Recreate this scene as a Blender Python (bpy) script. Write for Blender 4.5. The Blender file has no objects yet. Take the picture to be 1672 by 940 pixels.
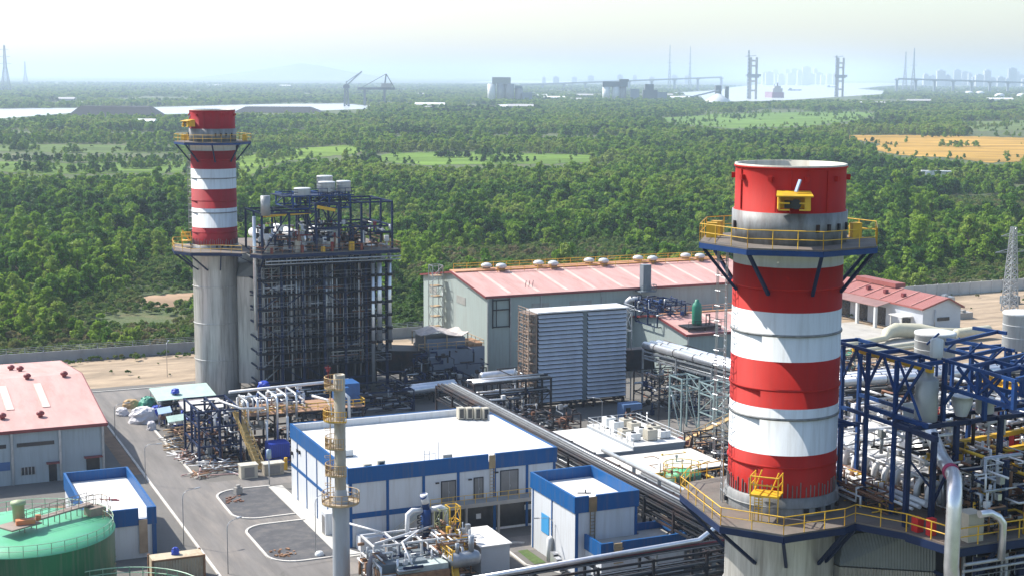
import bpy, math, random
import numpy as np
from mathutils import Vector, noise
R = random.Random(11)
scene = bpy.context.scene
COL = scene.collection
TH = math.radians(23.8)          # the works' grid is turned 23.8 degrees from the view
CT, ST = math.cos(TH), math.sin(TH)
H = 52.0                         # camera height over the yard
FPX = 2450.0
PITCH = math.atan(346 / FPX)
ROLL = 0.005

def W(u, v, z=0.0):
    return (u * CT - v * ST, u * ST + v * CT, z)

def ground_at(px, py, h=0.0):
    """where the sight line through a point of the photograph meets height h (world metres)"""
    a, b = px - 836, py - 470
    c, s = math.cos(ROLL), math.sin(ROLL)
    a, b = a * c + b * s, -a * s + b * c
    X, Y, Z = a, FPX * math.cos(PITCH) - b * math.sin(PITCH), -FPX * math.sin(PITCH) - b * math.cos(PITCH)
    t = (h - H) / Z
    return X * t, Y * t

def to_uv(X, Y):
    return X * CT + Y * ST, -X * ST + Y * CT

OFF = {}

def link(o):
    COL.objects.link(o)
    return o

def tag(o, label=None, cat=None, group=None, kind=None):
    if label: o['label'] = label
    if cat: o['category'] = cat
    if group: o['group'] = group
    if kind: o['kind'] = kind
    return o

def thing(name, label, cat, u, v, z=0.0, group=None, world=False):
    o = bpy.data.objects.new(name, None)
    link(o)
    if world:
        o.location = (u, v, z)
    else:
        o.location = W(u, v, z)
        o.rotation_euler = (0, 0, TH)
    OFF[o] = (u, v, z)
    tag(o, label, cat, group)
    return o

def root_of(o):
    while o.parent is not None:
        o = o.parent
    return o

class MB:
    def __init__(s):
        s.v = []; s.f = []; s.m = []; s.s = []
    def face(s, idx, m=0, sm=False):
        s.f.append(tuple(idx)); s.m.append(m); s.s.append(sm)
    def poly(s, pts, m=0):
        n = len(s.v); s.v += [tuple(p) for p in pts]; s.face(range(n, n + len(pts)), m)
    def box(s, x0, x1, y0, y1, z0, z1, m=0):
        n = len(s.v)
        s.v += [(x0, y0, z0), (x1, y0, z0), (x1, y1, z0), (x0, y1, z0), (x0, y0, z1), (x1, y0, z1), (x1, y1, z1), (x0, y1, z1)]
        for q in ((0, 3, 2, 1), (4, 5, 6, 7), (0, 1, 5, 4), (1, 2, 6, 5), (2, 3, 7, 6), (3, 0, 4, 7)):
            s.face([n + i for i in q], m)
    def cbox(s, c, sx, sy, sz, rz=0.0, m=0):
        """box standing on centre c"""
        n = len(s.v); ca, sa = math.cos(rz), math.sin(rz)
        for dz in (0, sz):
            for dx, dy in ((-1, -1), (1, -1), (1, 1), (-1, 1)):
                x, y = dx * sx / 2, dy * sy / 2
                s.v.append((c[0] + x * ca - y * sa, c[1] + x * sa + y * ca, c[2] + dz))
        for q in ((0, 3, 2, 1), (4, 5, 6, 7), (0, 1, 5, 4), (1, 2, 6, 5), (2, 3, 7, 6), (3, 0, 4, 7)):
            s.face([n + i for i in q], m)
    def bar(s, p, q, w=.2, h=None, m=0):
        h = h or w
        p, q = Vector(p), Vector(q); d = q - p
        if d.length < 1e-6: return
        d.normalize()
        up = Vector((0, 0, 1)) if abs(d.z) < .95 else Vector((1, 0, 0))
        a = d.cross(up).normalized(); b = a.cross(d).normalized()
        n = len(s.v)
        for e in (p, q):
            for i, j in ((-1, -1), (1, -1), (1, 1), (-1, 1)):
                s.v.append(tuple(e + a * (i * w / 2) + b * (j * h / 2)))
        for k in ((0, 3, 2, 1), (4, 5, 6, 7), (0, 1, 5, 4), (1, 2, 6, 5), (2, 3, 7, 6), (3, 0, 4, 7)):
            s.face([n + i for i in k], m)
    def path(s, pts, r=.1, n=8, m=0, cap=True):
        """round pipe along points, mitred at the bends"""
        P = [Vector(p) for p in pts]
        if len(P) < 2: return
        base = len(s.v); ref = None
        for i, p in enumerate(P):
            d0 = (P[i] - P[i - 1]).normalized() if i else (P[1] - P[0]).normalized()
            d1 = (P[i + 1] - P[i]).normalized() if i < len(P) - 1 else d0
            t = (d0 + d1)
            t = t.normalized() if t.length > 1e-4 else d1
            if ref is None:
                ref = Vector((0, 0, 1)) if abs(t.z) < .9 else Vector((1, 0, 0))
            a = (ref - t * ref.dot(t))
            if a.length < 1e-4: a = t.orthogonal()
            a.normalize(); ref = a; b = t.cross(a)
            k = 1.0 / max(.6, math.sqrt(max(.05, (1 + d0.dot(d1)) / 2)))
            rr = r if not isinstance(r, (list, tuple)) else r[i]
            for j in range(n):
                an = 2 * math.pi * j / n
                s.v.append(tuple(p + a * (math.cos(an) * rr) + b * (math.sin(an) * rr * (k if k < 1.5 else 1))))
        for i in range(len(P) - 1):
            for j in range(n):
                j2 = (j + 1) % n
                s.face([base + i * n + j, base + (i + 1) * n + j, base + (i + 1) * n + j2, base + i * n + j2], m, n > 5)
        if cap:
            s.face([base + j for j in range(n)], m)
            e = base + (len(P) - 1) * n
            s.face([e + j for j in reversed(range(n))], m)
    def lathe(s, prof, c=(0, 0, 0), n=24, m=0, ms=None, cap0=False, cap1=False, sm=True):
        base = len(s.v)
        for r, z in prof:
            for j in range(n):
                a = 2 * math.pi * (j + .5) / n
                s.v.append((c[0] + r * math.cos(a), c[1] + r * math.sin(a), c[2] + z))
        for i in range(len(prof) - 1):
            for j in range(n):
                j2 = (j + 1) % n
                s.face([base + i * n + j, base + i * n + j2, base + (i + 1) * n + j2, base + (i + 1) * n + j], ms[i] if ms else m, sm)
        if cap0: s.face([base + j for j in reversed(range(n))], m)
        if cap1:
            e = base + (len(prof) - 1) * n
            s.face([e + j for j in range(n)], ms[-1] if ms else m)
    def cyl(s, c, r, h, n=16, m=0, r2=None):
        s.lathe([(r, 0), (r2 or r, h)], c, n, m, cap0=True, cap1=True)
    def hcyl(s, p, q, r, n=14, m=0, dome=.35):
        """lying vessel with domed ends"""
        p, q = Vector(p), Vector(q); d = (q - p).normalized()
        s.path([p - d * r * dome, p - d * r * dome * .6, p, q, q + d * r * dome * .6, q + d * r * dome],
               [r * .45, r * .85, r, r, r * .85, r * .45], n, m)
    def prism(s, poly, z0, z1, m=0, mtop=None):
        n = len(s.v); k = len(poly)
        s.v += [(x, y, z0) for x, y in poly] + [(x, y, z1) for x, y in poly]
        ar = sum(poly[i][0] * poly[(i + 1) % k][1] - poly[(i + 1) % k][0] * poly[i][1] for i in range(k))
        o = range(k) if ar > 0 else range(k - 1, -1, -1)
        o = list(o)
        s.face([n + k + i for i in o], m if mtop is None else mtop)
        s.face([n + i for i in reversed(o)], m)
        for a in range(k):
            i, j = o[a], o[(a + 1) % k]
            s.face([n + i, n + j, n + k + j, n + k + i], m)
    def rail(s, pts, h=1.1, r=.045, step=1.6, closed=False, m=0, mid=True, toe=False):
        P = [Vector(p) for p in pts]
        if closed: P.append(P[0])
        up = Vector((0, 0, h))
        for a, b in zip(P, P[1:]):
            s.path([a + up, b + up], r, 5, m)
            if mid: s.path([a + up * .52, b + up * .52], r * .85, 5, m)
            if toe: s.bar(a + up * .07, b + up * .07, .03, .12, m)
            n = max(1, int((b - a).length / step))
            for i in range(n + 1):
                p = a + (b - a) * (i / n)
                s.path([p, p + up], r, 5, m)
    def frame(s, us, vs, zs, c=.3, b=.22, brace=.5, m=0, rnd=None, z0=None):
        z0 = zs[0] if z0 is None else z0
        rn = rnd or R
        for u in us:
            for v in vs:
                s.box(u - c / 2, u + c / 2, v - c / 2, v + c / 2, z0, zs[-1], m)
        for z in zs:
            if z == z0 and z < .5: continue
            for v in vs:
                for a, d in zip(us, us[1:]): s.box(a + c / 2, d - c / 2, v - b * .35, v + b * .35, z - b, z - .003, m)
            for u in us:
                for a, d in zip(vs, vs[1:]): s.box(u - b * .35, u + b * .35, a + c / 2, d - c / 2, z - b, z - .003, m)
        for za, zb in zip(zs, zs[1:]):
            for v in vs:
                for a, d in zip(us, us[1:]):
                    if rn.random() < brace:
                        if rn.random() < .5: s.bar((a, v, za), (d, v, zb), b * .6, m=m)
                        else: s.bar((d, v, za), (a, v, zb), b * .6, m=m)
            for u in us:
                for a, d in zip(vs, vs[1:]):
                    if rn.random() < brace:
                        if rn.random() < .5: s.bar((u, a, za), (u, d, zb), b * .6, m=m)
                        else: s.bar((u, d, za), (u, a, zb), b * .6, m=m)
    def lattice(s, c, w0, w1, h, n, t=.1, rz=0.0, m=0):
        """tapering four-legged lattice mast"""
        def ring(k):
            w = w0 + (w1 - w0) * k / n; z = h * k / n
            o = []
            for dx, dy in ((-1, -1), (1, -1), (1, 1), (-1, 1)):
                x, y = dx * w / 2, dy * w / 2
                o.append((c[0] + x * math.cos(rz) - y * math.sin(rz), c[1] + x * math.sin(rz) + y * math.cos(rz), c[2] + z))
            return o
        for k in range(n):
            A, B = ring(k), ring(k + 1)
            for i in range(4):
                j = (i + 1) % 4
                s.bar(A[i], B[i], t * 1.5, m=m)
                s.bar(A[i], B[j], t, m=m); s.bar(A[j], B[i], t, m=m)
                s.bar(B[i], B[j], t, m=m)
    def build(s, name, mats, parent=None, world=False, origin=None, cls=None):
        if not s.v: return None
        if not isinstance(mats, (list, tuple)): mats = [mats]
        me = bpy.data.meshes.new(name)
        if parent is not None:
            r = root_of(parent); off = OFF[r]
        else:
            if origin is None:
                a = np.array(s.v); lo = a.min(0); hi = a.max(0)
                origin = ((lo[0] + hi[0]) / 2, (lo[1] + hi[1]) / 2, lo[2])
            off = origin
        vs = np.array(s.v, dtype=np.float64) - np.array(off)
        me.from_pydata(vs.tolist(), [], s.f)
        me.polygons.foreach_set('material_index', s.m)
        me.polygons.foreach_set('use_smooth', s.s)
        for mt in mats: me.materials.append(mt)
        me.update()
        o = bpy.data.objects.new(name, me)
        if parent is not None:
            o.parent = parent
        else:
            if world: o.location = off
            else:
                o.location = W(*off); o.rotation_euler = (0, 0, TH)
            OFF[o] = off
        link(o)
        return o

def dup(root, u, v, z=0.0, label=None, world=False, rz=None, group=None):
    r = root.copy(); COL.objects.link(r); r.location = (u, v, z) if world else W(u, v, z)
    if rz is not None: r.rotation_euler = (0, 0, rz)
    if label: r['label'] = label
    if group: r['group'] = group
    OFF[r] = (u, v, z)
    for ch in list(root.children):
        c = ch.copy(); COL.objects.link(c); c.parent = r
        for g in ch.children:
            d = g.copy(); COL.objects.link(d); d.parent = c
    return r

# ---------------------------------------------------------------- materials
MATS = {}
def mat(name, col, rough=.6, metal=0.0, var=.18, scale=.5, streak=1.0, dirt=None, dirt_amt=.35, dirt_scale=.25,
        drip=0.0, stretch=None, bump=0.0, bump_scale=6.0, wave=0.0, wave_axis='X', wave_dist=.3, spec=.5):
    if name in MATS: return MATS[name]
    m = bpy.data.materials.new(name); m.use_nodes = True
    nt = m.node_tree; N = nt.nodes; L = nt.links
    bs = N['Principled BSDF']; bs.inputs['Roughness'].default_value = rough; bs.inputs['Metallic'].default_value = metal
    bs.inputs['Specular IOR Level'].default_value = spec
    tc = N.new('ShaderNodeTexCoord')
    mp = N.new('ShaderNodeMapping'); mp.inputs['Scale'].default_value = stretch or (1, 1, 1 / streak)
    L.new(tc.outputs['Object'], mp.inputs['Vector'])
    nz = N.new('ShaderNodeTexNoise'); nz.inputs['Scale'].default_value = scale; nz.inputs['Detail'].default_value = 6
    nz.inputs['Roughness'].default_value = .65
    L.new(mp.outputs[0], nz.inputs['Vector'])
    mr = N.new('ShaderNodeMapRange'); mr.inputs['From Min'].default_value = .3; mr.inputs['From Max'].default_value = .7
    mr.inputs['To Min'].default_value = 1 - var; mr.inputs['To Max'].default_value = 1 + var
    L.new(nz.outputs['Fac'], mr.inputs['Value'])
    hs = N.new('ShaderNodeVectorMath'); hs.operation = 'SCALE'
    hs.inputs[0].default_value = col[:3]
    L.new(mr.outputs[0], hs.inputs['Scale'])
    out = hs.outputs[0]
    if dirt is not None:
        n2 = N.new('ShaderNodeTexNoise'); n2.inputs['Scale'].default_value = dirt_scale; n2.inputs['Detail'].default_value = 8
        n2.inputs['Roughness'].default_value = .7
        L.new(mp.outputs[0], n2.inputs['Vector'])
        r2 = N.new('ShaderNodeMapRange'); r2.inputs['From Min'].default_value = .48; r2.inputs['From Max'].default_value = .7
        r2.inputs['To Max'].default_value = dirt_amt
        L.new(n2.outputs['Fac'], r2.inputs['Value'])
        mx = N.new('ShaderNodeMix'); mx.data_type = 'RGBA'
        L.new(r2.outputs[0], mx.inputs['Factor']); L.new(out, mx.inputs['A']); mx.inputs['B'].default_value = (*dirt[:3], 1)
        out = mx.outputs['Result']
    if drip:
        m3 = N.new('ShaderNodeMapping'); m3.inputs['Scale'].default_value = (1, 1, .07); L.new(tc.outputs['Object'], m3.inputs['Vector'])
        n4 = N.new('ShaderNodeTexNoise'); n4.inputs['Scale'].default_value = 2.6; n4.inputs['Detail'].default_value = 5; n4.inputs['Roughness'].default_value = .6
        L.new(m3.outputs[0], n4.inputs['Vector'])
        r4 = N.new('ShaderNodeMapRange'); r4.inputs['From Min'].default_value = .47; r4.inputs['From Max'].default_value = .72; r4.inputs['To Max'].default_value = drip
        L.new(n4.outputs['Fac'], r4.inputs['Value'])
        mx4 = N.new('ShaderNodeMix'); mx4.data_type = 'RGBA'
        L.new(r4.outputs[0], mx4.inputs['Factor']); L.new(out, mx4.inputs['A']); mx4.inputs['B'].default_value = (*(dirt or (.15, .13, .1))[:3], 1)
        out = mx4.outputs['Result']
    L.new(out, bs.inputs['Base Color'])
    nb = None
    if bump:
        n3 = N.new('ShaderNodeTexNoise'); n3.inputs['Scale'].default_value = bump_scale; n3.inputs['Detail'].default_value = 5
        L.new(tc.outputs['Object'], n3.inputs['Vector'])
        nb = N.new('ShaderNodeBump'); nb.inputs['Strength'].default_value = bump; nb.inputs['Distance'].default_value = .1
        L.new(n3.outputs['Fac'], nb.inputs['Height'])
    if wave:
        wv = N.new('ShaderNodeTexWave'); wv.wave_type = 'BANDS'; wv.bands_direction = wave_axis
        wv.inputs['Scale'].default_value = wave
        L.new(tc.outputs['Object'], wv.inputs['Vector'])
        wb = N.new('ShaderNodeBump'); wb.inputs['Strength'].default_value = 1; wb.inputs['Distance'].default_value = wave_dist * .1
        L.new(wv.outputs['Fac'], wb.inputs['Height'])
        if nb: L.new(nb.outputs[0], wb.inputs['Normal'])
        nb = wb
    if nb: L.new(nb.outputs[0], bs.inputs['Normal'])
    MATS[name] = m
    return m

RUST = (.16, .07, .03)
GRIME = (.09, .075, .06)
red = mat('red_paint', (.44, .011, .006), .7, spec=.25, var=.22, scale=.5, streak=3, dirt=(.33, .02, .015), dirt_amt=.5, dirt_scale=.5, drip=0.55)
red_hazed = mat('hazed_red_paint', (.34, .006, .014), .7, spec=.25, var=.22, scale=.35, streak=5, dirt=(.25, .02, .02), dirt_amt=.5, dirt_scale=.5, drip=0.50)  # the near stack's red, darkened: distance haze is put into the colour
white = mat('white_paint', (.7, .72, .72), .7, spec=.25, var=.08, scale=.4, streak=6, dirt=(.42, .4, .36), dirt_amt=.35, dirt_scale=.5, drip=0.45)
cream = mat('cream_paint', (.6, .57, .48), .55, var=.08, streak=6, dirt=(.3, .25, .18), dirt_amt=.5, drip=0.50)
galv = mat('weathered_cladding', (.58, .565, .53), .42, .35, var=.22, scale=1.1, streak=14, dirt=(.2, .18, .15), dirt_amt=.75, dirt_scale=1.0, drip=0.50)
clad = mat('ribbed_cladding', (.52, .5, .46), .42, .35, var=.22, scale=.6, streak=14, dirt=(.2, .17, .14), dirt_amt=.55, dirt_scale=.5, wave=2.2, wave_dist=.8)
wearth = mat('worn_collar_paint', (.2, .205, .205), .55, .1, var=.35, scale=1.6, streak=3, dirt=(.1, .07, .06), dirt_amt=.6, dirt_scale=1.2)
grey_pipe = mat('dull_grey_pipe', (.13, .135, .14), .6, .1, var=.3, scale=.8)
navy = mat('navy_steel', (.005, .017, .062), .55, var=.25, scale=.6, spec=.3)
blue_steel = mat('blue_steel', (.007, .042, .16), .5, var=.25, scale=.6, spec=.3)
steel = mat('galvanised_steel', (.38, .4, .42), .4, .6, var=.2, scale=1.2)
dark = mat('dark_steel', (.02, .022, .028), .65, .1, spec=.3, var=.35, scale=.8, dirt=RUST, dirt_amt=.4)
alu = mat('aluminium_cladding', (.74, .75, .77), .32, .75, var=.1, scale=1.5, dirt=(.4, .38, .35), dirt_amt=.35)
pipe_w = mat('pale_pipe_lagging', (.7, .7, .7), .5, .1, var=.12, scale=1.4, dirt=(.35, .3, .26), dirt_amt=.4)
pipe_b = mat('brown_pipe', (.2, .09, .05), .7, var=.3, scale=1.2)
pipe_r = mat('red_pipe', (.22, .014, .02), .5, var=.2)
tank_w = mat('tank_paint', (.58, .6, .6), .5, var=.06, streak=5, dirt=(.35, .33, .3), dirt_amt=.35, dirt_scale=.6, drip=0.45)
yellow = mat('yellow_paint', (.72, .42, .02), .5, var=.15, dirt=(.3, .16, .05), dirt_amt=.5, dirt_scale=1.4)
conc = mat('concrete', (.36, .34, .31), .85, var=.18, scale=.4, dirt=(.2, .18, .15), dirt_amt=.5, bump=.2)
kerbm = mat('kerb_concrete', (.58, .55, .5), .85, var=.15, scale=1.2, dirt=(.3, .26, .22), dirt_amt=.5)
roof_w = mat('white_roof', (.7, .69, .66), .7, var=.1, scale=.3, dirt=(.4, .36, .3), dirt_amt=.6, dirt_scale=.3)
wall_w = mat('white_wall', (.62, .64, .66), .6, var=.05, scale=.5, streak=5, dirt=(.4, .38, .35), dirt_amt=.3, dirt_scale=.5, drip=0.40)
fascia = mat('blue_fascia', (.0, .085, .27), .5, spec=.3, var=.08, scale=.5, streak=3, drip=0.30)
hall_w = mat('hall_cladding', (.38, .45, .43), .55, .1, var=.07, scale=.4, streak=10, dirt=(.27, .28, .26), dirt_amt=.4, dirt_scale=.4, wave=3.0, wave_dist=.3, drip=0.45)
whouse = mat('warehouse_cladding', (.4, .46, .5), .6, .1, var=.07, scale=.4, streak=10, dirt=(.25, .27, .28), dirt_amt=.4, wave=3.0, wave_dist=.3, drip=0.50)
roof_p = mat('pink_roof', (.6, .33, .29), .65, var=.16, scale=.4, stretch=(1.2, .25, 1), dirt=(.4, .2, .15), dirt_amt=.6, dirt_scale=.5, wave=2.5, wave_dist=.3)
roof_o = mat('orange_ridge', (.55, .27, .13), .6, var=.15, scale=.5, dirt=(.35, .2, .12))
roof_r = mat('red_roof', (.3, .085, .07), .55, var=.12, scale=.3, dirt=(.28, .08, .06), wave=2.5, wave_dist=.3)
skylt = mat('roof_skylight', (.68, .5, .42), .5, var=.1)
trim_r = mat('dark_red_trim', (.2, .035, .035), .5, var=.15)
green_t = mat('tank_green_top', (.09, .38, .2), .5, var=.08, scale=.5, dirt=(.14, .42, .3), dirt_amt=.6, dirt_scale=.4)
green_s = mat('tank_green_shaded_side', (.004, .095, .035), .45, var=.12, scale=.5, streak=4, drip=0.50)  # darker than the top: the side's shading is put into this green
green_v = mat('green_vessel', (.02, .2, .12), .45, var=.15)
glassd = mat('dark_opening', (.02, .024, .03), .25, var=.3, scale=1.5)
louvre = mat('louvre_grey', (.3, .3, .28), .6, var=.2)
door_g = mat('door_grey', (.2, .19, .18), .6, var=.2)
beige = mat('beige_casing', (.5, .46, .37), .6, var=.12, dirt=(.3, .25, .2), dirt_amt=.4)
tarp_b = mat('blue_tarp', (.02, .06, .45), .45, var=.2, scale=2, bump=.6, bump_scale=3)
tarp_w = mat('white_tarp', (.62, .6, .62), .6, var=.12, scale=2, bump=.8, bump_scale=2.5)
tarp_g = mat('green_tarp', (.05, .3, .2), .5, var=.2, scale=2, bump=.6)
mint = mat('mint_sheet_roof', (.42, .58, .5), .6, var=.15, scale=.7, dirt=(.4, .42, .36))
rusty = mat('rusty_plate', (.3, .16, .08), .75, var=.3, scale=1.2, dirt=(.12, .05, .03), dirt_amt=.6, dirt_scale=.8)
deckm = mat('deck_plate', (.15, .13, .11), .8, .05, var=.25, scale=.7, dirt=(.22, .13, .09), dirt_amt=.5)
wood = mat('scaffold_boards', (.4, .28, .16), .8, var=.35, scale=2)
# ---------------------------------------------------------------- camera, sun, sky
cam = bpy.data.objects.new('camera', bpy.data.cameras.new('camera')); link(cam)
cam.data.sensor_width = 36; cam.data.lens = 36 * FPX / 1672; cam.data.clip_end = 90000; cam.data.clip_start = 1
cam.location = (0, 0, H)
from mathutils import Matrix
cam.matrix_world = Matrix.Translation((0, 0, H)) @ Matrix.Rotation(math.pi / 2 - PITCH, 4, 'X') @ Matrix.Rotation(ROLL, 4, 'Z')
scene.camera = cam
SUN_D = Vector((-.852, .444, 1.0)).normalized()
EL = math.asin(SUN_D.z)
sun = bpy.data.objects.new('sun', bpy.data.lights.new('sun', 'SUN')); link(sun)
sun.data.energy = 4.8; sun.data.angle = math.radians(.5); sun.data.color = (1, .955, .88)
sun.rotation_euler = SUN_D.to_track_quat('Z', 'Y').to_euler()
sun.location = (-200, 100, 300)
w = bpy.data.worlds.new('World'); scene.world = w; w.use_nodes = True
nt = w.node_tree; bg = nt.nodes['Background']
sk = nt.nodes.new('ShaderNodeTexSky'); sk.sky_type = 'NISHITA'; sk.sun_disc = False
sk.sun_elevation = EL; sk.sun_rotation = math.atan2(SUN_D.x, SUN_D.y)
sk.air_density = 1.1; sk.dust_density = 1.4; sk.ozone_density = 1.15; sk.altitude = 30
nt.links.new(sk.outputs[0], bg.inputs['Color']); bg.inputs['Strength'].default_value = .15
scene.view_settings.view_transform = 'Standard'; scene.view_settings.look = 'None'
scene.view_settings.exposure = .58; scene.view_settings.gamma = 1
scene.view_settings.use_curve_mapping = False
scene.render.engine = 'CYCLES'
scene.cycles.use_denoising = True
scene.cycles.max_bounces = 6; scene.cycles.diffuse_bounces = 3; scene.cycles.glossy_bounces = 3
scene.cycles.transparent_max_bounces = 6; scene.cycles.volume_bounces = 1
scene.cycles.sample_clamp_indirect = 6
scene.cycles.caustics_reflective = False; scene.cycles.caustics_refractive = False

# ---------------------------------------------------------------- haze
hz = MB(); hz.box(-16000, 16000, -400, 31000, -2, 185)
ho = hz.build('haze', [], world=True, origin=(0, 0, 0)); tag(ho, kind='stuff')
hm = bpy.data.materials.new('haze'); hm.use_nodes = True
hm.node_tree.nodes.clear()
o_ = hm.node_tree.nodes.new('ShaderNodeOutputMaterial'); pv = hm.node_tree.nodes.new('ShaderNodeVolumePrincipled')
pv.inputs['Color'].default_value = (.68, .82, 1.0, 1); pv.inputs['Density'].default_value = .00013
pv.inputs['Anisotropy'].default_value = .25
hm.node_tree.links.new(pv.outputs[0], o_.inputs['Volume'])
ho.data.materials.append(hm)

# ---------------------------------------------------------------- ground
def ground_mat():
    m = bpy.data.materials.new('wild_ground'); m.use_nodes = True
    nt = m.node_tree; N = nt.nodes; L = nt.links; bs = N['Principled BSDF']; bs.inputs['Roughness'].default_value = .95
    g = N.new('ShaderNodeNewGeometry')
    def noise_(sc, det=8):
        n = N.new('ShaderNodeTexNoise'); n.inputs['Scale'].default_value = sc; n.inputs['Detail'].default_value = det
        n.inputs['Roughness'].default_value = .62
        L.new(g.outputs['Position'], n.inputs['Vector']); return n
    a = noise_(.012); r = N.new('ShaderNodeValToRGB'); e = r.color_ramp.elements
    e[0].position = .34; e[0].color = (.022, .05, .012, 1); e[1].position = .66; e[1].color = (.13, .14, .045, 1)
    x = e.new(.5); x.color = (.075, .13, .024, 1)
    L.new(a.outputs['Fac'], r.inputs[0])
    b = noise_(.11); r2 = N.new('ShaderNodeValToRGB'); e = r2.color_ramp.elements
    e[0].position = .36; e[0].color = (.03, .055, .014, 1); e[1].position = .68; e[1].color = (.18, .12, .075, 1)
    x = e.new(.52); x.color = (.075, .085, .03, 1)
    L.new(b.outputs['Fac'], r2.inputs[0])
    mx = N.new('ShaderNodeMix'); mx.data_type = 'RGBA'; mx.inputs['Factor'].default_value = .55
    L.new(r.outputs[0], mx.inputs['A']); L.new(r2.outputs[0], mx.inputs['B'])
    L.new(mx.outputs['Result'], bs.inputs['Base Color'])
    c = noise_(.9); bp = N.new('ShaderNodeBump'); bp.inputs['Distance'].default_value = .6; bp.inputs['Strength'].default_value = .7
    L.new(c.outputs['Fac'], bp.inputs['Height']); L.new(bp.outputs[0], bs.inputs['Normal'])
    return m
g = MB(); g.poly([(-15000, -300, 0), (15000, -300, 0), (15000, 30500, 0), (-15000, 30500, 0)])
tag(g.build('ground', ground_mat(), world=True, origin=(0, 0, 0)), kind='structure')

def surf(name, pts, m, z, kind='structure', uvc=True, thick=0.0):
    b = MB()
    if thick: b.prism(pts, z - thick, z)
    else:
        ar = sum(pts[i][0] * pts[(i + 1) % len(pts)][1] - pts[(i + 1) % len(pts)][0] * pts[i][1] for i in range(len(pts)))
        if ar < 0: pts = pts[::-1]
        b.poly([(x, y, z) for x, y in pts])
    o = b.build(name, m, world=not uvc, origin=(0, 0, 0))
    if kind: tag(o, kind=kind)
    return o

sand = mat('sandy_soil', (.36, .27, .18), .95, var=.35, scale=.3, stretch=(.3, 1, 1), dirt=(.17, .13, .085), dirt_amt=.9, dirt_scale=.2, bump=.6, bump_scale=1.5)
yardm = mat('yard_concrete', (.15, .14, .125), .9, var=.25, scale=.15, dirt=(.09, .08, .075), dirt_amt=.7, dirt_scale=.3, bump=.3, bump_scale=2)
asph = mat('asphalt', (.165, .152, .14), .85, var=.26, scale=.5, stretch=(1, .12, 1), dirt=(.27, .235, .2), dirt_amt=.75, dirt_scale=.35, bump=.2, bump_scale=20)
asph_d = mat('dark_asphalt', (.075, .075, .08), .85, var=.25, scale=.5, dirt=(.14, .125, .11), dirt_amt=.8, dirt_scale=.5, bump=.2, bump_scale=20)
apron = mat('pale_apron', (.52, .5, .45), .85, var=.12, scale=.4, dirt=(.3, .27, .22), dirt_amt=.5)
soilm = mat('brown_soil', (.25, .16, .1), .95, var=.25, scale=.4, dirt=(.13, .09, .06), dirt_amt=.6, bump=.6, bump_scale=3)
lawn = mat('lawn_patch', (.07, .12, .03), .95, var=.3, scale=1.5, dirt=(.16, .13, .06), bump=.5)

surf('yard', [(-40, 40), (200, 40), (200, 281), (-40, 281)], yardm, .02)
surf('sandy_strip', [(-40, 253), (100, 253), (100, 278), (-40, 278)], sand, .028)
surf('sandy_ground', [(160, 215), (460, 215), (460, 286), (160, 286)], sand, .03)
surf('forecourt', [(150, 222), (196, 238), (196, 262), (150, 262)], mat('forecourt_concrete', (.42, .4, .36), .9, var=.12, scale=.3, dirt=(.28, .25, .2), dirt_amt=.5), .036)
surf('soil_patch', [(16, 177), (30, 177), (30, 184), (16, 184)], soilm, .03)
# roads
def arc(cx, cy, r, a0, a1, n=7):
    return [(cx + r * math.cos(math.radians(a0 + (a1 - a0) * i / n)), cy + r * math.sin(math.radians(a0 + (a1 - a0) * i / n))) for i in range(n + 1)]
surf('road', [(33.3, 110), (39.2, 110)] + [(39.2, 149), (40.5, 150.5), (48, 151.3), (48, 152.2), (41.8, 152.4)] + [(39.3, 156), (39.3, 164.3), (41, 167), (47, 167.4), (47, 169.3), (41, 169.3), (39.4, 172), (39.4, 179.8), (41, 183.2), (48, 183.4), (66, 183.6), (66, 187.5), (40.6, 187.5), (38.9, 190)] +
     [(39.2, 240), (40.5, 243), (52, 243), (52, 249.5), (10, 249.5), (10, 243), (31.5, 243), (33.3, 240)], asph, .04)
surf('road_south', [(39, 146), (90, 146), (90, 151.2), (48, 151.2), (40, 150.4)], asph, .036)
def patch(name, pts, label):
    surf(name, pts, asph_d, .06)
P1 = arc(42.4, 172.4, 2.9, 180, 270) + [(46.6, 169.6), (46.6, 182.9)] + arc(42.6, 179.9, 3.0, 90, 180)
P2 = arc(42.6, 155.4, 3.2, 180, 270) + [(49.5, 152.4), (47.0, 166.7)] + arc(42.2, 163.9, 2.8, 90, 180)
patch('asphalt_patch', P1, ''); patch('asphalt_patch', P2, '')
surf('apron', [(46.7, 151.6), (49.6, 151.6), (48.5, 154), (48.5, 182.6), (46.7, 182.6)], apron, .07)
def kerb(pts, name='kerb', w=.28, h=.16):
    b = MB()
    for a, c in zip(pts, pts[1:]):
        b.bar((a[0], a[1], h / 2), (c[0], c[1], h / 2), w, h)
    return tag(b.build(name, kerbm), kind='structure')
kerb([(46.6, 169.6)] + arc(42.4, 172.4, 2.9, 270, 180) + arc(42.6, 179.9, 3.0, 180, 90) + [(47, 182.9)])
kerb([(47, 166.9)] + arc(42.2, 164.1, 2.8, 90, 180) + arc(42.6, 155.4, 3.2, 180, 270) + [(50, 152.2)])
kerb([(33.2, 130), (33.2, 240)], w=.3)
kerb([(39.1, 190), (39.1, 240)], w=.35)
kerb([(31.4, 243), (10, 243)]); kerb([(10, 249.8), (52, 249.8)])
kerb([(63.6, 147.5)] + arc(65.8, 147.6, 1.6, 150, 60, 5) + [(67.2, 148.6)]); kerb([(64.4, 147.5), (64.2, 141.5), (66.5, 137.5)])
surf('lawn', [(65.2, 141.5), (66.6, 141.5), (66.6, 146.4), (65.4, 146.4)], lawn, .05)
surf('verge', [(31.2, 195), (33, 195), (33, 232), (31.2, 232)], soilm, .033)
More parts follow.
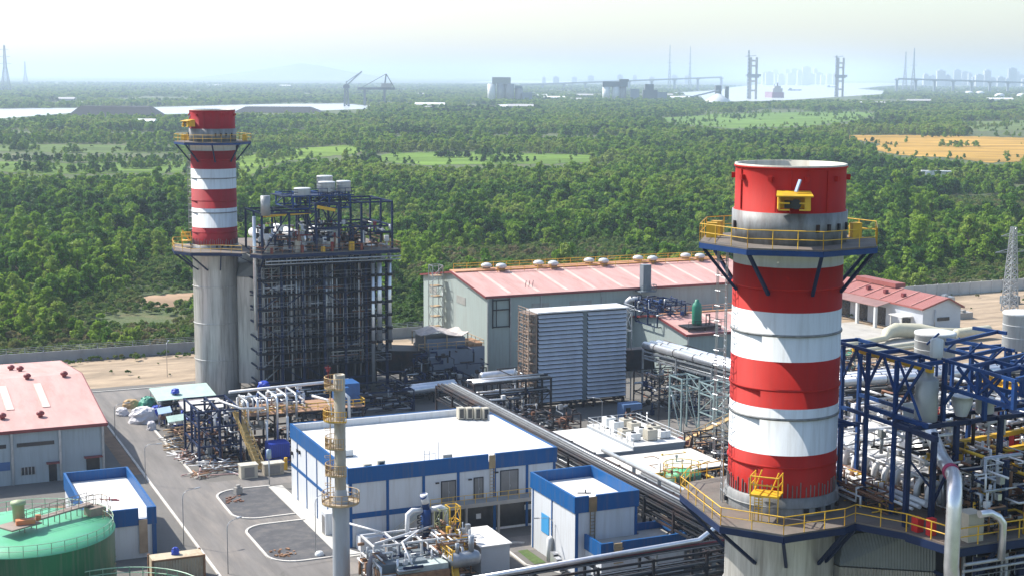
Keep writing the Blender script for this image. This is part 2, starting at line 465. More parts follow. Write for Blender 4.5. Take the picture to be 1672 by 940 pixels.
surf('service_road', [(84, 186.5), (150, 192), (150, 200), (92, 194), (84, 190)], asph, .036)
kerb([(97.5, 184)] + arc(104, 182.6, 3.2, 160, 40, 8) + [(110, 182)])

# ---------------------------------------------------------------- river and fields (world metres, on the plain)
watm = mat('river_water', (.5, .52, .53), .3, 0, var=.06, scale=.002, bump=.25, bump_scale=.02)
def wpoly(name, px, m, z, kind='structure'):
    return surf(name, [ground_at(*p) for p in px], m, z, kind, uvc=False)
wpoly('river', [(-300, 186), (0, 194), (90, 187), (150, 182), (250, 187), (320, 186), (400, 184), (520, 181), (640, 176.5), (560, 169.5), (430, 170.5), (250, 175.5), (100, 177), (-300, 181)], watm, .12)
wpoly('river', [(1150, 166), (1240, 165.5), (1300, 163), (1440, 154), (1445, 149), (1400, 145.5), (1440, 141), (1500, 138), (1440, 135.5), (1250, 137), (1195, 143), (1170, 148), (1120, 151), (1090, 152), (1100, 155), (1145, 158)], watm, .12)
wpoly('river', [(760, 135), (830, 131.5), (900, 132), (960, 134), (880, 136)], watm, .12)
FIELDS = {
 'field': ([(386, 256), (470, 244), (560, 237), (606, 243), (575, 252), (470, 262), (428, 274), (404, 292), (380, 300)], (.16, .25, .035)),
 'meadow': ([(-40, 262), (120, 268), (300, 262), (312, 282), (180, 284), (60, 285), (-40, 276)], (.11, .18, .03)),
 'marsh': ([(-40, 236), (150, 236), (300, 240), (300, 250), (100, 250), (-40, 246)], (.11, .16, .045)),
 'paddy': ([(1060, 194), (1180, 186), (1390, 182), (1446, 186), (1400, 196), (1330, 205), (1200, 210), (1120, 203)], (.13, .22, .04)),
 'golden_field': ([(1365, 221), (1500, 221), (1700, 226), (1700, 262), (1620, 266), (1540, 257), (1470, 254), (1418, 243), (1440, 235), (1385, 228)], (.42, .25, .055)),
 'grassland': ([(596, 262), (640, 250), (760, 248), (960, 253), (1010, 262), (900, 268), (700, 270)], (.12, .2, .03)),
 'pasture': ([(1560, 199), (1700, 196), (1700, 212), (1600, 214)], (.13, .18, .06)),
 'sand_patch': ([(216, 487), (262, 482), (318, 478), (322, 495), (270, 503), (224, 498)], (.4, .27, .18)),
}
def ragged(px, amp=2.2, seed=1):
    rn_ = random.Random(seed); o = []
    for (x0, y0), (x1, y1) in zip(px, px[1:] + px[:1]):
        n = max(2, int(math.hypot(x1 - x0, (y1 - y0) * 4) / 9))
        for i in range(n):
            f = i / n; o.append((x0 + (x1 - x0) * f + rn_.uniform(-amp, amp) * 1.6, y0 + (y1 - y0) * f + rn_.uniform(-amp, amp) * .35))
    return o
for nm, (px, c) in FIELDS.items():
    px = ragged(px, seed=len(nm))
    wpoly(nm, px, mat(nm, c, .95, var=.45, scale=.035, dirt=(c[0] * .5, c[1] * .55, c[2] * .5), dirt_amt=.85, dirt_scale=.02, stretch=(.35, 1, 1), bump=.8, bump_scale=.5, spec=.1), .15)
# ---------------------------------------------------------------- vegetation
def leaf_mat(name, ramp, transl=.42):
    m = bpy.data.materials.new(name); m.use_nodes = True
    nt = m.node_tree; N = nt.nodes; L = nt.links; bs = N['Principled BSDF']; bs.inputs['Roughness'].default_value = .55
    bs.inputs['Specular IOR Level'].default_value = .12
    oi = N.new('ShaderNodeObjectInfo'); g = N.new('ShaderNodeNewGeometry')
    n1 = N.new('ShaderNodeTexNoise'); n1.inputs['Scale'].default_value = .009; n1.inputs['Detail'].default_value = 4
    L.new(g.outputs['Position'], n1.inputs['Vector'])
    n2 = N.new('ShaderNodeTexNoise'); n2.inputs['Scale'].default_value = .45; n2.inputs['Detail'].default_value = 3
    L.new(g.outputs['Position'], n2.inputs['Vector'])
    def mth(op, a, b):
        x = N.new('ShaderNodeMath'); x.operation = op
        for i, q in enumerate((a, b)):
            if isinstance(q, float): x.inputs[i].default_value = q
            else: L.new(q, x.inputs[i])
        return x.outputs[0]
    t = mth('ADD', mth('MULTIPLY', oi.outputs['Random'], .55), mth('MULTIPLY', n1.outputs['Fac'], 2.3))
    t = mth('ADD', t, mth('MULTIPLY', n2.outputs['Fac'], .45))
    t = mth('SUBTRACT', t, 1.03)
    r = N.new('ShaderNodeValToRGB'); els = r.color_ramp.elements
    els[0].position, els[0].color = ramp[0][0], (*ramp[0][1], 1)
    els[1].position, els[1].color = ramp[-1][0], (*ramp[-1][1], 1)
    for p, c in ramp[1:-1]:
        x = els.new(p); x.color = (*c, 1)
    L.new(t, r.inputs[0])
    L.new(r.outputs[0], bs.inputs['Base Color'])
    tr = N.new('ShaderNodeBsdfTranslucent'); ms = N.new('ShaderNodeMixShader'); ms.inputs[0].default_value = transl
    L.new(r.outputs[0], tr.inputs['Color'])
    L.new(bs.outputs[0], ms.inputs[1]); L.new(tr.outputs[0], ms.inputs[2])
    L.new(ms.outputs[0], N['Material Output'].inputs['Surface'])
    return m
leafm = leaf_mat('leaves', [(.08, (.018, .055, .014)), (.3, (.04, .115, .015)), (.5, (.1, .22, .018)), (.74, (.23, .36, .03)), (.99, (.25, .32, .06))])
scrubm = leaf_mat('scrub_leaves', [(.15, (.04, .09, .02)), (.5, (.09, .17, .03)), (.75, (.16, .22, .045)), (1.0, (.2, .17, .08))])
barkm = mat('bark', (.16, .12, .09), .9, var=.3, scale=2)

def crown_mesh(name, rad, zc, hz_, n, leaf, seed, m, lobes=7, flat=.0):
    """leaf clumps strewn over an uneven set of lobes"""
    rn = np.random.RandomState(seed)
    lc = []; top = zc + hz_ * .75
    for i in range(lobes):
        f = (i + .5) / lobes; a = rn.uniform(0, 6.28); d = rad * rn.uniform(.15, .75) * (1 - .6 * f)
        lc.append((math.cos(a) * d, math.sin(a) * d, 1.0 + (top - 1.6) * f * rn.uniform(.85, 1.1), rad * rn.uniform(.36, .6) * (1.05 - .45 * f)))
    V = []; F = []
    for i in range(n):
        l = lc[rn.randint(len(lc))]
        d = rn.normal(size=3); d /= np.linalg.norm(d)
        if d[2] < -.35: d[2] *= -.6
        rr = l[3] * rn.uniform(.6, 1.08)
        c = np.array([l[0] + d[0] * rr, l[1] + d[1] * rr, l[2] + d[2] * rr * .85])
        if c[2] < .3: c[2] = .3 + rn.uniform(0, .4)
        nn = d + rn.normal(size=3) * .55; nn /= np.linalg.norm(nn)
        a = np.cross(nn, rn.normal(size=3)); a /= np.linalg.norm(a); b = np.cross(nn, a)
        s = leaf * rn.uniform(.55, 1.35); k = len(V)
        bend = nn * s * .3
        V += [tuple(c - a * s - b * s * .5), tuple(c + b * s * .75 + bend * .2), tuple(c + a * s * .9 - b * s * .2), tuple(c - b * s * .8 - bend)]
        F += [(k, k + 1, k + 2), (k, k + 2, k + 3)]
    me = bpy.data.meshes.new(name); me.from_pydata(V, [], F); me.materials.append(m); me.update()
    return me
def trunk_mesh(h, rad, seed):
    rn = random.Random(seed); b = MB()
    pts = [(0, 0, -.2)]; x = y = 0
    for i in range(1, 5):
        x += rn.uniform(-.2, .2); y += rn.uniform(-.2, .2); pts.append((x, y, h * .75 * i / 4))
    b.path(pts, [.24, .2, .16, .11, .05], 6)
    for i in range(4):
        z = h * rn.uniform(.3, .55); a = rn.uniform(0, 6.28); q = rad * .6
        b.path([(pts[2][0], pts[2][1], z), (math.cos(a) * q * .5, math.sin(a) * q * .5, z + h * .14), (math.cos(a) * q, math.sin(a) * q, z + h * .22)], [.1, .07, .03], 5)
    me = bpy.data.meshes.new('trunk'); me.from_pydata(b.v, [], b.f); me.materials.append(barkm); me.update()
    return me
near_crowns = [crown_mesh('crown', 2.5 + .25 * (i % 3), 3.9 + .3 * i, 2.8, 950, .31, 40 + i, leafm, 8 + i % 5) for i in range(6)]
near_trunks = [trunk_mesh(6.5, 2.8, i) for i in range(4)]
fc = bpy.data.collections.new('forest_crowns')
for i in range(8):
    o = bpy.data.objects.new('crown', crown_mesh('crown', 2.6 + .3 * (i % 3), 3.4 + .45 * (i % 4), 2.8 + .2 * (i % 3), 300, .5, 70 + i, leafm, 7 + i % 5)); fc.objects.link(o)
sc_ = bpy.data.collections.new('scrub_bushes')
for i in range(5):
    o = bpy.data.objects.new('bush', crown_mesh('bush', 1.4, 1.3, 1.3, 150, .26, 170 + i, scrubm, 6)); sc_.objects.link(o)

def inside(px, poly):
    """poly: list of (x,y); px: Nx2 array"""
    x, y = px[:, 0], px[:, 1]; r = np.zeros(len(px), bool); n = len(poly)
    for i in range(n):
        x0, y0 = poly[i]; x1, y1 = poly[(i + 1) % n]
        c = ((y0 > y) != (y1 > y)); xi = (x1 - x0) * (y - y0) / ((y1 - y0) if y1 != y0 else 1e-9) + x0
        r ^= c & (x < xi)
    return r
def gp(px): return [ground_at(*p) for p in px]
PX_RIV1 = [(-300, 186), (0, 194), (90, 187), (150, 182), (250, 187), (320, 186), (400, 184), (520, 181), (640, 176.5), (560, 169.5), (430, 170.5), (250, 175.5), (100, 177), (-300, 181)]
PX_RIV2 = [(1150, 166), (1240, 165.5), (1300, 163), (1440, 154), (1445, 149), (1400, 145.5), (1440, 141), (1500, 138), (1440, 135.5), (1250, 137), (1195, 143), (1170, 148), (1120, 151), (1090, 152), (1100, 155), (1145, 158)]
RIV = [gp(PX_RIV1), gp(PX_RIV2)]
FP = [gp(px) for px, c in FIELDS.values()]
SCRUB = [gp(q) for q in (
    [(-60, 600), (-60, 530), (60, 545), (150, 485), (225, 440), (330, 425), (330, 600)],
    [(630, 560), (630, 470), (690, 432), (760, 416), (860, 404), (1100, 396), (1200, 408), (1200, 440), (690, 470), (690, 560)],
    [(1360, 480), (1360, 432), (1480, 438), (1560, 430), (1700, 425), (1700, 480)],
    [(860, 330), (960, 318), (1000, 330), (940, 345)], [(0, 225), (200, 222), (300, 235), (150, 243), (0, 238)])]
OPEN = [gp(q) for q in ([(1080, 400), (1200, 396), (1200, 418), (1080, 415)],)]
def nz2(X, Y, s, seed):
    return np.array([noise.noise(Vector((x * s, y * s, seed))) for x, y in zip(X, Y)])
rs = np.random.RandomState(5)
def scatter(y0, y1, sfun, lim=.40):
    X = []; Y = []; y = y0
    while y < y1:
        s = sfun(y); w_ = lim * y + 40
        n = int(2 * w_ / s)
        X.append(np.linspace(-w_, w_, n) + rs.uniform(-.5, .5, n) * s); Y.append(np.full(n, y) + rs.uniform(-.5, .5, n) * s)
        y += s
    return np.concatenate(X), np.concatenate(Y)
def clear_of(X, Y, with_open=True):
    p = np.stack([X, Y], 1); u, v = X * CT + Y * ST, -X * ST + Y * CT
    wall_v = np.where(u < 170, 279, 287)
    ok = v > wall_v + 3.5
    for q in RIV + FP + (OPEN if with_open else []): ok &= ~inside(p, q)
    return ok, p, v - wall_v
X, Y = scatter(255, 2850, lambda y: max(3.5, y / 225))
ok, p, dv = clear_of(X, Y)
scr = np.zeros(len(X), bool)
for q in SCRUB: scr |= inside(p, q)
dn = nz2(X, Y, .011, 3.1) + .6 * nz2(X, Y, .05, 8.2)
big = nz2(X, Y, .0042, 21.7)
ok &= scr | (big > -.16) | (dn > .22) | (Y < 400)
ok &= (~scr & (dn > -.38)) | (scr & (dn > .16))
ok &= rs.uniform(size=len(X)) < .97
X, Y, dn, scr = X[ok], Y[ok], dn[ok], scr[ok]
S = (.78 + .34 * dn) * np.exp(rs.normal(size=len(X)) * .3) * np.maximum(1, Y / 225 / 4.0) ** .9
S = np.where(scr, S * .8, S)
# no tree stands where its top would close off the open river bank or the fields behind it
def proj_xy(X, Y, Z):
    dz = Z - H; fw = Y * math.cos(PITCH) - dz * math.sin(PITCH); dn_ = -(Y * math.sin(PITCH) + dz * math.cos(PITCH))
    a, b = FPX * X / fw, FPX * dn_ / fw
    return np.stack([836 + a * math.cos(ROLL) - b * math.sin(ROLL), 470 + a * math.sin(ROLL) + b * math.cos(ROLL)], 1)
PXR = [PX_RIV1, PX_RIV2] + [px for k, (px, c) in FIELDS.items()]
free = np.ones(len(X), bool)
for hh in (6.2, 3.0):
    tp = proj_xy(X, Y, hh * np.minimum(S, 1.35))
    for q in PXR: free &= ~inside(tp, q)
X, Y, S, dn, scr = X[free], Y[free], S[free], dn[free], scr[free]
# beyond the river
X2, Y2 = scatter(2850, 8600, lambda y: y / 150)
p2 = np.stack([X2, Y2], 1); k2 = np.ones(len(X2), bool)
for q in RIV + FP: k2 &= ~inside(p2, q)
d2 = nz2(X2, Y2, .0022, 1.1); k2 &= d2 > -.25
tp = proj_xy(X2, Y2, 9.0)
for q in (PX_RIV1, PX_RIV2): k2 &= ~inside(tp, q)
X2, Y2 = X2[k2], Y2[k2]
S2 = rs.uniform(.8, 1.3, len(X2)) * 2.6
# 300 nearest that stand in view are trees of their own
Dn = np.hypot(X, Y)
px = 836 + FPX * X / Y
vis = (px > -5) & (px < 1677)
py = 124 + FPX * (H - 6) / Y
hid = ((px > 316) & (px < 392) & (py > 190)) | ((px > 700) & (px < 1190) & (py > 455)) | ((px > 392) & (px < 640) & (py > 350)) | ((px > 1190) & (px < 1366))
cand = np.where(vis & ~hid)[0]
cand = cand[np.argsort((Dn / S)[cand])][:300]
mask = np.zeros(len(X), bool); mask[cand] = True
KINDS_T = ['bushy green tree in the wild belt beyond the perimeter wall', 'low spreading tree in the wild belt beyond the perimeter wall', 'rounded leafy tree in the wild belt beyond the perimeter wall']
for n_, i in enumerate(cand):
    s = float(min(max(S[i], .5), 1.7)); k = n_ % 6
    t = thing('tree', KINDS_T[0], 'tree', float(X[i]), float(Y[i]), 0, 'trees beyond the perimeter wall', world=True)
    t.rotation_euler = (0, 0, rs.uniform(0, 6.28)); t.scale = (s, s, s * rs.uniform(.85, 1.15))
    for nm, me in (('trunk', near_trunks[k % 4]), ('crown', near_crowns[k])):
        c = bpy.data.objects.new(nm, me); link(c); c.parent = t

def points_instances(name, X, Y, S, coll, m, zoff=0.0, zcap=9.0):
    me = bpy.data.meshes.new(name); n = len(X)
    me.from_pydata([(float(a), float(b), zoff) for a, b in zip(X, Y)], [], [])
    a = me.attributes.new('scl', 'FLOAT_VECTOR', 'POINT')
    a.data.foreach_set('vector', np.stack([S * rs.uniform(.9, 1.15, n), S * rs.uniform(.9, 1.15, n), np.minimum(S, zcap * (.85 + .3 * rs.uniform(size=n))) * rs.uniform(.8, 1.15, n)], 1).ravel())
    a = me.attributes.new('rot', 'FLOAT', 'POINT'); a.data.foreach_set('value', rs.uniform(0, 6.28, n))
    a = me.attributes.new('pick', 'INT', 'POINT'); a.data.foreach_set('value', rs.randint(0, 50, n))
    o = bpy.data.objects.new(name, me); link(o); me.materials.append(m)
    ng = bpy.data.node_groups.new(name, 'GeometryNodeTree')
    ng.interface.new_socket('Geometry', in_out='INPUT', socket_type='NodeSocketGeometry')
    ng.interface.new_socket('Geometry', in_out='OUTPUT', socket_type='NodeSocketGeometry')
    N = ng.nodes; L = ng.links
    gi = N.new('NodeGroupInput'); go = N.new('NodeGroupOutput'); ip = N.new('GeometryNodeInstanceOnPoints'); ci = N.new('GeometryNodeCollectionInfo')
    ci.inputs['Collection'].default_value = coll; ci.inputs['Separate Children'].default_value = True; ci.inputs['Reset Children'].default_value = True
    def at(nm, ty):
        q = N.new('GeometryNodeInputNamedAttribute'); q.data_type = ty; q.inputs['Name'].default_value = nm; return q.outputs['Attribute']
    cx = N.new('ShaderNodeCombineXYZ'); L.new(at('rot', 'FLOAT'), cx.inputs['Z'])
    mp_ = N.new('GeometryNodeMeshToPoints')
    L.new(gi.outputs[0], ip.inputs['Points']); L.new(ci.outputs[0], ip.inputs['Instance']); ip.inputs['Pick Instance'].default_value = True
    L.new(at('pick', 'INT'), ip.inputs['Instance Index']); L.new(at('scl', 'FLOAT_VECTOR'), ip.inputs['Scale'])
    L.new(cx.outputs[0], ip.inputs['Rotation']); L.new(ip.outputs[0], go.inputs[0])
    md = o.modifiers.new('scatter', 'NODES'); md.node_group = ng
    return o
keep = ~mask
fx, fy, fs = [], [], []
for pn_, poly in zip(list(FIELDS)[:-1], FP[:-1]):
    a = np.array(poly); lo, hi = a.min(0), a.max(0); w_ = hi - lo
    for k in range(2 if pn_ == 'golden_field' else int(8 + w_[0] / 60)):
        cx_, cy_ = rs.uniform(lo[0], hi[0]), rs.uniform(lo[1], hi[1]); m_ = rs.randint(3, 26); sp = rs.uniform(.02, .07)
        qx = cx_ + rs.normal(size=m_) * w_[0] * sp; qy = cy_ + rs.normal(size=m_) * w_[1] * sp * .6
        kk = inside(np.stack([qx, qy], 1), poly); fx += list(qx[kk]); fy += list(qy[kk]); fs += list(rs.uniform(.4, 1.0, kk.sum()))
for poly in FP[:-1]:
    for (x0, y0), (x1, y1) in zip(poly, poly[1:] + poly[:1]):
        L_ = math.hypot(x1 - x0, y1 - y0); n = int(L_ / 8)
        f = rs.uniform(size=n); fx += list(x0 + (x1 - x0) * f + rs.normal(size=n) * 9); fy += list(y0 + (y1 - y0) * f + rs.normal(size=n) * 16); fs += list(rs.uniform(.25, .8, n))
X2, Y2, S2 = np.concatenate([X2, fx]), np.concatenate([Y2, fy]), np.concatenate([S2, fs])
tag(points_instances('forest', np.concatenate([X[keep], X2]), np.concatenate([Y[keep], Y2]), np.concatenate([S[keep], S2]), fc, leafm, zcap=1.35),
    'dense green mangrove forest spreading from the wall to the river', 'forest', kind='stuff')
# scrub and field edges
XS, YS = scatter(255, 640, lambda y: 2.2)
oks, ps, dvs = clear_of(XS, YS, False)
ns = nz2(XS, YS, .035, 5.5); q = nz2(XS, YS, .02, 15.5)
oks &= (ns > -.42) & (dvs > 0)
XS, YS, ns = XS[oks], YS[oks], ns[oks]
XF, YF = [], []
for (a0, a1, b0, b1, n) in ((-10, 52, 253, 278, 22), (20, 95, 274, 278.4, 70), (175, 300, 262, 285, 90)):
    for k in range(n):
        w3 = W(rs.uniform(a0, a1), b1 - (b1 - b0) * rs.uniform() ** 2); XF.append(w3[0]); YF.append(w3[1])
NS_ = len(XF)
for poly in FP[:4] + FP[5:6]:
    a = np.array(poly); lo, hi = a.min(0), a.max(0); n = 16
    xx, yy = rs.uniform(lo[0], hi[0], n), rs.uniform(lo[1], hi[1], n); k = inside(np.stack([xx, yy], 1), poly)
    XF += list(xx[k]); YF += list(yy[k])
tag(points_instances('undergrowth', np.concatenate([XS, XF]), np.concatenate([YS, YF]), np.concatenate([.75 + .9 * np.clip(ns + .2, 0, 1) + rs.uniform(-.2, .3, len(XS)), np.where(np.arange(len(XF)) < NS_, rs.uniform(.2, .6, len(XF)), rs.uniform(1.0, 2.2, len(XF)))]), sc_, scrubm),
    'low scrub of bushes and dry brush outside the perimeter wall', 'undergrowth', kind='stuff')
# ---------------------------------------------------------------- the two stacks
def ngon(cu, cv, r, n, rot=0.0):
    return [(cu + r * math.cos(2 * math.pi * i / n + rot), cv + r * math.sin(2 * math.pi * i / n + rot)) for i in range(n)]
BANDS = [(46.4, 43.4, 'r'), (43.4, 41.3, 'g'), (41.3, 39.9, 'w'), (39.9, 37.0, 'r'), (37.0, 33.8, 'w'), (33.8, 30.7, 'r'), (30.7, 27.6, 'w'), (27.6, 24.7, 'r')]
def stack(u, v, label, rm, deck_poly, light_ang, seed, zd=24.2):
    rn = random.Random(seed)
    t = thing('chimney_stack', label, 'chimney', u, v, 0, 'red and white striped stacks')
    r = 3.6
    b = MB(); n = 64
    b.lathe([(r + .08, 0), (r + .08, 23.4)], (u, v, 0), n)
    for z in (6, 12, 18): b.lathe([(r + .1, z - .12), (r + .2, z), (r + .1, z + .12)], (u, v, 0), n)
    b.build('lower_shell', galv, t)
    b = MB(); b.lathe([(r + .14, 23.0), (r + .2, 23.2), (r + .2, 24.75), (r + .02, 24.8)], (u, v, 0), n)
    for z in (24.1,):
        b.lathe([(r + .2, z), (r + .3, z + .05), (r + .2, z + .1)], (u, v, 0), n)
    b.build('base_collar', wearth, t)
    # painted shell: bands in one mesh
    b = MB(); prof = []; ms = []
    idx = {'r': 0, 'g': 2, 'w': 1}
    for (za, zb, c) in reversed(BANDS):
        if c == 'g': rr = r + .16
        elif za > 43: rr = r + .0
        else: rr = r
        prof += [(rr, zb), (rr, za)]; ms += [idx[c], idx[c]]
    b.lathe(prof, (u, v, 0), n, ms=ms)
    b.build('painted_shell', [rm, white, wearth], t)
    b = MB(); b.lathe([(r - .12, 40), (r - .12, 46.42), (r + .05, 46.42), (r + .05, 46.2), (r, 46.2)], (u, v, 0), n)
    b.build('rim', cream, t)
    b = MB(); b.lathe([(r - .12, 0), (0.01, 0)], (u, v, 41), n); b.build('flue_baffle', dark, t)
    for z, m_ in ((46.25, rm), (43.35, rm), (38.5, rm), (35.5, wearth), (31.9, rm), (30.0, wearth), (26.8, rm)):
        b = MB(); b.lathe([(r, z - .09), (r + .09, z - .05), (r + .09, z + .05), (r, z + .09)], (u, v, 0), n); b.build('stiffener_ring', m_, t)
    # vertical seam and lifting lugs on the top ring
    b = MB()
    for a in (-60, -100, 200): 
        a = math.radians(a - 23.8); b.bar((u + (r + .04) * math.cos(a), v + (r + .04) * math.sin(a), 43.5), (u + (r + .04) * math.cos(a), v + (r + .04) * math.sin(a), 46.1), .08)
    for i in range(10):
        a = 2 * math.pi * i / 10; b.cbox((u + (r + .1) * math.cos(a), v + (r + .1) * math.sin(a), 45.4), .3, .25, .35, a)
    b.build('seam', rm, t)
    # worn lower skirt of vertical strips
    b = MB()
    for i in range(70):
        a = 2 * math.pi * i / 70 + rn.uniform(-.02, .02)
        q = (u + (r + .03) * math.cos(a), v + (r + .03) * math.sin(a))
        b.bar((q[0], q[1], 24.8), (q[0], q[1], 25.4 + rn.uniform(0, .5)), .05)
    b.build('base_flashing', wearth, t)
    # upper platform
    zp = 41.35
    oc = ngon(u, v, 6.1, 8, math.radians(10 - 23.8))
    inner = ngon(u, v, r + .22, 8, math.radians(10 - 23.8))
    pf = MB()
    for i in range(8):
        j = (i + 1) % 8
        q = [oc[i], oc[j], inner[j], inner[i]]
        pf.prism(q, zp - .1, zp)
    p_ = pf.build('platform', deckm, t)
    b = MB()
    for i in range(8):
        j = (i + 1) % 8
        b.bar((*oc[i], zp - .28), (*oc[j], zp - .28), .12, .34)
    b.build('edge_beam', blue_steel, p_)
    for i in range(8):
        b = MB(); a = math.radians(10 - 23.8) + 2 * math.pi * i / 8
        b.bar((u + 5.9 * math.cos(a), v + 5.9 * math.sin(a), zp - .4), (u + (r + .05) * math.cos(a + .1), v + (r + .05) * math.sin(a + .1), zp - 3.2), .2); b.build('bracket', navy, p_)
    b = MB(); b.rail([(*p, zp) for p in oc], 1.15, .03, 1.3, True, toe=False)
    b.build('railing', yellow, p_)
    b = MB()
    for a in (150, 165, 20): 
        a = math.radians(a - 23.8); b.cbox((u + 5.1 * math.cos(a), v + 5.1 * math.sin(a), zp), .7, .5, 1.0, a)
    b.build('instrument_cabinet', yellow, p_)
    # aircraft warning light in its cradle
    a = math.radians(light_ang - 23.8)
    dx, dy = math.cos(a), math.sin(a); tx, ty = -dy, dx
    c = (u + dx * (r + .75), v + dy * (r + .75))
    b = MB()
    zc = 44.15
    def P3(t_, d_, z_): return (c[0] + tx * t_ + dx * d_, c[1] + ty * t_ + dy * d_, z_)
    for s in (-.95, .95):
        pts = [P3(s - .06, -.7, zc - .4), P3(s + .06, -.7, zc - .4), P3(s + .06, .6, zc - .4), P3(s - .06, .6, zc - .4)]
        n0 = len(b.v); b.v += pts + [P3(s - .06, -.7, zc + .62), P3(s + .06, -.7, zc + .62), P3(s + .06, .35, zc + .5), P3(s - .06, .35, zc + .5)]
        for q in ((0, 3, 2, 1), (4, 5, 6, 7), (0, 1, 5, 4), (1, 2, 6, 5), (2, 3, 7, 6), (3, 0, 4, 7)): b.face([n0 + k for k in q])
    n0 = len(b.v); b.v += [P3(-1.05, -.7, zc + .64), P3(1.05, -.7, zc + .64), P3(1.15, .75, zc + .42), P3(-1.15, .75, zc + .42), P3(-1.05, -.7, zc + .72), P3(1.05, -.7, zc + .72), P3(1.15, .75, zc + .5), P3(-1.15, .75, zc + .5)]
    for q in ((0, 3, 2, 1), (4, 5, 6, 7), (0, 1, 5, 4), (1, 2, 6, 5), (2, 3, 7, 6), (3, 0, 4, 7)): b.face([n0 + k for k in q])
    b.bar(P3(-1, -.68, zc + .1), P3(1, -.68, zc + .1), .06, 1.0); b.bar(P3(.62, .55, zc + .05), P3(.98, .55, zc + .05), .06, .85)
    for z_ in (-.4, 0.02): b.bar(P3(-1, .55, zc + z_), P3(-.3, .55, zc + z_), .1); b.bar(P3(.3, .55, zc + z_), P3(1, .55, zc + z_), .1)
    wl = b.build('warning_light', yellow, t)
    b = MB(); b.path([P3(.1, -.3, zc - .05), P3(.1, .5, zc - .05)], .28, 12); b.path([P3(.1, .48, zc - .05), P3(.1, .58, zc - .05)], .33, 12); b.cbox(P3(-.35, 0, zc - .35), .3, .5, .5, a); b.build('lamp', glassd, wl)
    b = MB(); b.bar(P3(.1, .0, zc + .7), P3(.35, -.2, zc + 1.45), .22, .1); b.build('arm', mat('pale_blue_bracket', (.3, .4, .6), .5), wl)
    # stairs cage at the foot of the painted part
    a = math.radians((-112 if seed == 1 else -170) - 23.8); dx, dy = math.cos(a), math.sin(a); tx, ty = -dy, dx; c = (u + dx * (r + 1.0), v + dy * (r + 1.0))
    b = MB()
    for s in (-.9, .9):
        for d in (-.7, .7):
            b.path([P3(s, d, 25.3), P3(s, d, 26.6)], .05, 5)
    for z_ in (26.0, 26.55):
        for s in (-.9, .9): b.path([P3(s, -.7, z_), P3(s, .7, z_)], .05, 5)
        b.path([P3(-.9, .7, z_), P3(.9, .7, z_)], .05, 5)
    b.bar(P3(-.95, 0, 25.28), P3(.95, 0, 25.28), 1.5, .12)
    for s in (-.9, -.35, .35, .9): b.path([P3(s, .6, zd), P3(s, .6, 25.3)], .04, 5)
    b.bar(P3(-.9, -.5, 25.3), P3(-.2, .6, 27.0), .07); b.bar(P3(.2, -.5, 25.3), P3(.9, .6, 26.9), .07)
    cg = b.build('access_cage', yellow, t)
    b = MB()
    for i in range(3): b.path([P3(-.6 + i * .25, .72, zd), P3(-.6 + i * .25, .72, 25.3)], .03, 4)
    for i in range(6): b.path([P3(-.6, .72, 24.3 + .18 * i), P3(-.1, .72, 24.3 + .18 * i)], .03, 4)
    b.build('ladder', yellow, cg)
    # ladders and pipe run up the side
    b = MB(); a0 = 182 if seed == 1 else 160
    a = math.radians(a0 - 23.8); dx, dy = math.cos(a), math.sin(a); tx, ty = -dy, dx; c = (u + dx * (r + .45), v + dy * (r + .45))
    for s in (-.3, .3): b.path([P3(s, 0, zd), P3(s, 0, 41)], .04, 5)
    for i in range(40): b.path([P3(-.3, 0, 24.4 + i * .41), P3(.3, 0, 24.4 + i * .41)], .03, 4)
    for i in range(14):
        z_ = 27 + i
        b.path([P3(-.35, 0, z_), P3(-.4, .5, z_), P3(0, .75, z_), P3(.4, .5, z_), P3(.35, 0, z_)], .025, 4)
    for s in (-.38, 0, .38): b.path([P3(s, .6, 26.8), P3(s, .6, 40.8)], .025, 4)
    b.build('caged_ladder', steel, t)
    # lower deck
    b = MB(); b.prism(deck_poly, zd - .12, zd); d_ = b.build('lower_deck', deckm, t)
    k = len(deck_poly)
    b = MB()
    for i in range(k - 3): b.bar((*deck_poly[i], zd - .32), (*deck_poly[i + 1], zd - .32), .14, .42)
    b.build('edge_beam', navy, d_)
    b = MB(); b.rail([(*p, zd) for p in deck_poly[:-2]], 1.15, .035, 1.5, False, toe=False); b.build('railing', yellow, d_)
    for i in range(1, k - 3):
        p = deck_poly[i]; a = math.atan2(p[1] - v, p[0] - u); b = MB()
        b.bar((*p, zd - .5), (u + (r + .1) * math.cos(a + .1), v + (r + .1) * math.sin(a + .1), zd - 3.4), .2); b.build('bracket', navy, d_)
    # small fittings on the collar
    b = MB()
    for a in (-75, -62, -48, -30, 190): 
        a = math.radians(a - 23.8); b.cbox((u + (r + .3) * math.cos(a), v + (r + .3) * math.sin(a), zd + .25), .2, .3, .3, a)
        a += .05; b.cbox((u + (r + .22) * math.cos(a), v + (r + .22) * math.sin(a), 42.2), .15, .2, .5, a)
    b.build('access_port', dark, t)
    return t
SR = (56.6, 83.0); SL = (53.8, 241.9)
polyR = [(56.4, 90.0), (53.4, 89.6), (51.3, 87.3), (49.9, 79.8), (52.4, 76.4), (57.1, 76.5), (58.3, 77.0), (60.0, 74.0), (61.4, 76.0), (61.4, 90.0)]
stack(SR[0], SR[1], 'near red and white striped chimney stack, the bigger one at the right of the photo', red, polyR, -97 + 0, 1, 23.6)
polyL = [(x - SR[0] + SL[0], y - SR[1] + SL[1]) for x, y in [(55.6, 89), (51.0, 89), (50.1, 85.4), (49.4, 80.0), (51.2, 76.2), (55.6, 74.6), (58.4, 72.3), (60.4, 74.2), (61.5, 89)]]
stack(SL[0], SL[1], 'far red and white striped chimney stack, the smaller one left of the boiler tower', red_hazed, polyL, -140, 2)
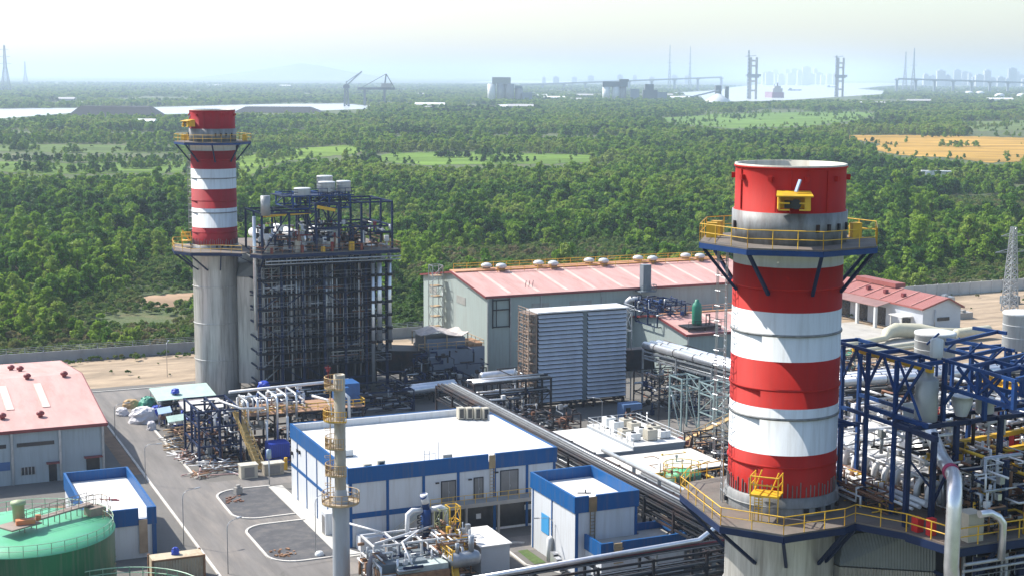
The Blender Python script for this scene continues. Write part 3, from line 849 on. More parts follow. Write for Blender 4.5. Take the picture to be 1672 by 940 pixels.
# ---------------------------------------------------------------- heat recovery boilers
def flow_pipe(rn, m_list, path, r, parent, n=8, name='pipe'):
    b = MB(); b.path(path, r, n); return b.build(name, rn.choice(m_list), parent)

def silencer(t, u, v, z, r, h, skirt=True, m=None):
    b = MB(); b.lathe([(r * .96, 0), (r, .05), (r, h - .25), (r * 1.03, h - .22), (r * 1.03, h - .05), (r * .9, h), (.02, h + .08)], (u, v, z), 28)
    for k in (.33, .66): b.lathe([(r, h * k - .03), (r * 1.015, h * k), (r, h * k + .03)], (u, v, z), 28)
    s = b.build('silencer', m or tank_w, t)
    if skirt:
        b = MB()
        for i in range(6):
            a = i * math.pi / 3; b.bar((u + r * .8 * math.cos(a), v + r * .8 * math.sin(a), z - 1.2), (u + r * .8 * math.cos(a), v + r * .8 * math.sin(a), z), .14)
        b.build('support_leg', blue_steel, s)
    return s

def boiler(cu, cv, label, seed, near):
    """cu, cv: axis of its stack; the boiler stretches in +u from there"""
    rn = random.Random(seed); zd = 23.6 if near else 24.2; cx0 = 8 if near else 6.4
    t = thing('recovery_boiler', label, 'boiler', cu + 14, cv, 0, 'heat recovery boilers beside the stacks')
    u0, u1 = cu + 4.5, cu + 26.5; v0, v1 = cv - (11 if near else 11), cv + 11
    # casing and duct to the stack
    b = MB(); b.box(cu + cx0, u1 - 1.5, cv - 7.5, cv + 7.5, 1, zd - .8); b.build('casing', mat('black_casing', (.014, .015, .02), .7, var=.3, spec=.2), t)
    b = MB()
    hw = 6.5 if near else 5.4; poly = [(cu + 2.8, cv - 3.0), (cu + cx0, cv - hw), (cu + cx0, cv + hw), (cu + 2.8, cv + 3.0)]
    b.prism(poly, 2, 19.5); b.build('outlet_duct', clad if near else galv, t)
    b = MB()
    n0 = len(b.v); b.v += [(cu + 2.8, cv - 3.0, 19.6), (cu + cx0, cv - hw, 19.6), (cu + cx0, cv + hw, 19.6), (cu + 2.8, cv + 3, 19.6), (cu + 3.4, cv - 2.6, 21.5), (cu + cx0, cv - hw + .2, 22.8), (cu + cx0, cv + hw - .2, 22.8), (cu + 3.4, cv + 2.6, 21.5)]
    for q in ((0, 3, 2, 1), (4, 5, 6, 7), (0, 1, 5, 4), (1, 2, 6, 5), (2, 3, 7, 6), (3, 0, 4, 7)): b.face([n0 + k for k in q])
    b.build('duct_roof', mat('duct_side', (.2, .22, .23), .5, .4, var=.15, wave=2), t)
    # frame of columns with floors
    us = [cu + 8 + i * 3.55 for i in range(6)] if near else [cu + 4.6 + i * 3.53 for i in range(7)]; zs = [0, 3.2] + [5.6 + 2.35 * i for i in range(8)]
    b = MB(); b.frame(us, [v0 + .6, cv + 8.6], zs, .38, .26, .28, rnd=rn, z0=0); b.build('steel_frame', navy, t)
    b = MB()
    for z in zs[2:]:
        b.box(us[0] - .6, us[-1] + .5, v0 - .3 + .3, v0 + 1.6, z - .09, z)
    fl = b.build('walkway', dark, t)
    b = MB()
    for z in zs[2:]: b.rail([(us[0] - .6, v0, z), (us[-1] + .5, v0, z)], 1.1, .035, 2.4)
    b.build('railing', steel, fl)
    # vertical pipes on the long face
    rest = {}
    lim = 64 if not near else 14
    for i in range(150):
        u = us[0] + rn.uniform(-.2, us[-1] - us[0] - 2.6); v = v0 + rn.uniform(.9, 3.0); za = rn.choice([3, 5.6, 8, 10.3]); zb = rn.choice([17.3, 19.7, 22, 23.6])
        m_ = rn.choice((pipe_w, dark, pipe_w, dark, alu, navy, pipe_b)); r_ = rn.uniform(.05, .13)
        if i < lim: b = MB(); b.path([(u, v, za), (u, v, zb)], r_, 6); b.build('riser_pipe', m_, t)
        else: rest.setdefault(m_, MB()).path([(u, v, za), (u, v, zb)], r_, 6)
    for i in range(90):
        u = us[0] + rn.uniform(0, us[-1] - us[0] - 4); l = rn.uniform(1.5, 6); v = v0 + rn.uniform(.6, 2.6); z = rn.choice(zs[2:]) + rn.uniform(.3, 1.8)
        m_ = rn.choice((steel, dark, dark, pipe_b, pipe_w)); p_ = [(u, v, z), (min(u + l, us[-1]), v, z)]
        if i < lim // 2: b = MB(); b.path(p_, rn.uniform(.06, .13), 6); b.build('cross_pipe', m_, t)
        else: rest.setdefault(m_, MB()).path(p_, rn.uniform(.06, .13), 6)
    for m_, b in rest.items(): tag(b.build('wall_pipework', m_, t), kind='stuff')
    # three banded downcomers at the far end
    for i, uu in enumerate((us[-1] - 2.6, us[-1] - 1.5, us[-1] + .25)):
        b = MB(); b.path([(uu, v0 - .2, 7.5 if i else 2), (uu, v0 - .2, zd - 1)], .42 if i == 1 else .32, 10)
        d = b.build('downcomer', alu, t); b = MB()
        for k in range(7): z = 8.6 + k * 2.2; b.lathe([(.3, 0), (.5, .02), (.5, .45), (.3, .47)], (uu, v0 - .2, z), 10)
        b.build('band', dark, d)
    b = MB(); b.path([(us[0] - .9, v0 - .2, 12), (us[0] - .9, v0 - .2, 16 if near else 24), (us[0] - .9, v0 - .2, 30 if not near else 16.5)], .3, 10); b.build('vent_pipe', alu, t)
    # main deck
    du0, du1, dv0, dv1 = cu + 6.5, cu + 27, cv - 13.8 if not near else cv - 14.3, cv + 11.5
    if near:
        dp = [(60.0, 74.0), (60.8, 70.2), (du1, 70.2), (du1, dv1), (61.4, dv1), (61.4, 76.0)]
    else:
        dp = [(cu + 2.9, cv - 11.7), (cu + 4.2, cv - 13.8), (du1, cv - 13.8), (du1, dv1), (cu + 4.9, dv1), (cu + 4.9, cv - 9.7)]
    b = MB(); b.prism(dp, zd - .14, zd - .01); dk = b.build('main_deck', deckm, t)
    b = MB()
    for a, c in zip(dp, dp[1:4]): b.bar((*a, zd - .38), (*c, zd - .38), .16, .5)
    for k in range(9):
        u = dp[1][0] + 2 + k * (du1 - dp[1][0] - 2.3) / 8; b.bar((u, dp[1][1] + .1, zd - .35), (u, cv - 7, zd - .35), .14, .3)
    b.build('edge_beam', navy, dk)
    b = MB(); b.path([(dp[1][0] + .5, dp[1][1] - .25, zd - 1.1), (du1, dp[1][1] - .25, zd - 1.1)], .12, 8); b.path([(dp[1][0] + .5, dp[1][1] - .1, zd - 1.6), (du1, dp[1][1] - .1, zd - 1.6)], .1, 8); b.build('header_pipe', steel, dk)
    b = MB(); b.rail([(*p, zd) for p in dp[:4]], 1.15, .045, 1.6); b.build('railing', yellow if near else mat('faded_orange_paint', (.22, .09, .03), .6, var=.4), dk)
    # columns from deck to ground at the long face
    b = MB()
    for k in range(6):
        u = us[k]; b.bar((u, dp[1][1] + .5, zd - .5), (u, v0 + .6, zd - 3.2), .2)
    b.build('deck_knee', navy, t)
    return t, us, rn

# ---- the far boiler
tL, usL, rn = boiler(*SL, 'tall dark boiler tower of navy frames and pipes right of the far stack', 21, False)
cu, cv = SL; zd = 24.2
b = MB(); b.frame([cu + 4.6, cu + 9, cu + 13.4], [cv - 12.5, cv - 7.5, cv - 2], [zd, 30.6], .3, .26, .35, rnd=rn); b.build('roof_frame', navy, tL)
b = MB(); b.frame([cu + 13.4, cu + 17.2, cu + 21, cu + 26.2], [cv - 12.2, cv - 6.5, cv - 1], [zd, 28, 31.9], .3, .26, .4, rnd=rn); b.build('roof_frame', navy, tL)
b = MB(); b.frame([cu + 10.5, cu + 13.2, cu + 16.5, cu + 20], [cv - 9.5, cv - 4, cv + 1], [30.9, 32.9], .24, .22, .6, rnd=rn); b.build('roof_frame', blue_steel, tL)
b = MB(); b.box(cu + 9, cu + 21, cv - 8.5, cv - 1, 32.6, 32.75); b.build('silencer_floor', navy, tL)
b = MB(); b.rail([(cu + 9, cv - 8.5, 32.75), (cu + 21, cv - 8.5, 32.75), (cu + 21, cv - 1, 32.75)], 1.1, .045, 1.5); b.build('railing', navy, tL)
silencer(tL, cu + 16.8, cv - 7.2, 33.2, 1.35, 1.7); silencer(tL, cu + 17.6, cv - 3.4, 33.4, 1.3, 2.2)
silencer(tL, cu + 19.7, cv - 7.0, 33.2, 1.15, 1.75); silencer(tL, cu + 12.6, cv - 7.6, 32.6, 1.35, 1.4)
b = MB(); b.cyl((cu + 5.2, cv - 12.6, 30.2), .75, 3.1, 20); b.build('silencer', mat('grey_shell', (.32, .33, .33), .5, .3, var=.1), tL)
b = MB(); b.bar((cu + 13.6, cv - 12.6, 31.3), (cu + 16.5, cv - 12.6, 30.7), .35, .5); b.bar((cu + 5, cv - 11, 29.9), (cu + 13, cv - 11, 30.3), .2, .35); b.build('crane_beam', yellow, tL)
b = MB(); b.hcyl((cu + 8, cv - 5, 25.6), (cu + 8, cv + 7, 25.6), .8); b.hcyl((cu + 12, cv - 8, 26.1), (cu + 12, cv + 7, 26.1), .9); b.hcyl((cu + 18, cv - 8, 25.8), (cu + 18, cv + 6, 25.8), .8); b.build('steam_drum', pipe_w, tL)
def clutter(t, rn, u0, u1, v0, v1, z0, z1, n, mats, rr=(.07, .16), name='pipe_run', indiv=14):
    groups = {}; done = 0
    for i in range(n):
        m_ = rn.choice(mats); r = rn.uniform(*rr)
        u, v, z = rn.uniform(u0, u1), rn.uniform(v0, v1), z0 + rn.random() ** 1.5 * (z1 - z0)
        pts = [(u, v, z)]
        ax = rn.choice('uvz')
        for k in range(rn.choice((1, 2, 2, 3))):
            l = rn.uniform(.8, 3.4) * rn.choice((-1, 1))
            if ax == 'u': u = min(max(u + l, u0), u1)
            elif ax == 'v': v = min(max(v + l, v0), v1)
            else: z = min(max(z + l * .6, z0), z1)
            pts.append((u, v, z)); ax = rn.choice([a for a in 'uvz' if a != ax])
        q = [pts[0]]
        for p in pts[1:]:
            if (Vector(p) - Vector(q[-1])).length > r * 3: q.append(p)
        if len(q) < 2: continue
        if done < indiv:
            b = MB(); b.path(q, r, 7); b.build(name, m_, t); done += 1
        else:
            b = groups.setdefault(m_, MB()); b.path(q, r, 7)
            if rn.random() < .35: b.cbox((q[0][0], q[0][1], q[0][2] - r), r * 3.4, r * 3.4, r * 4.5)
    for m_, b in groups.items(): tag(b.build('pipework', m_, t), kind='stuff')
clutter(tL, rn, cu + 5, cu + 26, cv - 13, cv - 3, zd + .2, 28.2, 230, [pipe_w, alu, pipe_b, dark, navy, dark, pipe_w, pipe_r], (.06, .2))
b = MB(); b.box(cu + 18.6, cu + 19.4, cv - 13.4, cv - 12.8, zd, zd + 1.4); b.box(cu + 14, cu + 14.6, cv - 13.3, cv - 12.8, zd, zd + .8); b.build('valve_box', yellow, tL)
b = MB()
for i in range(4): b.cbox((cu + 6 + i * 4.9, cv - 13.0, zd), .4, .4, .9 + .3 * (i % 3))
b.build('local_panel', pipe_r, tL)
for i in range(16):
    b = MB(); u_, v_ = cu + rn.uniform(5, 17), cv + rn.uniform(-12.5, -5); b.cbox((u_, v_, zd), rn.uniform(.7, 2.2), rn.uniform(.7, 1.6), rn.uniform(.8, 2.2), rn.choice((0, .2)))
    b.build('wrapped_equipment', rn.choice((pipe_w, tarp_w, alu, beige)), tL)
# scaffolding boards between stack and tower
b = MB()
for i in range(9): z = 3 + i * 2.3; b.box(cu + 5.2, cu + 8, cv - 9.6, cv - 8.2, z, z + .08)
b.build('landing', steel, tL)
b = MB()
for uu in (cu + 5.2, cu + 8): b.path([(uu, cv - 9.6, 0), (uu, cv - 9.6, 23.8)], .07, 5)
for i in range(9): z = 3 + i * 2.3; b.bar((cu + 5.2, cv - 9, z), (cu + 8, cv - 9, z + 2.3), .5, .08)
b.build('stair_tower', steel, tL)

# ---- the near boiler: most of it is roof pipework
tR, usR, rn = boiler(*SR, 'near boiler with blue roof frames and bright pipework right of the big stack', 33, True)
cu, cv = SR; zd = 23.6
def chord(b, p, q, s=.17): b.bar(p, q, s, s * 1.25)
# high blue frame that carries the yellow crane rail
b = MB()
A = [(61.6, 84.2), (61.6, 74.2)]; B = [(63.5, 84.3), (63.5, 76.2)]
chord(b, (61.6, 84.4, 34), (61.5, 74.1, 34)); chord(b, (63.5, 84.6, 34), (63.6, 76.2, 34)); chord(b, (60.2, 84.3, 34), (63.7, 84.4, 34))
for v in (82, 79.6, 77.4, 75.2): chord(b, (61.6, v, 34), (63.5, v + .3, 34), .2)
for u, v in ((61.6, 83.4), (61.6, 80.6), (63.5, 84), (61.6, 77.6)): b.box(u - .12, u + .12, v - .12, v + .12, zd, 33.85)
for u, v in ((63.5, 77.5),): b.box(u - .15, u + .15, v - .15, v + .15, 29, 33.85)
chord(b, (61.6, 83.4, 29.6), (61.6, 77.6, 29.6), .2); chord(b, (61.6, 80.6, 30.2), (61.6, 74.4, 30.2), .24); chord(b, (63.5, 84, 30.2), (63.5, 76, 30.2), .2)
for (va, vb) in ((83.4, 81.8), (80.6, 82), (80.6, 79.2), (77.6, 79), (77.6, 76)): b.bar((61.6, va, 31.6), (61.6, vb, 33.9), .15)
b.bar((61.6, 77.6, 30.4), (61.6, 75, 33.8), .15); b.bar((61.6, 75, 30.4), (61.6, 77.4, 33.8), .13)
b.build('crane_frame', blue_steel, tR)
b = MB(); b.bar((62.6, 83.6, 33.6), (62.5, 75.2, 33.6), .28, .4); b.build('crane_beam', yellow, tR)
b = MB()
for (ua, va, ub, vb) in ((64.1, 76.2, 63.5, 68.8), (69.3, 82, 70.6, 76.8), (66.6, 79, 66.8, 71.5)):
    chord(b, (ua, va, 34), (ub, vb, 34), .17)
for v in (75.6, 73.4, 71.2, 69.2): chord(b, (63.9, v, 34), (70.6, v + 2.2, 34), .2)
for u, v, zl in ((64, 75.8, 30), (64, 72.6, 32.2), (63.6, 69, 32.2), (66.7, 75, 30), (66.8, 71.8, 32.2), (69.8, 80, zd), (70.2, 77, 30)): b.box(u - .13, u + .13, v - .13, v + .13, zl, 33.85)
for (p, q) in (((64, 75.8, 32.3), (63.6, 69, 32.3)), ((66.7, 76, 32.3), (66.8, 71.5, 32.3))): chord(b, p, q, .2)
for (p, q) in (((64, 75.8, 31), (64, 73.6, 33.8)), ((64, 72.6, 32.4), (64, 74.6, 33.8)), ((66.7, 75, 31.4), (66.7, 73, 33.8)), ((66.8, 71.8, 32.4), (66.8, 73.8, 33.8)), ((69.9, 80, 31.5), (70.1, 78, 33.8)), ((64, 72.6, 32.4), (64, 71, 33.8)), ((63.7, 69.2, 32.3), (63.95, 72.4, 33.8))): b.bar(p, q, .16)
for s_ in range(6):
    v = 80.5 - s_ * 2; b.bar((66.3 + s_ * .1, v, 34.1), (67.0 + s_ * .1, v - .4, 34.9), .12)
chord(b, (64, 75.8, 35.1), (70.4, 78.2, 35.1), .18); chord(b, (69.8, 80, 35.1), (70.4, 77.4, 35.1), .18)
b.build('silencer_frame', blue_steel, tR)
b = MB(); b.bar((71.0, 79.9, 31.3), (70.1, 72, 31.3), .5, .16); b.bar((71.0, 79.9, 31.55), (70.1, 72, 31.55), .14, .5); b.bar((71.0, 79.9, 31.8), (70.1, 72, 31.8), .5, .1); b.build('crane_beam', yellow, tR)
b = MB(); b.bar((66.5, 77.5, 27.9), (73.5, 78.6, 27.9), .36, .3); b.bar((68.5, 76, 27.4), (74.5, 77.2, 27.4), .34, .3); b.build('crane_beam', yellow, tR)
silencer(tR, 69.6, 83.6, 32.5, 1.42, 1.8); silencer(tR, 79.0, 85.4, 32.1, 1.3, 2.8); silencer(tR, 76.2, 79.4, 32.4, 1.25, 2.2)
b = MB(); b.frame([75, 80.5], [77.5, 82.5, 88], [zd, 29, 32], .22, .24, .4, rnd=rn); b.build('silencer_frame', blue_steel, tR)
# front low frame and the fat grey vertical silencer
b = MB()
chord(b, (60.6, 74.8, 30), (76, 75.6, 30), .22); chord(b, (60.8, 76.6, 30), (76, 77.8, 30), .2); chord(b, (60.6, 72.2, 29.9), (60.8, 76.6, 29.9), .26)
for k in range(7): u = 61 + k * 2.3; chord(b, (u, 74.8, 30), (u + .2, 77, 30), .2)
for u, v in ((60.6, 74.9), (61.9, 74.0), (64.5, 75), (68.3, 75.2), (72, 75.4), (76, 75.6)): b.box(u - .15, u + .15, v - .15, v + .15, zd, 29.85)
b.box(66.2, 66.5, 72.2, 72.5, zd, 28); b.bar((61.9, 74, 25), (64.5, 75, 28), .16); b.bar((60.7, 74.9, 28), (62, 74, 26), .14)
b.build('front_frame', navy, tR)
b = MB(); b.lathe([(.72, 0), (.74, .1), (.74, 2.65), (.6, 2.8), (.38, 2.9), (.38, 3.6), (.02, 3.65)], (62.7, 75.9, 30.15), 24); b.build('silencer', mat('grey_shell', (.32, .33, .33), .5, .3, var=.1), tR)
b = MB(); b.lathe([(.38, 0), (.42, .1), (.42, 1.15), (.02, 1.3)], (63.5, 76.1, 34.2), 18); b.build('silencer', tank_w, tR)
for (u, v, r, h, cone) in ((65.6, 75.9, .68, 1.25, True), (67.6, 76.0, .6, .95, False)):
    b = MB(); b.lathe([(r * (.55 if cone else .9), 0), (r, h * .7 if cone else .1), (r, h), (r * 1.06, h), (r * 1.06, h + .1), (r * .9, h + .1), (.02, h - .05)], (u, v, 30.2), 22); b.build('vent_bowl', tank_w, tR)
# bright casing roof, drum and U bends along the near edge
bl = mat('bright_lagging', (.8, .8, .79), .38, .25, var=.06, scale=1)
b = MB(); b.box(66.4, 71.6, 79.2, 93.6, 24.2, 24.75)
for k in range(7): b.box(66.35, 71.65, 80 + k * 2.1, 80.12 + k * 2.1, 24.75, 24.85)
b.build('casing_roof', bl, tR)
b = MB(); b.hcyl((69.4, 92, 25.6), (69.0, 82, 25.6), .75, 20); b.build('steam_drum', bl, tR)
b = MB()
for k in range(8):
    v = 92 - k * 1.6; b.path([(65.4, v, 24.9), (67.2, v, 25.7), (69.2, v, 26.2)], .07, 6); b.path([(69.2, v + .3, 25.9), (69.2, v + .3, 27.3), (71.8, v + .5, 27.3), (71.8, v + .5, 25)], .13, 8)
for v in (91, 88, 84.5, 81): b.path([(66.6, v, 24.8), (66.6, v, 26.4), (72.6, v + .4, 26.4)], .09, 7)
b.path([(66.9, 93, 26.0), (66.5, 79.5, 26.0)], .11, 7); b.path([(71.2, 93, 26.6), (70.8, 79.5, 26.6)], .13, 7)
b.build('drum_riser', alu, tR)
for k in range(10):
    v = 87.2 - k * 1.2; uc = 64.1 + (v - 76) * .04; b = MB()
    pts = [(uc + .55 * math.cos(math.pi * i / 12), v, 24.95 + .72 * math.sin(math.pi * i / 12)) for i in range(13)]
    b.path([(uc + .55, v, 24.25)] + pts + [(uc - .55, v, 24.25)], .2, 10); b.build('return_bend', pipe_w, tR)
for (du, z, r) in ((-1.05, 24.62, .22), (-1.6, 24.5, .14), (1.0, 24.6, .22), (-2.2, 24.45, .1), (1.55, 24.7, .15), (-.4, 25.95, .06)):
    b = MB(); b.path([(64.4 + du, 89, z), (63.9 + du, 75.6, z)], r, 10); b.build('header_pipe', pipe_w, tR)
b = MB()
for (du, z) in ((-2.7, 24.5), (-3.0, 24.9), (-3.3, 24.5), (-3.6, 24.8)): b.path([(64.4 + du, 88, z), (63.9 + du, 77, z)], .07, 6)
b.build('small_header', pipe_b, tR)
clutter(tR, rn, 60.4, 63.0, 77, 89, zd + .1, 25.0, 110, [pipe_b, pipe_w, rusty, yellow, dark, pipe_b], (.03, .08))
clutter(tR, rn, 72, 80, 72, 94, zd + .2, 28.6, 260, [pipe_w, alu, pipe_b, dark, steel, pipe_r, pipe_w, alu, dark], (.05, .18))
clutter(tR, rn, 64, 73, 71, 78.5, zd + .2, 28.0, 240, [pipe_w, dark, pipe_b, dark, steel, dark, pipe_w, alu, dark, yellow], (.04, .12))
clutter(tR, rn, 64, 80, 71, 75, zd + .2, 27.5, 120, [dark, rusty, pipe_b, navy, steel, dark, alu, dark, yellow], (.04, .12))
# big bent insulated pipe
b = MB()
el = [(64.8, 78.2, 28.0), (63.3, 75.6, 27.7), (62.0, 73.0, 27.5)]
pts = [(66.6, 80.6, 29.6), (65.4, 78.9, 28.9), (63.0, 74.6, 28.0), (61.3, 71.3, 27.75)]
cx = (60.2, 69.9)
pts += [(60.75, 70.6, 27.5), (60.35, 70.1, 27.0), (60.2, 69.9, 26.2), (60.2, 69.9, 22.6), (60.35, 69.95, 21.6), (61.2, 70.3, 20.9)]
b.path(pts, .46, 18); bp_ = b.build('insulated_pipe', alu, tR)
b = MB(); b.path([(61.75, 72.2, 27.83), (61.55, 71.85, 27.8)], .52, 18); b.build('pipe_clamp', mat('magenta_band', (.35, .03, .1), .5), bp_)
b = MB(); b.path([(62.2, 69.9, 25.6), (63.0, 69.9, 25.6), (63.6, 69.8, 25.3), (63.9, 69.7, 24.9), (63.9, 69.7, 22.6)], .24, 12); b.build('insulated_pipe', alu, tR)
b = MB(); b.box(62.0, 63.2, 70.6, 71.8, 23.6, 25.4); b.build('instrument_cabinet', beige, tR)
clutter(tR, rn, 63, 80, 76, 90, 26.5, 29.6, 150, [pipe_w, alu, pipe_w, steel, dark], (.05, .14), indiv=30)
b = MB(); b.box(60.7, 61.2, 72.6, 73.0, zd, 24.7); b.cbox((60.7, 73.8, zd), .5, .6, .9); b.build('hose_box', mat('bright_red', (.6, .02, .02), .5), tR)
for k in range(4): b = MB(); b.box(66.5 + k * 2, 66.8 + k * 2, 70.5, 70.8, zd, 25.0); b.build('post', yellow, tR)
b = MB(); b.box(70.6, 74, 73.5, 76, 24.2, 25.6); b.build('valve_skid', rusty, tR)
# blue bracket mast standing over the bends
b = MB(); b.box(60.77, 61.03, 82.23, 82.49, zd, 28.6); b.bar((59.3, 82.4, 28.6), (62.2, 82.3, 28.6), .2, .26); b.bar((61, 84, 28.9), (61, 80.8, 28.9), .16); b.bar((60, 83.4, 28.8), (62, 81.4, 28.8), .14); b.build('davit_mast', blue_steel, tR)
# white panel and coloured bits behind the stack
b = MB(); b.box(64.5, 66.5, 80.4, 80.5, 28.2, 30.2); b.build('white_panel', white, tR)
b = MB(); b.box(66.0, 66.9, 79.6, 80.2, 28.6, 29.5); b.box(73, 73.5, 79, 79.5, 26, 27.6); b.box(77, 77.6, 79.6, 80.1, 26, 27.4); b.box(79.5, 80, 80, 80.4, 26, 27.2); b.build('red_valve', mat('bright_red', (.6, .02, .02), .5), tR)
# ---------------------------------------------------------------- buildings
def panel_wall_building(name, label, cat, u0, u1, v0, v1, h, fh, cols_front, cols_left, roof_z=None, group=None, skip_parapet_gap=None):
    """flat roofed block with white panels between blue columns and a deep blue fascia"""
    t = thing(name, label, cat, (u0 + u1) / 2, (v0 + v1) / 2, 0, group)
    rz = roof_z or h - 1.15
    b = MB(); b.box(u0, u1, v0, v1, 0, rz - .003); b.build('wall', wall_w, t)
    b = MB(); b.box(u0 + .25, u1 - .25, v0 + .25, v1 - .25, rz, rz + .05); b.build('roof', roof_w, t)
    b = MB()
    gaps = skip_parapet_gap or []
    segs = []; x = u0 - .12
    for g0, g1 in gaps: segs.append((x, g0)); x = g1
    segs.append((x, u1 + .12))
    for a, c in segs: b.box(a, c, v0 - .12, v0 + .14, h - fh, h)
    b.box(u0 - .12, u0 + .14, v0 + .143, v1 - .143, h - fh, h); b.box(u1 - .14, u1 + .12, v0 + .143, v1 - .143, h - fh, h)
    b.box(u0 - .12, u1 + .12, v1 - .14, v1 + .12, h - fh, h)
    for g0, g1 in gaps: b.box(g0, g1, v0 - .12, v0 + .14, h - fh, rz - .01)
    p = b.build('parapet', fascia, t)
    b = MB()
    for u in cols_front: b = MB(); b.box(u - .16, u + .16, v0 - .07, v0 - .003, 0, h - fh - .003); b.build('column_strip', fascia, t)
    for v in cols_left: b = MB(); b.box(u0 - .07, u0 - .003, v - .1, v + .1, 0, h - fh - .003); b.build('column_strip', fascia, t)
    b = MB()
    for k in range(int((u1 - u0) / 3)):
        x = u0 + 1.7 + k * 3; b.box(x, x + .05, v0 + .3, v1 - .3, rz + .052, rz + .066)
    b.build('roof_seam', mat('roof_seam', (.5, .48, .44), .8), t)
    return t

# main switchgear building
U0, U1, V0, V1, HH = 48.55, 73.9, 154.6, 178.1, 9.1
tB = panel_wall_building('switchgear_building', 'large white panelled building with blue parapet, the biggest blue and white block', 'building',
    U0, U1, V0, V1, HH, 1.75, [48.8, 53.1, 57.4, 61.6, 66.1, 70.2, 73.7], [158.3, 162.5, 166.8, 171.2, 175.2], roof_z=8.2, skip_parapet_gap=[(65.3, 66.2)])
b = MB(); b.box(U0 - .05, U0 - .004, V0, V1, 3.75, 4.15); b.box(U0, U0 + 8.6, V0 - .05, V0 - .004, 3.3, 3.9); b.build('band', fascia, tB)
b = MB(); b.box(U0 + .15, U1 - .15, V1 - .5, V1 - .16, 8.26, 9.05); b.box(U1 - .6, U1 - .16, V0 + .2, V1 - .5, 8.26, 9.05); b.build('inner_parapet', wall_w, tB)
b = MB(); b.box(57.6, 73.0, V0 - .02, V0 - .004, .3, 3.3); b.build('recess_shade_sheet', glassd, tB)  # flat dark sheet on the uncut wall, painting the shade of a recess
for (u0, u1, z1) in ((59.6, 61.2, 6.4), (63.6, 64.6, 6.4), (66.9, 69.0, 6.9)):
    b = MB(); b.box(u0, u1, V0 - .07, V0 - .01, 4.05, z1); d = b.build('door', door_g, tB)
    b = MB(); b.box(u0 - .1, u0, V0 - .09, V0 - .01, 4.05, z1 + .1); b.box(u1, u1 + .1, V0 - .09, V0 - .01, 4.05, z1 + .1); b.box(u0 - .1, u1 + .1, V0 - .09, V0 - .01, z1, z1 + .1); b.build('frame', dark, d)
    b = MB(); b.box((u0 + u1) / 2 - .02, (u0 + u1) / 2 + .02, V0 - .09, V0 - .072, 4.1, z1); b.box((u0 + u1) / 2 + .06, (u0 + u1) / 2 + .12, V0 - .13, V0 - .072, 5.0, 5.25); b.build('handle', steel, d)
    b = MB(); b.box(u0 - .8, u0 - .4, V0 - .25, V0 - .08, z1 - .1, z1 + .05); b.build('wall_lamp', dark, tB)
b = MB(); b.box(57.6, 71.2, V0 - 1.7, V0 - .1, 3.75, 3.95); b.box(57.6, 71.2, V0 - 1.72, V0 - 1.6, 3.5, 3.748)
for u in (58, 62, 66, 70.5): b.box(u - .12, u + .12, V0 - 1.6, V0 - 1.3, 0, 3.5)
gl = b.build('gallery', conc, tB)
b = MB(); b.rail([(57.6, V0 - 1.65, 3.95), (71.2, V0 - 1.65, 3.95)], 1.05, .035, 1.3); b.build('railing', yellow, gl)
b = MB(); b.bar((57.6, V0 - .9, 3.9), (52.6, V0 - .9, .6), 1.1, .14); b.rail([(57.5, V0 - 1.45, 3.9), (52.8, V0 - 1.45, .6)], 1.0, .035, 1.2); b.box(51.4, 52.6, V0 - 1.6, V0 - .2, .5, .62); b.build('stair', beige, tB)
b = MB(); b.box(49.3, 52.4, V0 - 2.1, V0 - .2, 0, 1.6); b.build('porch', wall_w, tB)
b = MB(); b.box(U0 - 1.1, U0 - .1, 159.9, 161.5, .1, 2.6); dd = b.build('entrance_box', wall_w, tB)
b = MB(); b.box(U0 - 1.13, U0 - 1.1, 160.2, 161.2, .1, 2.2); b.build('door', door_g, dd)
b = MB()
for v in (173.8, 174.8): b.box(U0 - .2, U0 - .05, v, v + .3, 6.2, 6.6)
b.box(U0 - .25, U0 - .05, 177.2, 177.6, 5.3, 5.7); b.build('wall_lamp', dark, tB)
b = MB(); b.box(65.35, 66.15, V0 - .16, V0 - .13, 7.4, HH - .15)
for i in range(12): b.box(65.5, 66.0, V0 - .2, V0 - .17, 4.3 + i * .4, 4.36 + i * .4)
b.box(65.45, 65.5, V0 - .2, V0 - .15, 4.0, 9.2); b.box(66.0, 66.05, V0 - .2, V0 - .15, 4.0, 9.2)
b.build('roof_ladder', mat('tan_ladder', (.42, .3, .16), .7, var=.3), tB)
b = MB(); b.box(69.9, 70.8, V0 - .06, V0 - .03, 2, 2.6); b.box(63.8, 64.4, V0 - .06, V0 - .03, 1.6, 2.2); b.build('notice', white, tB)
# roof plant
rz = 8.26
def rooftop(kind, u, v, z, sx, sy, sz, label, cat, m, extra=None, group=None):
    b = MB(); t = thing(kind, label, cat, u, v, z, group)
    b.box(u - sx / 2, u + sx / 2, v - sy / 2, v + sy / 2, z + .12, z + sz); b.build('casing', m, t)
    b = MB()
    for k in (-1, 1):
        for j in (-1, 1): b.box(u + k * (sx / 2 - .08) - .05, u + k * (sx / 2 - .08) + .05, v + j * (sy / 2 - .08) - .05, v + j * (sy / 2 - .08) + .05, z, z + .118)
    b.build('foot', dark, t)
    if extra == 'fan':
        b = MB()
        n = max(1, int(sx / .9))
        for i in range(n):
            uu = u - sx / 2 + (i + .5) * sx / n; b.lathe([(.34, 0), (.36, .1), (.3, .1), (.28, .02), (.02, .02)], (uu, v, z + sz), 14)
        b.build('fan', dark, t)
    if extra == 'face':
        b = MB(); n = max(1, int(sx / .8))
        for i in range(n):
            uu = u - sx / 2 + (i + .5) * sx / n; b.box(uu - .27, uu + .27, v - sy / 2 - .03, v - sy / 2, z + .25, z + sz - .15)
        b.build('fan_grille', glassd, t)
    return t
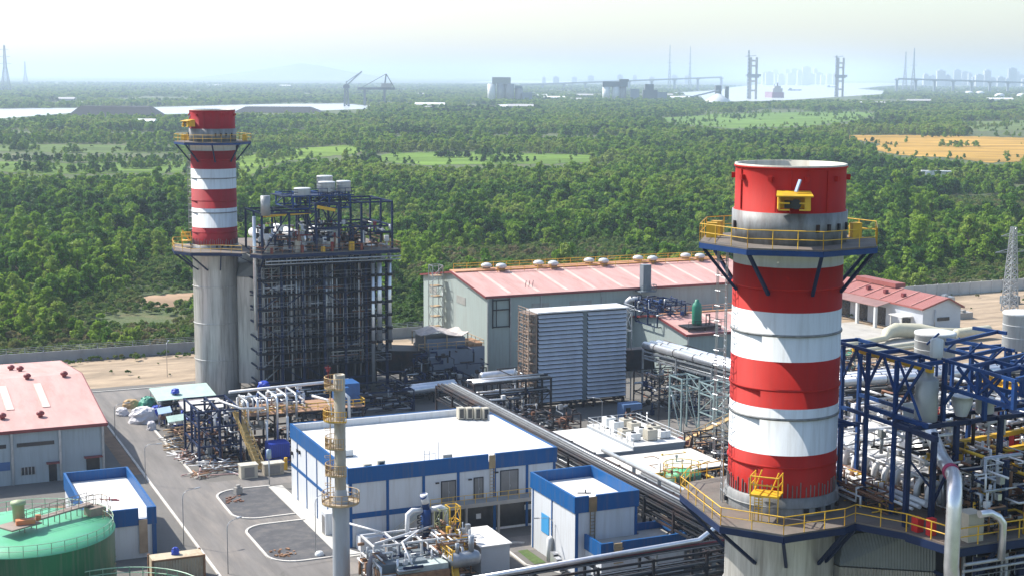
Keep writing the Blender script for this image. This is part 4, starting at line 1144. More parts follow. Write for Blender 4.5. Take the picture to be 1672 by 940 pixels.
rooftop('air_conditioner', 51.2, 155.9, rz, .9, .5, .8, 'small air conditioner on the white roof near the front edge, left of a pair', 'air conditioner', beige, 'face', 'air conditioners on the big flat roof')
rooftop('air_conditioner', 52.9, 156.2, rz, .9, .5, .95, 'taller air conditioner on the white roof near the front edge, right of a pair', 'air conditioner', beige, 'face', 'air conditioners on the big flat roof')
rooftop('roof_hatch', 51.0, 163.2, rz, 1.4, 1.2, .8, 'low white roof hatch casting a shadow on the big flat roof', 'hatch', white)
rooftop('air_conditioner', 51.5, 168.2, rz, .9, .5, .7, 'grey louvred unit behind the roof hatch on the big flat roof', 'air conditioner', louvre, 'face', 'air conditioners on the big flat roof')
for i in range(4):
    rooftop('air_conditioner', 70.3 + (i % 4) * .95 - (i // 4), 175.6 - i * .45, rz, .85, .9, 1.55, ('beige air conditioner at the far big roof corner, %s of four' % ('leftmost', 'second', 'third', 'rightmost')[i]), 'air conditioner', beige, 'face', 'row of air conditioners at the roof corner')
t = thing('roof_mast', 'thin rods and a louvred box near the front edge of the big roof', 'mast', 59.6, 157, rz)
b = MB()
for i, u in enumerate((58.4, 59.0, 59.8, 60.1)): b.path([(u, 157, rz), (u, 157, rz + (1.4, 1.3, .8, 2.2)[i])], .05, 5)
b.bar((58.4, 157, rz + .9), (59.8, 157, rz + .9), .06); b.build('rod', steel, t)
b = MB(); b.box(60.7, 61.8, 156.9, 157.2, rz, rz + .6); b.box(59.4, 63, 156.2, 156.4, rz, rz + .15); b.build('louvre_box', louvre, t)

# smaller blue and white block with annex
tS = panel_wall_building('switchgear_building', 'tall small white building with bright blue parapet and low annex, beside the pipe rack', 'building',
    67.5, 74.9, 136.4, 147.4, 8.55, 1.75, [67.7, 74.7], [142.0, 146.9], roof_z=7.3, skip_parapet_gap=[(69.05, 69.95)])
b = MB(); b.box(67.42, 67.47, 142.7, 144.6, 2.6, 4.7); b.build('blue_panel', mat('sky_blue_panel', (.06, .32, .62), .5, var=.08), tS)
b = MB(); b.box(69.05, 69.95, 136.2, 136.33, 6.8, 8.4); b.box(69.2, 69.26, 136.2, 136.33, 3.7, 6.8); b.box(69.74, 69.8, 136.2, 136.33, 3.7, 6.8)
for i in range(8): b.box(69.2, 69.8, 136.22, 136.3, 3.9 + i * .36, 3.95 + i * .36); b.build('roof_ladder', mat('tan_ladder', (.42, .3, .16), .7, var=.3), tS)
ann = MB(); ann.box(68.7, 78.5, 132.6, 136.36, 0, 3.6); a_ = ann.build('annex_wall', wall_w, tS)
b = MB()
for (x0, x1, y0, y1) in ((68.55, 70.0, 132.45, 132.7), (71.0, 78.65, 132.45, 132.7), (68.55, 68.8, 132.703, 136.3), (78.4, 78.65, 132.703, 137.6), (75.1, 78.397, 137.4, 137.6)): b.box(x0, x1, y0, y1, 2.9, 4.5)
b.box(70.0, 71.0, 132.45, 132.7, 2.9, 3.7); b.build('annex_parapet', fascia, tS)
b = MB(); b.box(68.9, 78.3, 132.8, 136.2, 3.65, 3.72); b.box(75.1, 78.3, 136.2, 137.3, 3.65, 3.72); b.build('annex_roof', conc, tS)
b = MB(); b.box(70.05, 70.95, 132.3, 132.44, 2.9, 4.4)
for i in range(7): b.box(69.95, 71.05, 132.2, 132.28, .8 + i * .5, .9 + i * .5)
b.build('roof_ladder', mat('tan_ladder', (.42, .3, .16), .7, var=.3), tS)
b = MB(); b.path([(67.2, 141.9, 0), (67.2, 141.9, 2.4), (67.5, 141.9, 2.6)], .35, 12); b.build('wall_duct', white, tS)
for i in range(3):
    rooftop('air_conditioner', 67.0 - i * .15, 140.3 - i * 1.1, .0, .6, .8, 1.5 - .25 * i, 'pale air conditioner at the foot of the small blue and white building, %s' % ('tallest', 'middle', 'shortest')[i], 'air conditioner', alu, 'face', 'units along the small building')
t = thing('roof_antenna', 'small rod and bracket lying on the white roof of the small blue and white block', 'antenna', 71, 141, 7.36)
b = MB(); b.bar((70.2, 141.4, 7.42), (71.6, 140.8, 7.42), .08); b.bar((71, 141, 7.4), (71, 141, 7.8), .1); b.build('rod', dark, t)

# small blue and white building at the left
tM = panel_wall_building('pump_house', 'low white building with blue parapet beside the road, in front of the pink warehouse', 'building',
    21.2, 28.4, 160.2, 178.2, 5.6, 1.9, [], [], roof_z=4.4, skip_parapet_gap=[(26.6, 27.5)])
b = MB(); b.box(28.0, 28.46, 160.05, 160.17, 0, 3.68); b.build('corner_strip', fascia, tM)
b = MB(); b.box(26.6, 27.5, 159.95, 160.06, .6, 4.3); b.build('stained_strip', mat('tan_stain', (.42, .3, .2), .7, var=.25), tM)
t = thing('roof_antenna', 'small dark antenna lying on the white roof beside the green tank', 'antenna', 24.6, 168.5, 4.46)
b = MB(); b.bar((23.8, 168.7, 4.6), (25.6, 168.1, 4.6), .08); b.bar((24.8, 168.4, 4.5), (24.8, 168.4, 4.9), .3, .1); b.bar((25, 168.3, 4.55), (25.8, 167.8, 4.55), .12); b.build('rod', pipe_r, t)

# gable roofed halls
def gable(name, label, cat, u0, u1, v0, v1, he, hr, wall, roof, axis='u', skyl=(), skm=None, over=.5, trim=trim_r, ridge_at=.5, group=None):
    """ridge runs along axis"""
    t = thing(name, label, cat, (u0 + u1) / 2, (v0 + v1) / 2, 0, group)
    b = MB()
    if axis == 'u':
        vr = v0 + (v1 - v0) * ridge_at
        prof = lambda u: [(u, v0, 0), (u, v1, 0), (u, v1, he), (u, vr, hr), (u, v0, he)]
        A, B = prof(u0), prof(u1)
    else:
        ur = u0 + (u1 - u0) * ridge_at
        prof = lambda v: [(u0, v, 0), (u1, v, 0), (u1, v, he), (ur, v, hr), (u0, v, he)]
        A, B = prof(v0), prof(v1)
    n = len(b.v); b.v += A + B
    k = [0, 1, 2, 3, 4]
    if axis == 'u':
        b.face([n + i for i in reversed(k)]); b.face([n + 5 + i for i in k])
        for i, j in ((0, 1), (1, 2), (4, 0)): b.face([n + i, n + j, n + 5 + j, n + 5 + i])
    else:
        b.face([n + i for i in k]); b.face([n + 5 + i for i in reversed(k)])
        for i, j in ((0, 1), (1, 2), (4, 0)): b.face([n + j, n + i, n + 5 + i, n + 5 + j])
    b.face([n + 4, n + 3, n + 8, n + 9]); b.face([n + 3, n + 2, n + 7, n + 8])
    b.build('wall', wall, t)
    b = MB(); tk = .14
    def slab(b, pa, pb, pc, pd, z, tk_, m=0):
        n = len(b.v); b.v += [(p[0], p[1], p[2] + z) for p in (pa, pb, pc, pd)] + [(p[0], p[1], p[2] + z + tk_) for p in (pa, pb, pc, pd)]
        for q in ((0, 3, 2, 1), (4, 5, 6, 7), (0, 1, 5, 4), (1, 2, 6, 5), (2, 3, 7, 6), (3, 0, 4, 7)): b.face([n + i for i in q], m)
    if axis == 'u':
        sl = (hr - he) / (vr - v0); e0 = he - sl * over; sl1 = (hr - he) / (v1 - vr); e1 = he - sl1 * over
        slab(b, (u0 - over, v0 - over, e0), (u1 + over, v0 - over, e0), (u1 + over, vr, hr), (u0 - over, vr, hr), .02, tk)
        slab(b, (u0 - over, vr, hr), (u1 + over, vr, hr), (u1 + over, v1 + over, e1), (u0 - over, v1 + over, e1), .02, tk)
        rf = b.build('roof', roof, t)
        b = MB()
        for s0, s1 in skyl: slab(b, (s0, v0 + (vr - v0) * .04, he + (hr - he) * .04), (s1, v0 + (vr - v0) * .04, he + (hr - he) * .04), (s1, vr - (vr - v0) * .08, hr - (hr - he) * .08), (s0, vr - (vr - v0) * .08, hr - (hr - he) * .08), .165, .02)
        if skyl: b.build('skylight', skm or skylt, rf)
        b = MB(); b.bar((u0 - over, v0 - over - .06, e0 + .02), (u1 + over, v0 - over - .06, e0 + .02), .12, .42)
        for u in (u0 - over - .06, u1 + over + .06):
            b.bar((u, v0 - over, e0), (u, vr, hr), .12, .35); b.bar((u, vr, hr), (u, v1 + over, e1), .12, .35)
        b.build('eave_trim', trim, rf)
    else:
        sl = (hr - he) / (ur - u0); e0 = he - sl * over; sl1 = (hr - he) / (u1 - ur); e1 = he - sl1 * over
        slab(b, (u0 - over, v0 - over, e0), (ur, v0 - over, hr), (ur, v1 + over, hr), (u0 - over, v1 + over, e0), .02, tk)
        slab(b, (ur, v0 - over, hr), (u1 + over, v0 - over, e1), (u1 + over, v1 + over, e1), (ur, v1 + over, hr), .02, tk)
        rf = b.build('roof', roof, t)
        b = MB(); b.bar((u0 - over, v0 - over - .06, e0), (ur, v0 - over - .06, hr), .12, .35); b.bar((ur, v0 - over - .06, hr), (u1 + over, v0 - over - .06, e1), .12, .35)
        for u, e in ((u0 - over, e0), (u1 + over, e1)): b.bar((u, v0 - over, e), (u, v1 + over, e), .2, .35)
        b.build('eave_trim', trim, rf)
    return t, rf
# turbine hall
HE, HR = 14.0, 16.4
tH, rf = gable('turbine_hall', 'long grey green turbine hall with pink roof and row of paired ridge vents', 'hall', 100.3, 158, 238, 269.8, HE, HR, hall_w, roof_p, 'u',
               skyl=[(104.5 + i * 5.6, 105.2 + i * 5.6) for i in range(9)])
b = MB(); b.box(100.1, 158, 252.6, 255.6, 16.42, 16.62); b.bar((104, 252, 16.9), (158, 252, 16.9), .12, .12); b.build('ridge_walkway', roof_o, rf)
b = MB(); b.rail([(101, 255.8, 16.6), (157, 255.8, 16.6)], 1.0, .05, 2.6); b.rail([(108, 251.6, 16.2), (157, 251.6, 16.2)], 1.0, .05, 2.6); b.build('ridge_railing', yellow, rf)
for k in range(5):
    for j in range(2):
        u = 106.8 + k * 10.6 + j * 2.3; v = 253.6 + (1 - j) * 1.6 - 1.3; z = 16.45
        b = MB(); b.box(u - .55, u + .55, v - .55, v + .55, z - .6, z + .45); b.build('vent_base', rusty if j else dark, rf)
        b = MB(); b.lathe([(.55, .45), (.95, .6), (1.05, .85), (.8, 1.15), (.4, 1.3), (.02, 1.34)], (u, v, z), 18); b.build('roof_vent', tank_w, rf)
b = MB()
for i in range(9): b.bar((109 + (i % 3) * .7 + .5 * (i // 3), 241.5 + (i // 3), 14), (109.2 + (i % 3) * .7 + .5 * (i // 3), 241.5 + (i // 3), 15.6), .06)
b.build('roof_stakes', dark, rf)
def win(t, face, a0, a1, z0, z1, pos, m=None, nbars=0, name='window'):
    b = MB()
    if face == 'v': b.box(a0, a1, pos - .06, pos - .01, z0, z1)
    else: b.box(pos - .06, pos - .01, a0, a1, z0, z1)
    w_ = b.build(name, m or glassd, t)
    if nbars:
        b = MB()
        for i in range(nbars + 1):
            a = a0 + (a1 - a0) * i / nbars
            if face == 'v': b.box(a - .05, a + .05, pos - .1, pos - .062, z0 - .05, z1 + .05)
            else: b.box(pos - .1, pos - .062, a - .05, a + .05, z0 - .05, z1 + .05)
        b.build('frame', steel, w_)
    return w_
for a, c in ((108.8, 112.2), (116.2, 120.6), (128.5, 134)): win(tH, 'v', a, c, 11.3, 12.3, 238, louvre, 0, 'louvre')
for a, c in ((262.6, 266.6), (248.0, 252.4)): win(tH, 'u', a, c, 11.0, 12.4, 100.3, louvre, 0, 'louvre')
b = MB()
for u in (101.2, 104.4):
    b.bar((u, 237.7, 13.6), (u, 237.7, 8.4), .18)
for z in (13.3, 11.6, 8.6): b.bar((101.2, 237.7, z), (104.4, 237.7, z), .18)
b.bar((101.9, 237.7, 8.6), (101.9, 237.7, 13.3), .12); b.build('crane_door_rail', dark, tH)
b = MB(); b.box(104.6, 104.8, 237.85, 237.98, 0, 13.6); b.box(110.5, 110.7, 237.85, 237.98, 0, 13.6); b.box(122.5, 122.7, 237.85, 237.98, 0, 13.6); b.box(100.25, 100.45, 237.8, 237.95, 0, 13.8); b.build('downpipe', steel, tH)
b = MB(); b.path([(100.1, 259, 0), (100.1, 259, 13)], .12, 6); b.build('downpipe', steel, tH)
# scaffold tower on the gable
t = thing('scaffold_tower', 'tall scaffold tower standing against the gable of the turbine hall', 'scaffold', 98.6, 258.8, 0)
b = MB(); b.frame([97.6, 99.6], [257.6, 259.8], [0] + [1.9 * i for i in range(1, 9)] + [17.2], .12, .1, .8, rnd=R); b.build('frame', steel, t)
for i in range(1, 9): b = MB(); b.box(97.7, 99.5, 257.7, 259.7, 1.9 * i, 1.9 * i + .08); b.build('board_platform', wood, t)
# step in the hall: lower machine hall right of it, roof sloping both ways
tG, rf = gable('machine_hall', 'lower grey hall with pale pink roof, green vessel and blue pump frame on top', 'hall', 128.2, 149, 216.8, 237.6, 8.9, 10.6, hall_w, roof_p, 'u', skyl=[(136 + i * 5.6, 136.7 + i * 5.6) for i in range(3)])
win(tG, 'u', 220.5, 225.0, 5.4, 6.8, 128.2, louvre, 0, 'louvre'); win(tG, 'v', 137, 141.5, 6.0, 6.8, 216.8, glassd, 0, 'louvre')
b = MB(); b.box(128.0, 128.3, 216.5, 216.75, 0, 8.8); b.box(139.6, 139.8, 216.6, 216.78, 0, 8.6); b.build('downpipe', steel, tG)
b = MB(); b.box(128, 150, 226.8, 227.6, 10.7, 10.9); b.rail([(130, 228, 10.8), (152, 228, 10.8)], 1, .05, 2.4); b.build('ridge_walkway', roof_o, rf)
b = MB(); b.lathe([(.55, 0), (.95, .3), (1.0, .7), (.3, 1.1), (.02, 1.12)], (152, 226, 10.4), 16); b.build('roof_vent', tank_w, rf)
t = thing('vent_vessel', 'upright green vessel on a small steel platform on the lower hall roof', 'vessel', 131.5, 219.6, 9.0)
b = MB(); b.lathe([(.02, 0), (.75, .1), (.85, .4), (.85, 3.2), (.7, 3.7), (.4, 4.0), (.35, 4.4), (.02, 4.45)], (131.5, 219.6, 9.9), 20); b.build('shell', green_v, t)
b = MB(); b.frame([128.8, 132, 135], [217.6, 220.8], [9.2, 9.85], .16, .16, 0); b.box(128.6, 135.2, 217.4, 221, 9.86, 9.95); b.rail([(128.7, 217.5, 9.95), (135.1, 217.5, 9.95), (135.1, 220.9, 9.95)], 1.0, .04, 1.2); b.build('platform', dark, t)
b = MB()
for q in ((133, 219), (133.6, 220)): b.path([(q[0], q[1], 9.95), (q[0], q[1], 11.6), (q[0] + .7, q[1], 11.6), (q[0] + .7, q[1], 9.95)], .1, 6)
b.build('pipework', dark, t)
t = thing('roof_pump_skid', 'dark blue frame of pipes with a grey exhaust box at the step between hall roofs', 'pipe skid', 129.5, 233.5, 9)
b = MB(); b.frame([127.4, 130, 133], [226, 229.5, 234], [8.8, 11, 12.6], .2, .18, .5, rnd=R); b.build('frame', navy, t)
clutter(t, random.Random(3), 127, 133.5, 225, 235.5, 10.8, 13.2, 46, [blue_steel, navy, steel, dark, navy], (.06, .16))
b = MB(); b.box(130.1, 131.7, 236.2, 237.6, 13.6, 18.3); b.box(129.3, 132.5, 235.6, 237.9, 13.4, 13.6); b.rail([(129.3, 235.6, 13.6), (132.5, 235.6, 13.6), (132.5, 237.9, 13.6)], 1.1, .05, 1); b.build('exhaust_box', mat('slate_box', (.16, .2, .23), .5, .2, var=.15, wave=3), t)
b = MB(); b.path([(126.6, 236, 7), (126.6, 236, 11.8), (127.2, 235.4, 12.5), (128.6, 234.2, 12.6)], .5, 12); b.build('elbow_duct', pipe_w, t)
# inlet filter house
FU0, FU1, FV0, FV1 = 96.4, 112.0, 208.6, 212.4
t = thing('inlet_filter_house', 'tall filter house with rows of blue grey weather louvres, in front of the turbine hall', 'filter house', 105, 211.5, 0)
flm = mat('filter_hood', (.5, .54, .62), .5, .1, var=.1, scale=.8, streak=3, dirt=(.3, .3, .32), dirt_amt=.4)
b = MB(); b.box(FU0, FU1, FV0 + .5, FV1, 1.2, 15.6); b.build('casing', mat('filter_casing', (.33, .33, .32), .6, var=.15), t)
b = MB(); b.box(FU0 + .05, FU1 - .05, FV0 + .12, FV0 + .49, 1.3, 15.5); b.build('hood_gap_backing', mat('hood_gap_shade', (.03, .035, .05), .8, spec=.2), t)  # dark box behind the hoods, painting the shade in the gaps between them
b = MB(); b.box(FU0 - .2, FU1 + .2, FV0 - .5, FV1 + .1, 15.6, 15.8); b.build('top_cover', pipe_w, t)
mid = 104.6
for k in range(21):
    z = 1.5 + k * .665
    for s0, s1 in ((FU0 + .1, mid - .45), (mid + .45, FU1 - .1)):
        b = MB(); n = len(b.v)
        P_ = lambda u: [(u, FV0 + .1, z + .5), (u, FV0 - .3, z + .1), (u, FV0 - .3, z + .04), (u, FV0 + .1, z + .42)]
        b.v += P_(s0) + P_(s1)
        for q in ((0, 1, 5, 4), (1, 2, 6, 5), (2, 3, 7, 6), (3, 0, 4, 7)): b.face([n + i for i in q])
        b.face([n, n + 3, n + 2, n + 1]); b.face([n + 4, n + 5, n + 6, n + 7])
        b.build('weather_hood', flm, t)
b = MB(); b.box(mid - .4, mid + .4, FV0 - .02, FV0 + .118, 1.25, 15.5); b.build('service_bay', mat('slate_box', (.16, .2, .23)), t)
b = MB(); b.frame([FU0 - 1.6, FU0 - .3], [FV0 - .2, FV0 + 1.8, FV1 - .2], [0.1] + [1.55 * i for i in range(2, 11)], .16, .12, .7, rnd=R, z0=0)
for i in range(2, 11): b.rail([(FU0 - 1.6, FV0 - .3, 1.55 * i), (FU0 - 1.6, FV1, 1.55 * i)], .9, .05, 1.2)
b.build('side_scaffold', mat('rusty_scaffold', (.28, .2, .15), .7, .2, var=.3, scale=1), t)
for i in range(2, 11): b = MB(); b.box(FU0 - 1.6, FU0 - .3, FV0 - .2, FV1 - .2, 1.55 * i, 1.55 * i + .07); b.bar((FU0 - 2.2, FV0 + i * .5 % 4, 1.55 * i), (FU0 - .4, FV0 + i * .5 % 4, 1.55 * i + .1), .09); b.build('board_platform', mat('rusty_scaffold', (.28, .2, .15)), t)
b = MB(); b.frame([FU0 + .5, FU0 + 6, mid, FU1 - 5.5, FU1 - .3], [FV0 + .3, FV1 - .4], [0, 1.18], .4, .3, .6, rnd=R); b.build('support_frame', dark, t)
b = MB(); b.rail([(FU1 + .3, FV0, 14.6), (FU1 + 1.4, FV0, 14.6), (FU1 + 1.6, FV1, 14.6)], 1.1, .06, 1.3); b.frame([FU1 + .5, FU1 + 2], [FV0 + 2, FV1], [3, 8, 11.5, 14.5], .16, .14, .6, rnd=R, z0=0); b.build('end_gallery', steel, t)
b = MB(); b.box(FU1, 118, 210, 212.2, 5.0, 8.4); b.build('inlet_duct', dark, t)
# exhaust diffuser towards the far boiler and its cover
t = thing('turbine_enclosure', 'blue grey turbine exhaust housing under a sagging sheet cover, between boiler tower and hall', 'turbine housing', 91, 240, 0)
b = MB(); b.box(87.5, 97.5, 232.5, 240.5, 0, 6.4); b.build('housing', mat('slate_housing', (.16, .2, .26), .6, .1, var=.25, dirt=(.06, .07, .09), dirt_amt=.6), t)
b = MB(); b.prism([(80.6, 237), (87.4, 233.8), (87.4, 240), (80.6, 244)], 2.0, 6.0); b.build('exhaust_duct', dark, t)
clutter(t, random.Random(19), 82, 97, 229.5, 233, .3, 6.5, 70, [dark, navy, steel, dark], (.06, .16))
b = MB(); b.box(87.5, 94.5, 234, 239.6, 6.4, 8.0); b.build('upper_box', mat('slate_housing', (.22, .27, .33)), t)
b = MB(); n = len(b.v)
g_ = [[(86.9 + i * 1.35, 233.4 + j * 1.6, 8.6 + .5 * math.sin(i * 1.1) + .28 * math.cos(j * 2 + i) + (1.0 if 1 < i < 5 else 0) * .5) for i in range(7)] for j in range(5)]
for r_ in g_: b.v += r_
for j in range(4):
    for i in range(6): b.face([n + j * 7 + i, n + j * 7 + i + 1, n + (j + 1) * 7 + i + 1, n + (j + 1) * 7 + i], 0, False)
o = b.build('sheet_cover', mat('dusty_sheet', (.5, .44, .4), .8, var=.2, scale=1.5, bump=.7, bump_scale=1.5), t); md = o.modifiers.new('thick', 'SOLIDIFY'); md.thickness = .12
b = MB()
for uu, vv in ((87, 233.5), (94.8, 233.5), (87, 239.7), (94.8, 239.7), (91, 233.5)): b.path([(uu, vv, 6.4), (uu, vv, 8.7)], .1, 6)
b.rail([(85.6, 232.6, 6.4), (97.4, 232.6, 6.4), (97.4, 240, 6.4)], 1.1, .06, 1.5); b.build('prop', wood, t)
b = MB(); b.box(94.7, 97.3, 233, 238, 6.4, 7.0); b.build('rusty_tray', rusty, t)
t = thing('storage_vessel', 'pair of silver lying pipes glinting in the shade right of the boiler tower', 'vessel', 84, 220, 0)
b = MB()
for k in range(2): b.hcyl((79.3 + k * 1.6, 221.5 + k * 1.8, 2.2), (88 + k * .4, 222 + k * 1.8, 2.4), .65, 16)
b.build('shell', alu, t)
b = MB(); b.frame([80, 84, 87.5], [221.5, 223.5], [0, 1.5], .2, .2, 0); b.build('cradle', dark, t)
t = thing('storage_vessel', 'silver lying vessel at the foot of the turbine hall corner', 'vessel', 97.3, 225.5, 0)
b = MB(); b.hcyl((94.4, 226.3, 2.4), (100.4, 226.6, 2.5), .85, 18, dome=.5); b.build('shell', alu, t)
b = MB(); b.frame([95, 99.6], [225.8, 226.8], [0, 1.6], .22, .2, 0); b.build('cradle', dark, t)
# pink warehouse left
tW, rf = gable('warehouse', 'long low warehouse with faded pink roof at the left edge', 'warehouse', -12, 28.5, 196.0, 242.2, 7.0, 9.4, whouse, roof_p, 'u',
               skyl=[], over=.35, ridge_at=.48)
b = MB()
for s0 in (9, 17.2, 21.8): b.bar((s0 + .5, 204.0, 8.09), (s0 + .5, 214.6, 9.24), 1.0, .08)
b.build('skylight', skylt, rf)
for u, v in ((21.3, 217.3), (26.3, 217.1), (21.1, 200.4), (16.4, 200.8), (21.4, 228), (20.4, 231), (11, 217)):
    z = 7.0 + (v - 196) / 22.2 * 2.4 if v < 218 else 9.4 - (v - 218.2) / 24 * 2.4
    b = MB(); b.lathe([(.3, 0), (.3, .35), (.5, .45), (.55, .7), (.3, .95), (.02, 1.0)], (u, v, z), 12); b.build('roof_vent', trim_r, rf)
for a, c, z0, z1 in ((12, 16.3, 4.9, 5.4), (17.6, 22.2, 4.9, 5.4)): win(tW, 'v', a, c, z0, z1, 196, glassd, 0)
for a, c, z0, z1, m_, nb in ((14.8, 16.7, 2.0, 3.1, mat('blue_shutter', (.05, .12, .28), .5), 0), (18.0, 19.7, 1.2, 2.2, glassd, 4), (13.0, 14.0, .9, 1.9, glassd, 2)): win(tW, 'v', a, c, z0, z1, 196, m_, nb)
for a, c, z1 in ((21.4, 22.4, 2.4), (26.1, 27.8, 2.7)):
    d_ = win(tW, 'v', a, c, .05, z1, 196, glassd, 0, 'door')
    b = MB(); b.box(a - .3, c + .3, 195.1, 195.95, z1 + .1, z1 + .22); b.build('canopy', trim_r, d_)
b = MB()
for u in (17.0, 22.9, 28.3, 11.2): b.box(u - .15, u + .15, 195.82, 195.98, 0, 6.8)
b.build('downpipe', steel, tW)
# red roofed workshop at the right
tK, rf = gable('workshop', 'small white workshop with dark red roof and open bays behind the big stack', 'workshop', 199.3, 209, 243.5, 279, 5.4, 7.2, mat('workshop_wall', (.5, .53, .58), .6, var=.06), roof_r, 'v', over=.5, ridge_at=.62, trim=roof_r)
b = MB()
for k in range(6):
    v = 247 + k * 5.2; b.bar((198.9, v, 5.52), (205.2, v, 7.42), .28, .16)
b.build('skylight', mat('faded_skylight', (.5, .24, .2), .5), rf)
b = MB(); b.box(204.3, 207, 259, 273, 7.3, 8.2); b.build('ridge_monitor', roof_r, rf)
for v in (253, 259, 265): b = MB(); b.cbox((201.8, v, 6.35), .8, .8, .8); b.build('roof_vent', trim_r, rf)
b = MB(); n = len(b.v); b.v += [(195.3, 253.5, 4.5), (199.2, 253.5, 5.3), (199.2, 279, 5.3), (195.3, 279, 4.5), (195.3, 253.5, 4.62), (199.2, 253.5, 5.42), (199.2, 279, 5.42), (195.3, 279, 4.62)]
for q in ((0, 3, 2, 1), (4, 5, 6, 7), (0, 1, 5, 4), (1, 2, 6, 5), (2, 3, 7, 6), (3, 0, 4, 7)): b.face([n + i for i in q])
b.build('porch_roof', mat('brown_roof', (.25, .14, .12), .6), tK)
for k in range(4): b = MB(); b.box(195.4, 196.0, 254 + k * 6.2, 254.6 + k * 6.2, 0, 4.5); b.build('porch_post', white, tK)
for k in range(3): win(tK, 'u', 255.5 + k * 6.2, 259.7 + k * 6.2, .1, 3.8, 199.3, glassd, 0, 'bay_door')
b = MB(); b.box(196.5, 199.2, 246.5, 251, 3.2, 3.4); b.box(196.7, 196.9, 247, 247.2, 0, 3.2); b.box(196.7, 196.9, 250.5, 250.7, 0, 3.2); b.build('canopy', roof_w, tK)
win(tK, 'u', 247.3, 250, .1, 2.8, 199.3, glassd, 0, 'door')
b = MB(); b.box(203, 206, 243.3, 243.48, 2.6, 3.3); b.build('window', glassd, tK)
b = MB(); b.box(201.6, 203.6, 242.2, 243.4, .1, 1.3); b.build('service_box', dark, tK)
b = MB(); b.path([(202.1, 243.2, 0), (202.1, 243.2, 5)], .1, 6); b.build('downpipe', steel, tK)
# low service building with air conditioners, and the plain flat roof in front of it
t = thing('service_building', 'low grey flat roofed service building under the filter house, with railed white roof', 'building', 92.5, 174, 0)
b = MB(); b.box(85.4, 99.2, 168.3, 181.5, 0, 3.7); b.build('wall', mat('grey_render', (.3, .33, .36), .7, var=.08), t)
b = MB(); b.box(85.2, 91.6, 168.1, 181.7, 3.7, 3.85); b.box(91.6, 99.4, 168.1, 181.7, 4.2, 4.3); b.build('roof', roof_w, t)
b = MB(); b.box(91.55, 99.3, 168.2, 181.6, 3.703, 4.197); b.build('roof_step', mat('grey_render', (.3, .33, .36)), t)
b = MB()
b.rail([(91.7, 168.3, 4.3), (91.7, 181.5, 4.3), (99.2, 181.5, 4.3), (99.2, 168.3, 4.3)], 1.0, .05, 1.5); b.build('railing', steel, t)
names = ['front left', 'front middle', 'front right', 'second row left', 'second row middle', 'second row right', 'third row left', 'third row right', 'back row left', 'back row right']
i = 0
for (uu, vv) in ((93.2, 171.2), (95.4, 170.6), (97.6, 171), (93.2, 173.6), (95.6, 173.4), (97.8, 174), (93.4, 176.4), (96.2, 176.6), (93.6, 179), (96.4, 179.2)):
    rooftop('air_conditioner', uu, vv, 4.32, 1.5, 1.4, 1.0 + .45 * (i in (1, 6, 8)), 'white air conditioning unit on the railed roof, %s' % names[i], 'air conditioner', [white, beige][i % 2], 'fan', 'air conditioners on the railed roof'); i += 1
t = thing('flat_roofed_shed', 'open shed with broad plain cream roof left of the big stack', 'shed', 91.5, 161, 0)
b = MB(); b.box(84.6, 98.7, 156.4, 165.6, 3.75, 4.0); b.build('roof', mat('cream_roof', (.66, .62, .55), .7, var=.06, scale=.3, dirt=(.5, .45, .38), dirt_amt=.4), t)
b = MB(); b.frame([85, 89.5, 94, 98.4], [156.8, 161, 165.2], [0, 3.74], .25, .22, 0); b.build('post', dark, t)
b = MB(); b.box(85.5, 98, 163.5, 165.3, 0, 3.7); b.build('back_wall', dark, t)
clutter(t, random.Random(8), 85.5, 98, 157.2, 162, .2, 3, 40, [dark, steel, pipe_r, green_v], (.08, .2))
# ---------------------------------------------------------------- tanks
t = thing('storage_tank', 'large green storage tank with pale mint roof and central walkway, lower left corner', 'tank', 14.3, 151.1, 0)
tu, tv, trd, tz = 14.3, 151.1, 8.3, 7.0
b = MB(); b.lathe([(trd, 0), (trd, tz)], (tu, tv, 0), 72); b.build('shell', green_s, t)
b = MB(); b.lathe([(trd + .08, tz - .05), (trd + .08, tz + .02), (trd * .5, tz + .15), (.02, tz + .25)], (tu, tv, 0), 72); b.build('roof', green_t, t)
b = MB(); b.rail([(tu + (trd - .1) * math.cos(a / 40 * 6.283), tv + (trd - .1) * math.sin(a / 40 * 6.283), tz) for a in range(40)], 1.1, .035, 2, True); b.build('railing', mat('pale_green_rail', (.35, .5, .36), .5), t)
b = MB(); P_ = [(tu - .6, tv - .5, tz + 1.1), (20.9, 155.0, tz + 1.15)]
b.bar(P_[0], P_[1], 1.0, .14); b.bar((tu - 2.4, tv - 1.6, tz + 1.05), (tu + .6, tv + .2, tz + 1.05), 2.6, .16)
d = (Vector(P_[1]) - Vector(P_[0])).normalized(); nrm = Vector((-d.y, d.x, 0))
for s_ in (-.5, .5):
    b.rail([tuple(Vector(P_[0]) + nrm * s_), tuple(Vector(P_[1]) + nrm * s_)], 1.05, .035, .9)
for k in range(7):
    q = Vector(P_[0]) + (Vector(P_[1]) - Vector(P_[0])) * (k / 6)
    for s_ in (-.4, .4): b.bar((q.x + nrm.x * s_, q.y + nrm.y * s_, tz + .1), (q.x + nrm.x * s_, q.y + nrm.y * s_, tz + 1.1), .08)
b.build('walkway', mat('walkway_brown', (.27, .21, .17), .7, var=.25), t)
b = MB(); b.lathe([(.55, 0), (.6, 1.6), (.75, 1.7), (.75, 1.95), (.02, 2.1)], (tu - .8, tv + .4, tz + 1.15), 18); b.build('roof_nozzle', mat('olive_shell', (.3, .36, .2), .6, var=.15), t)
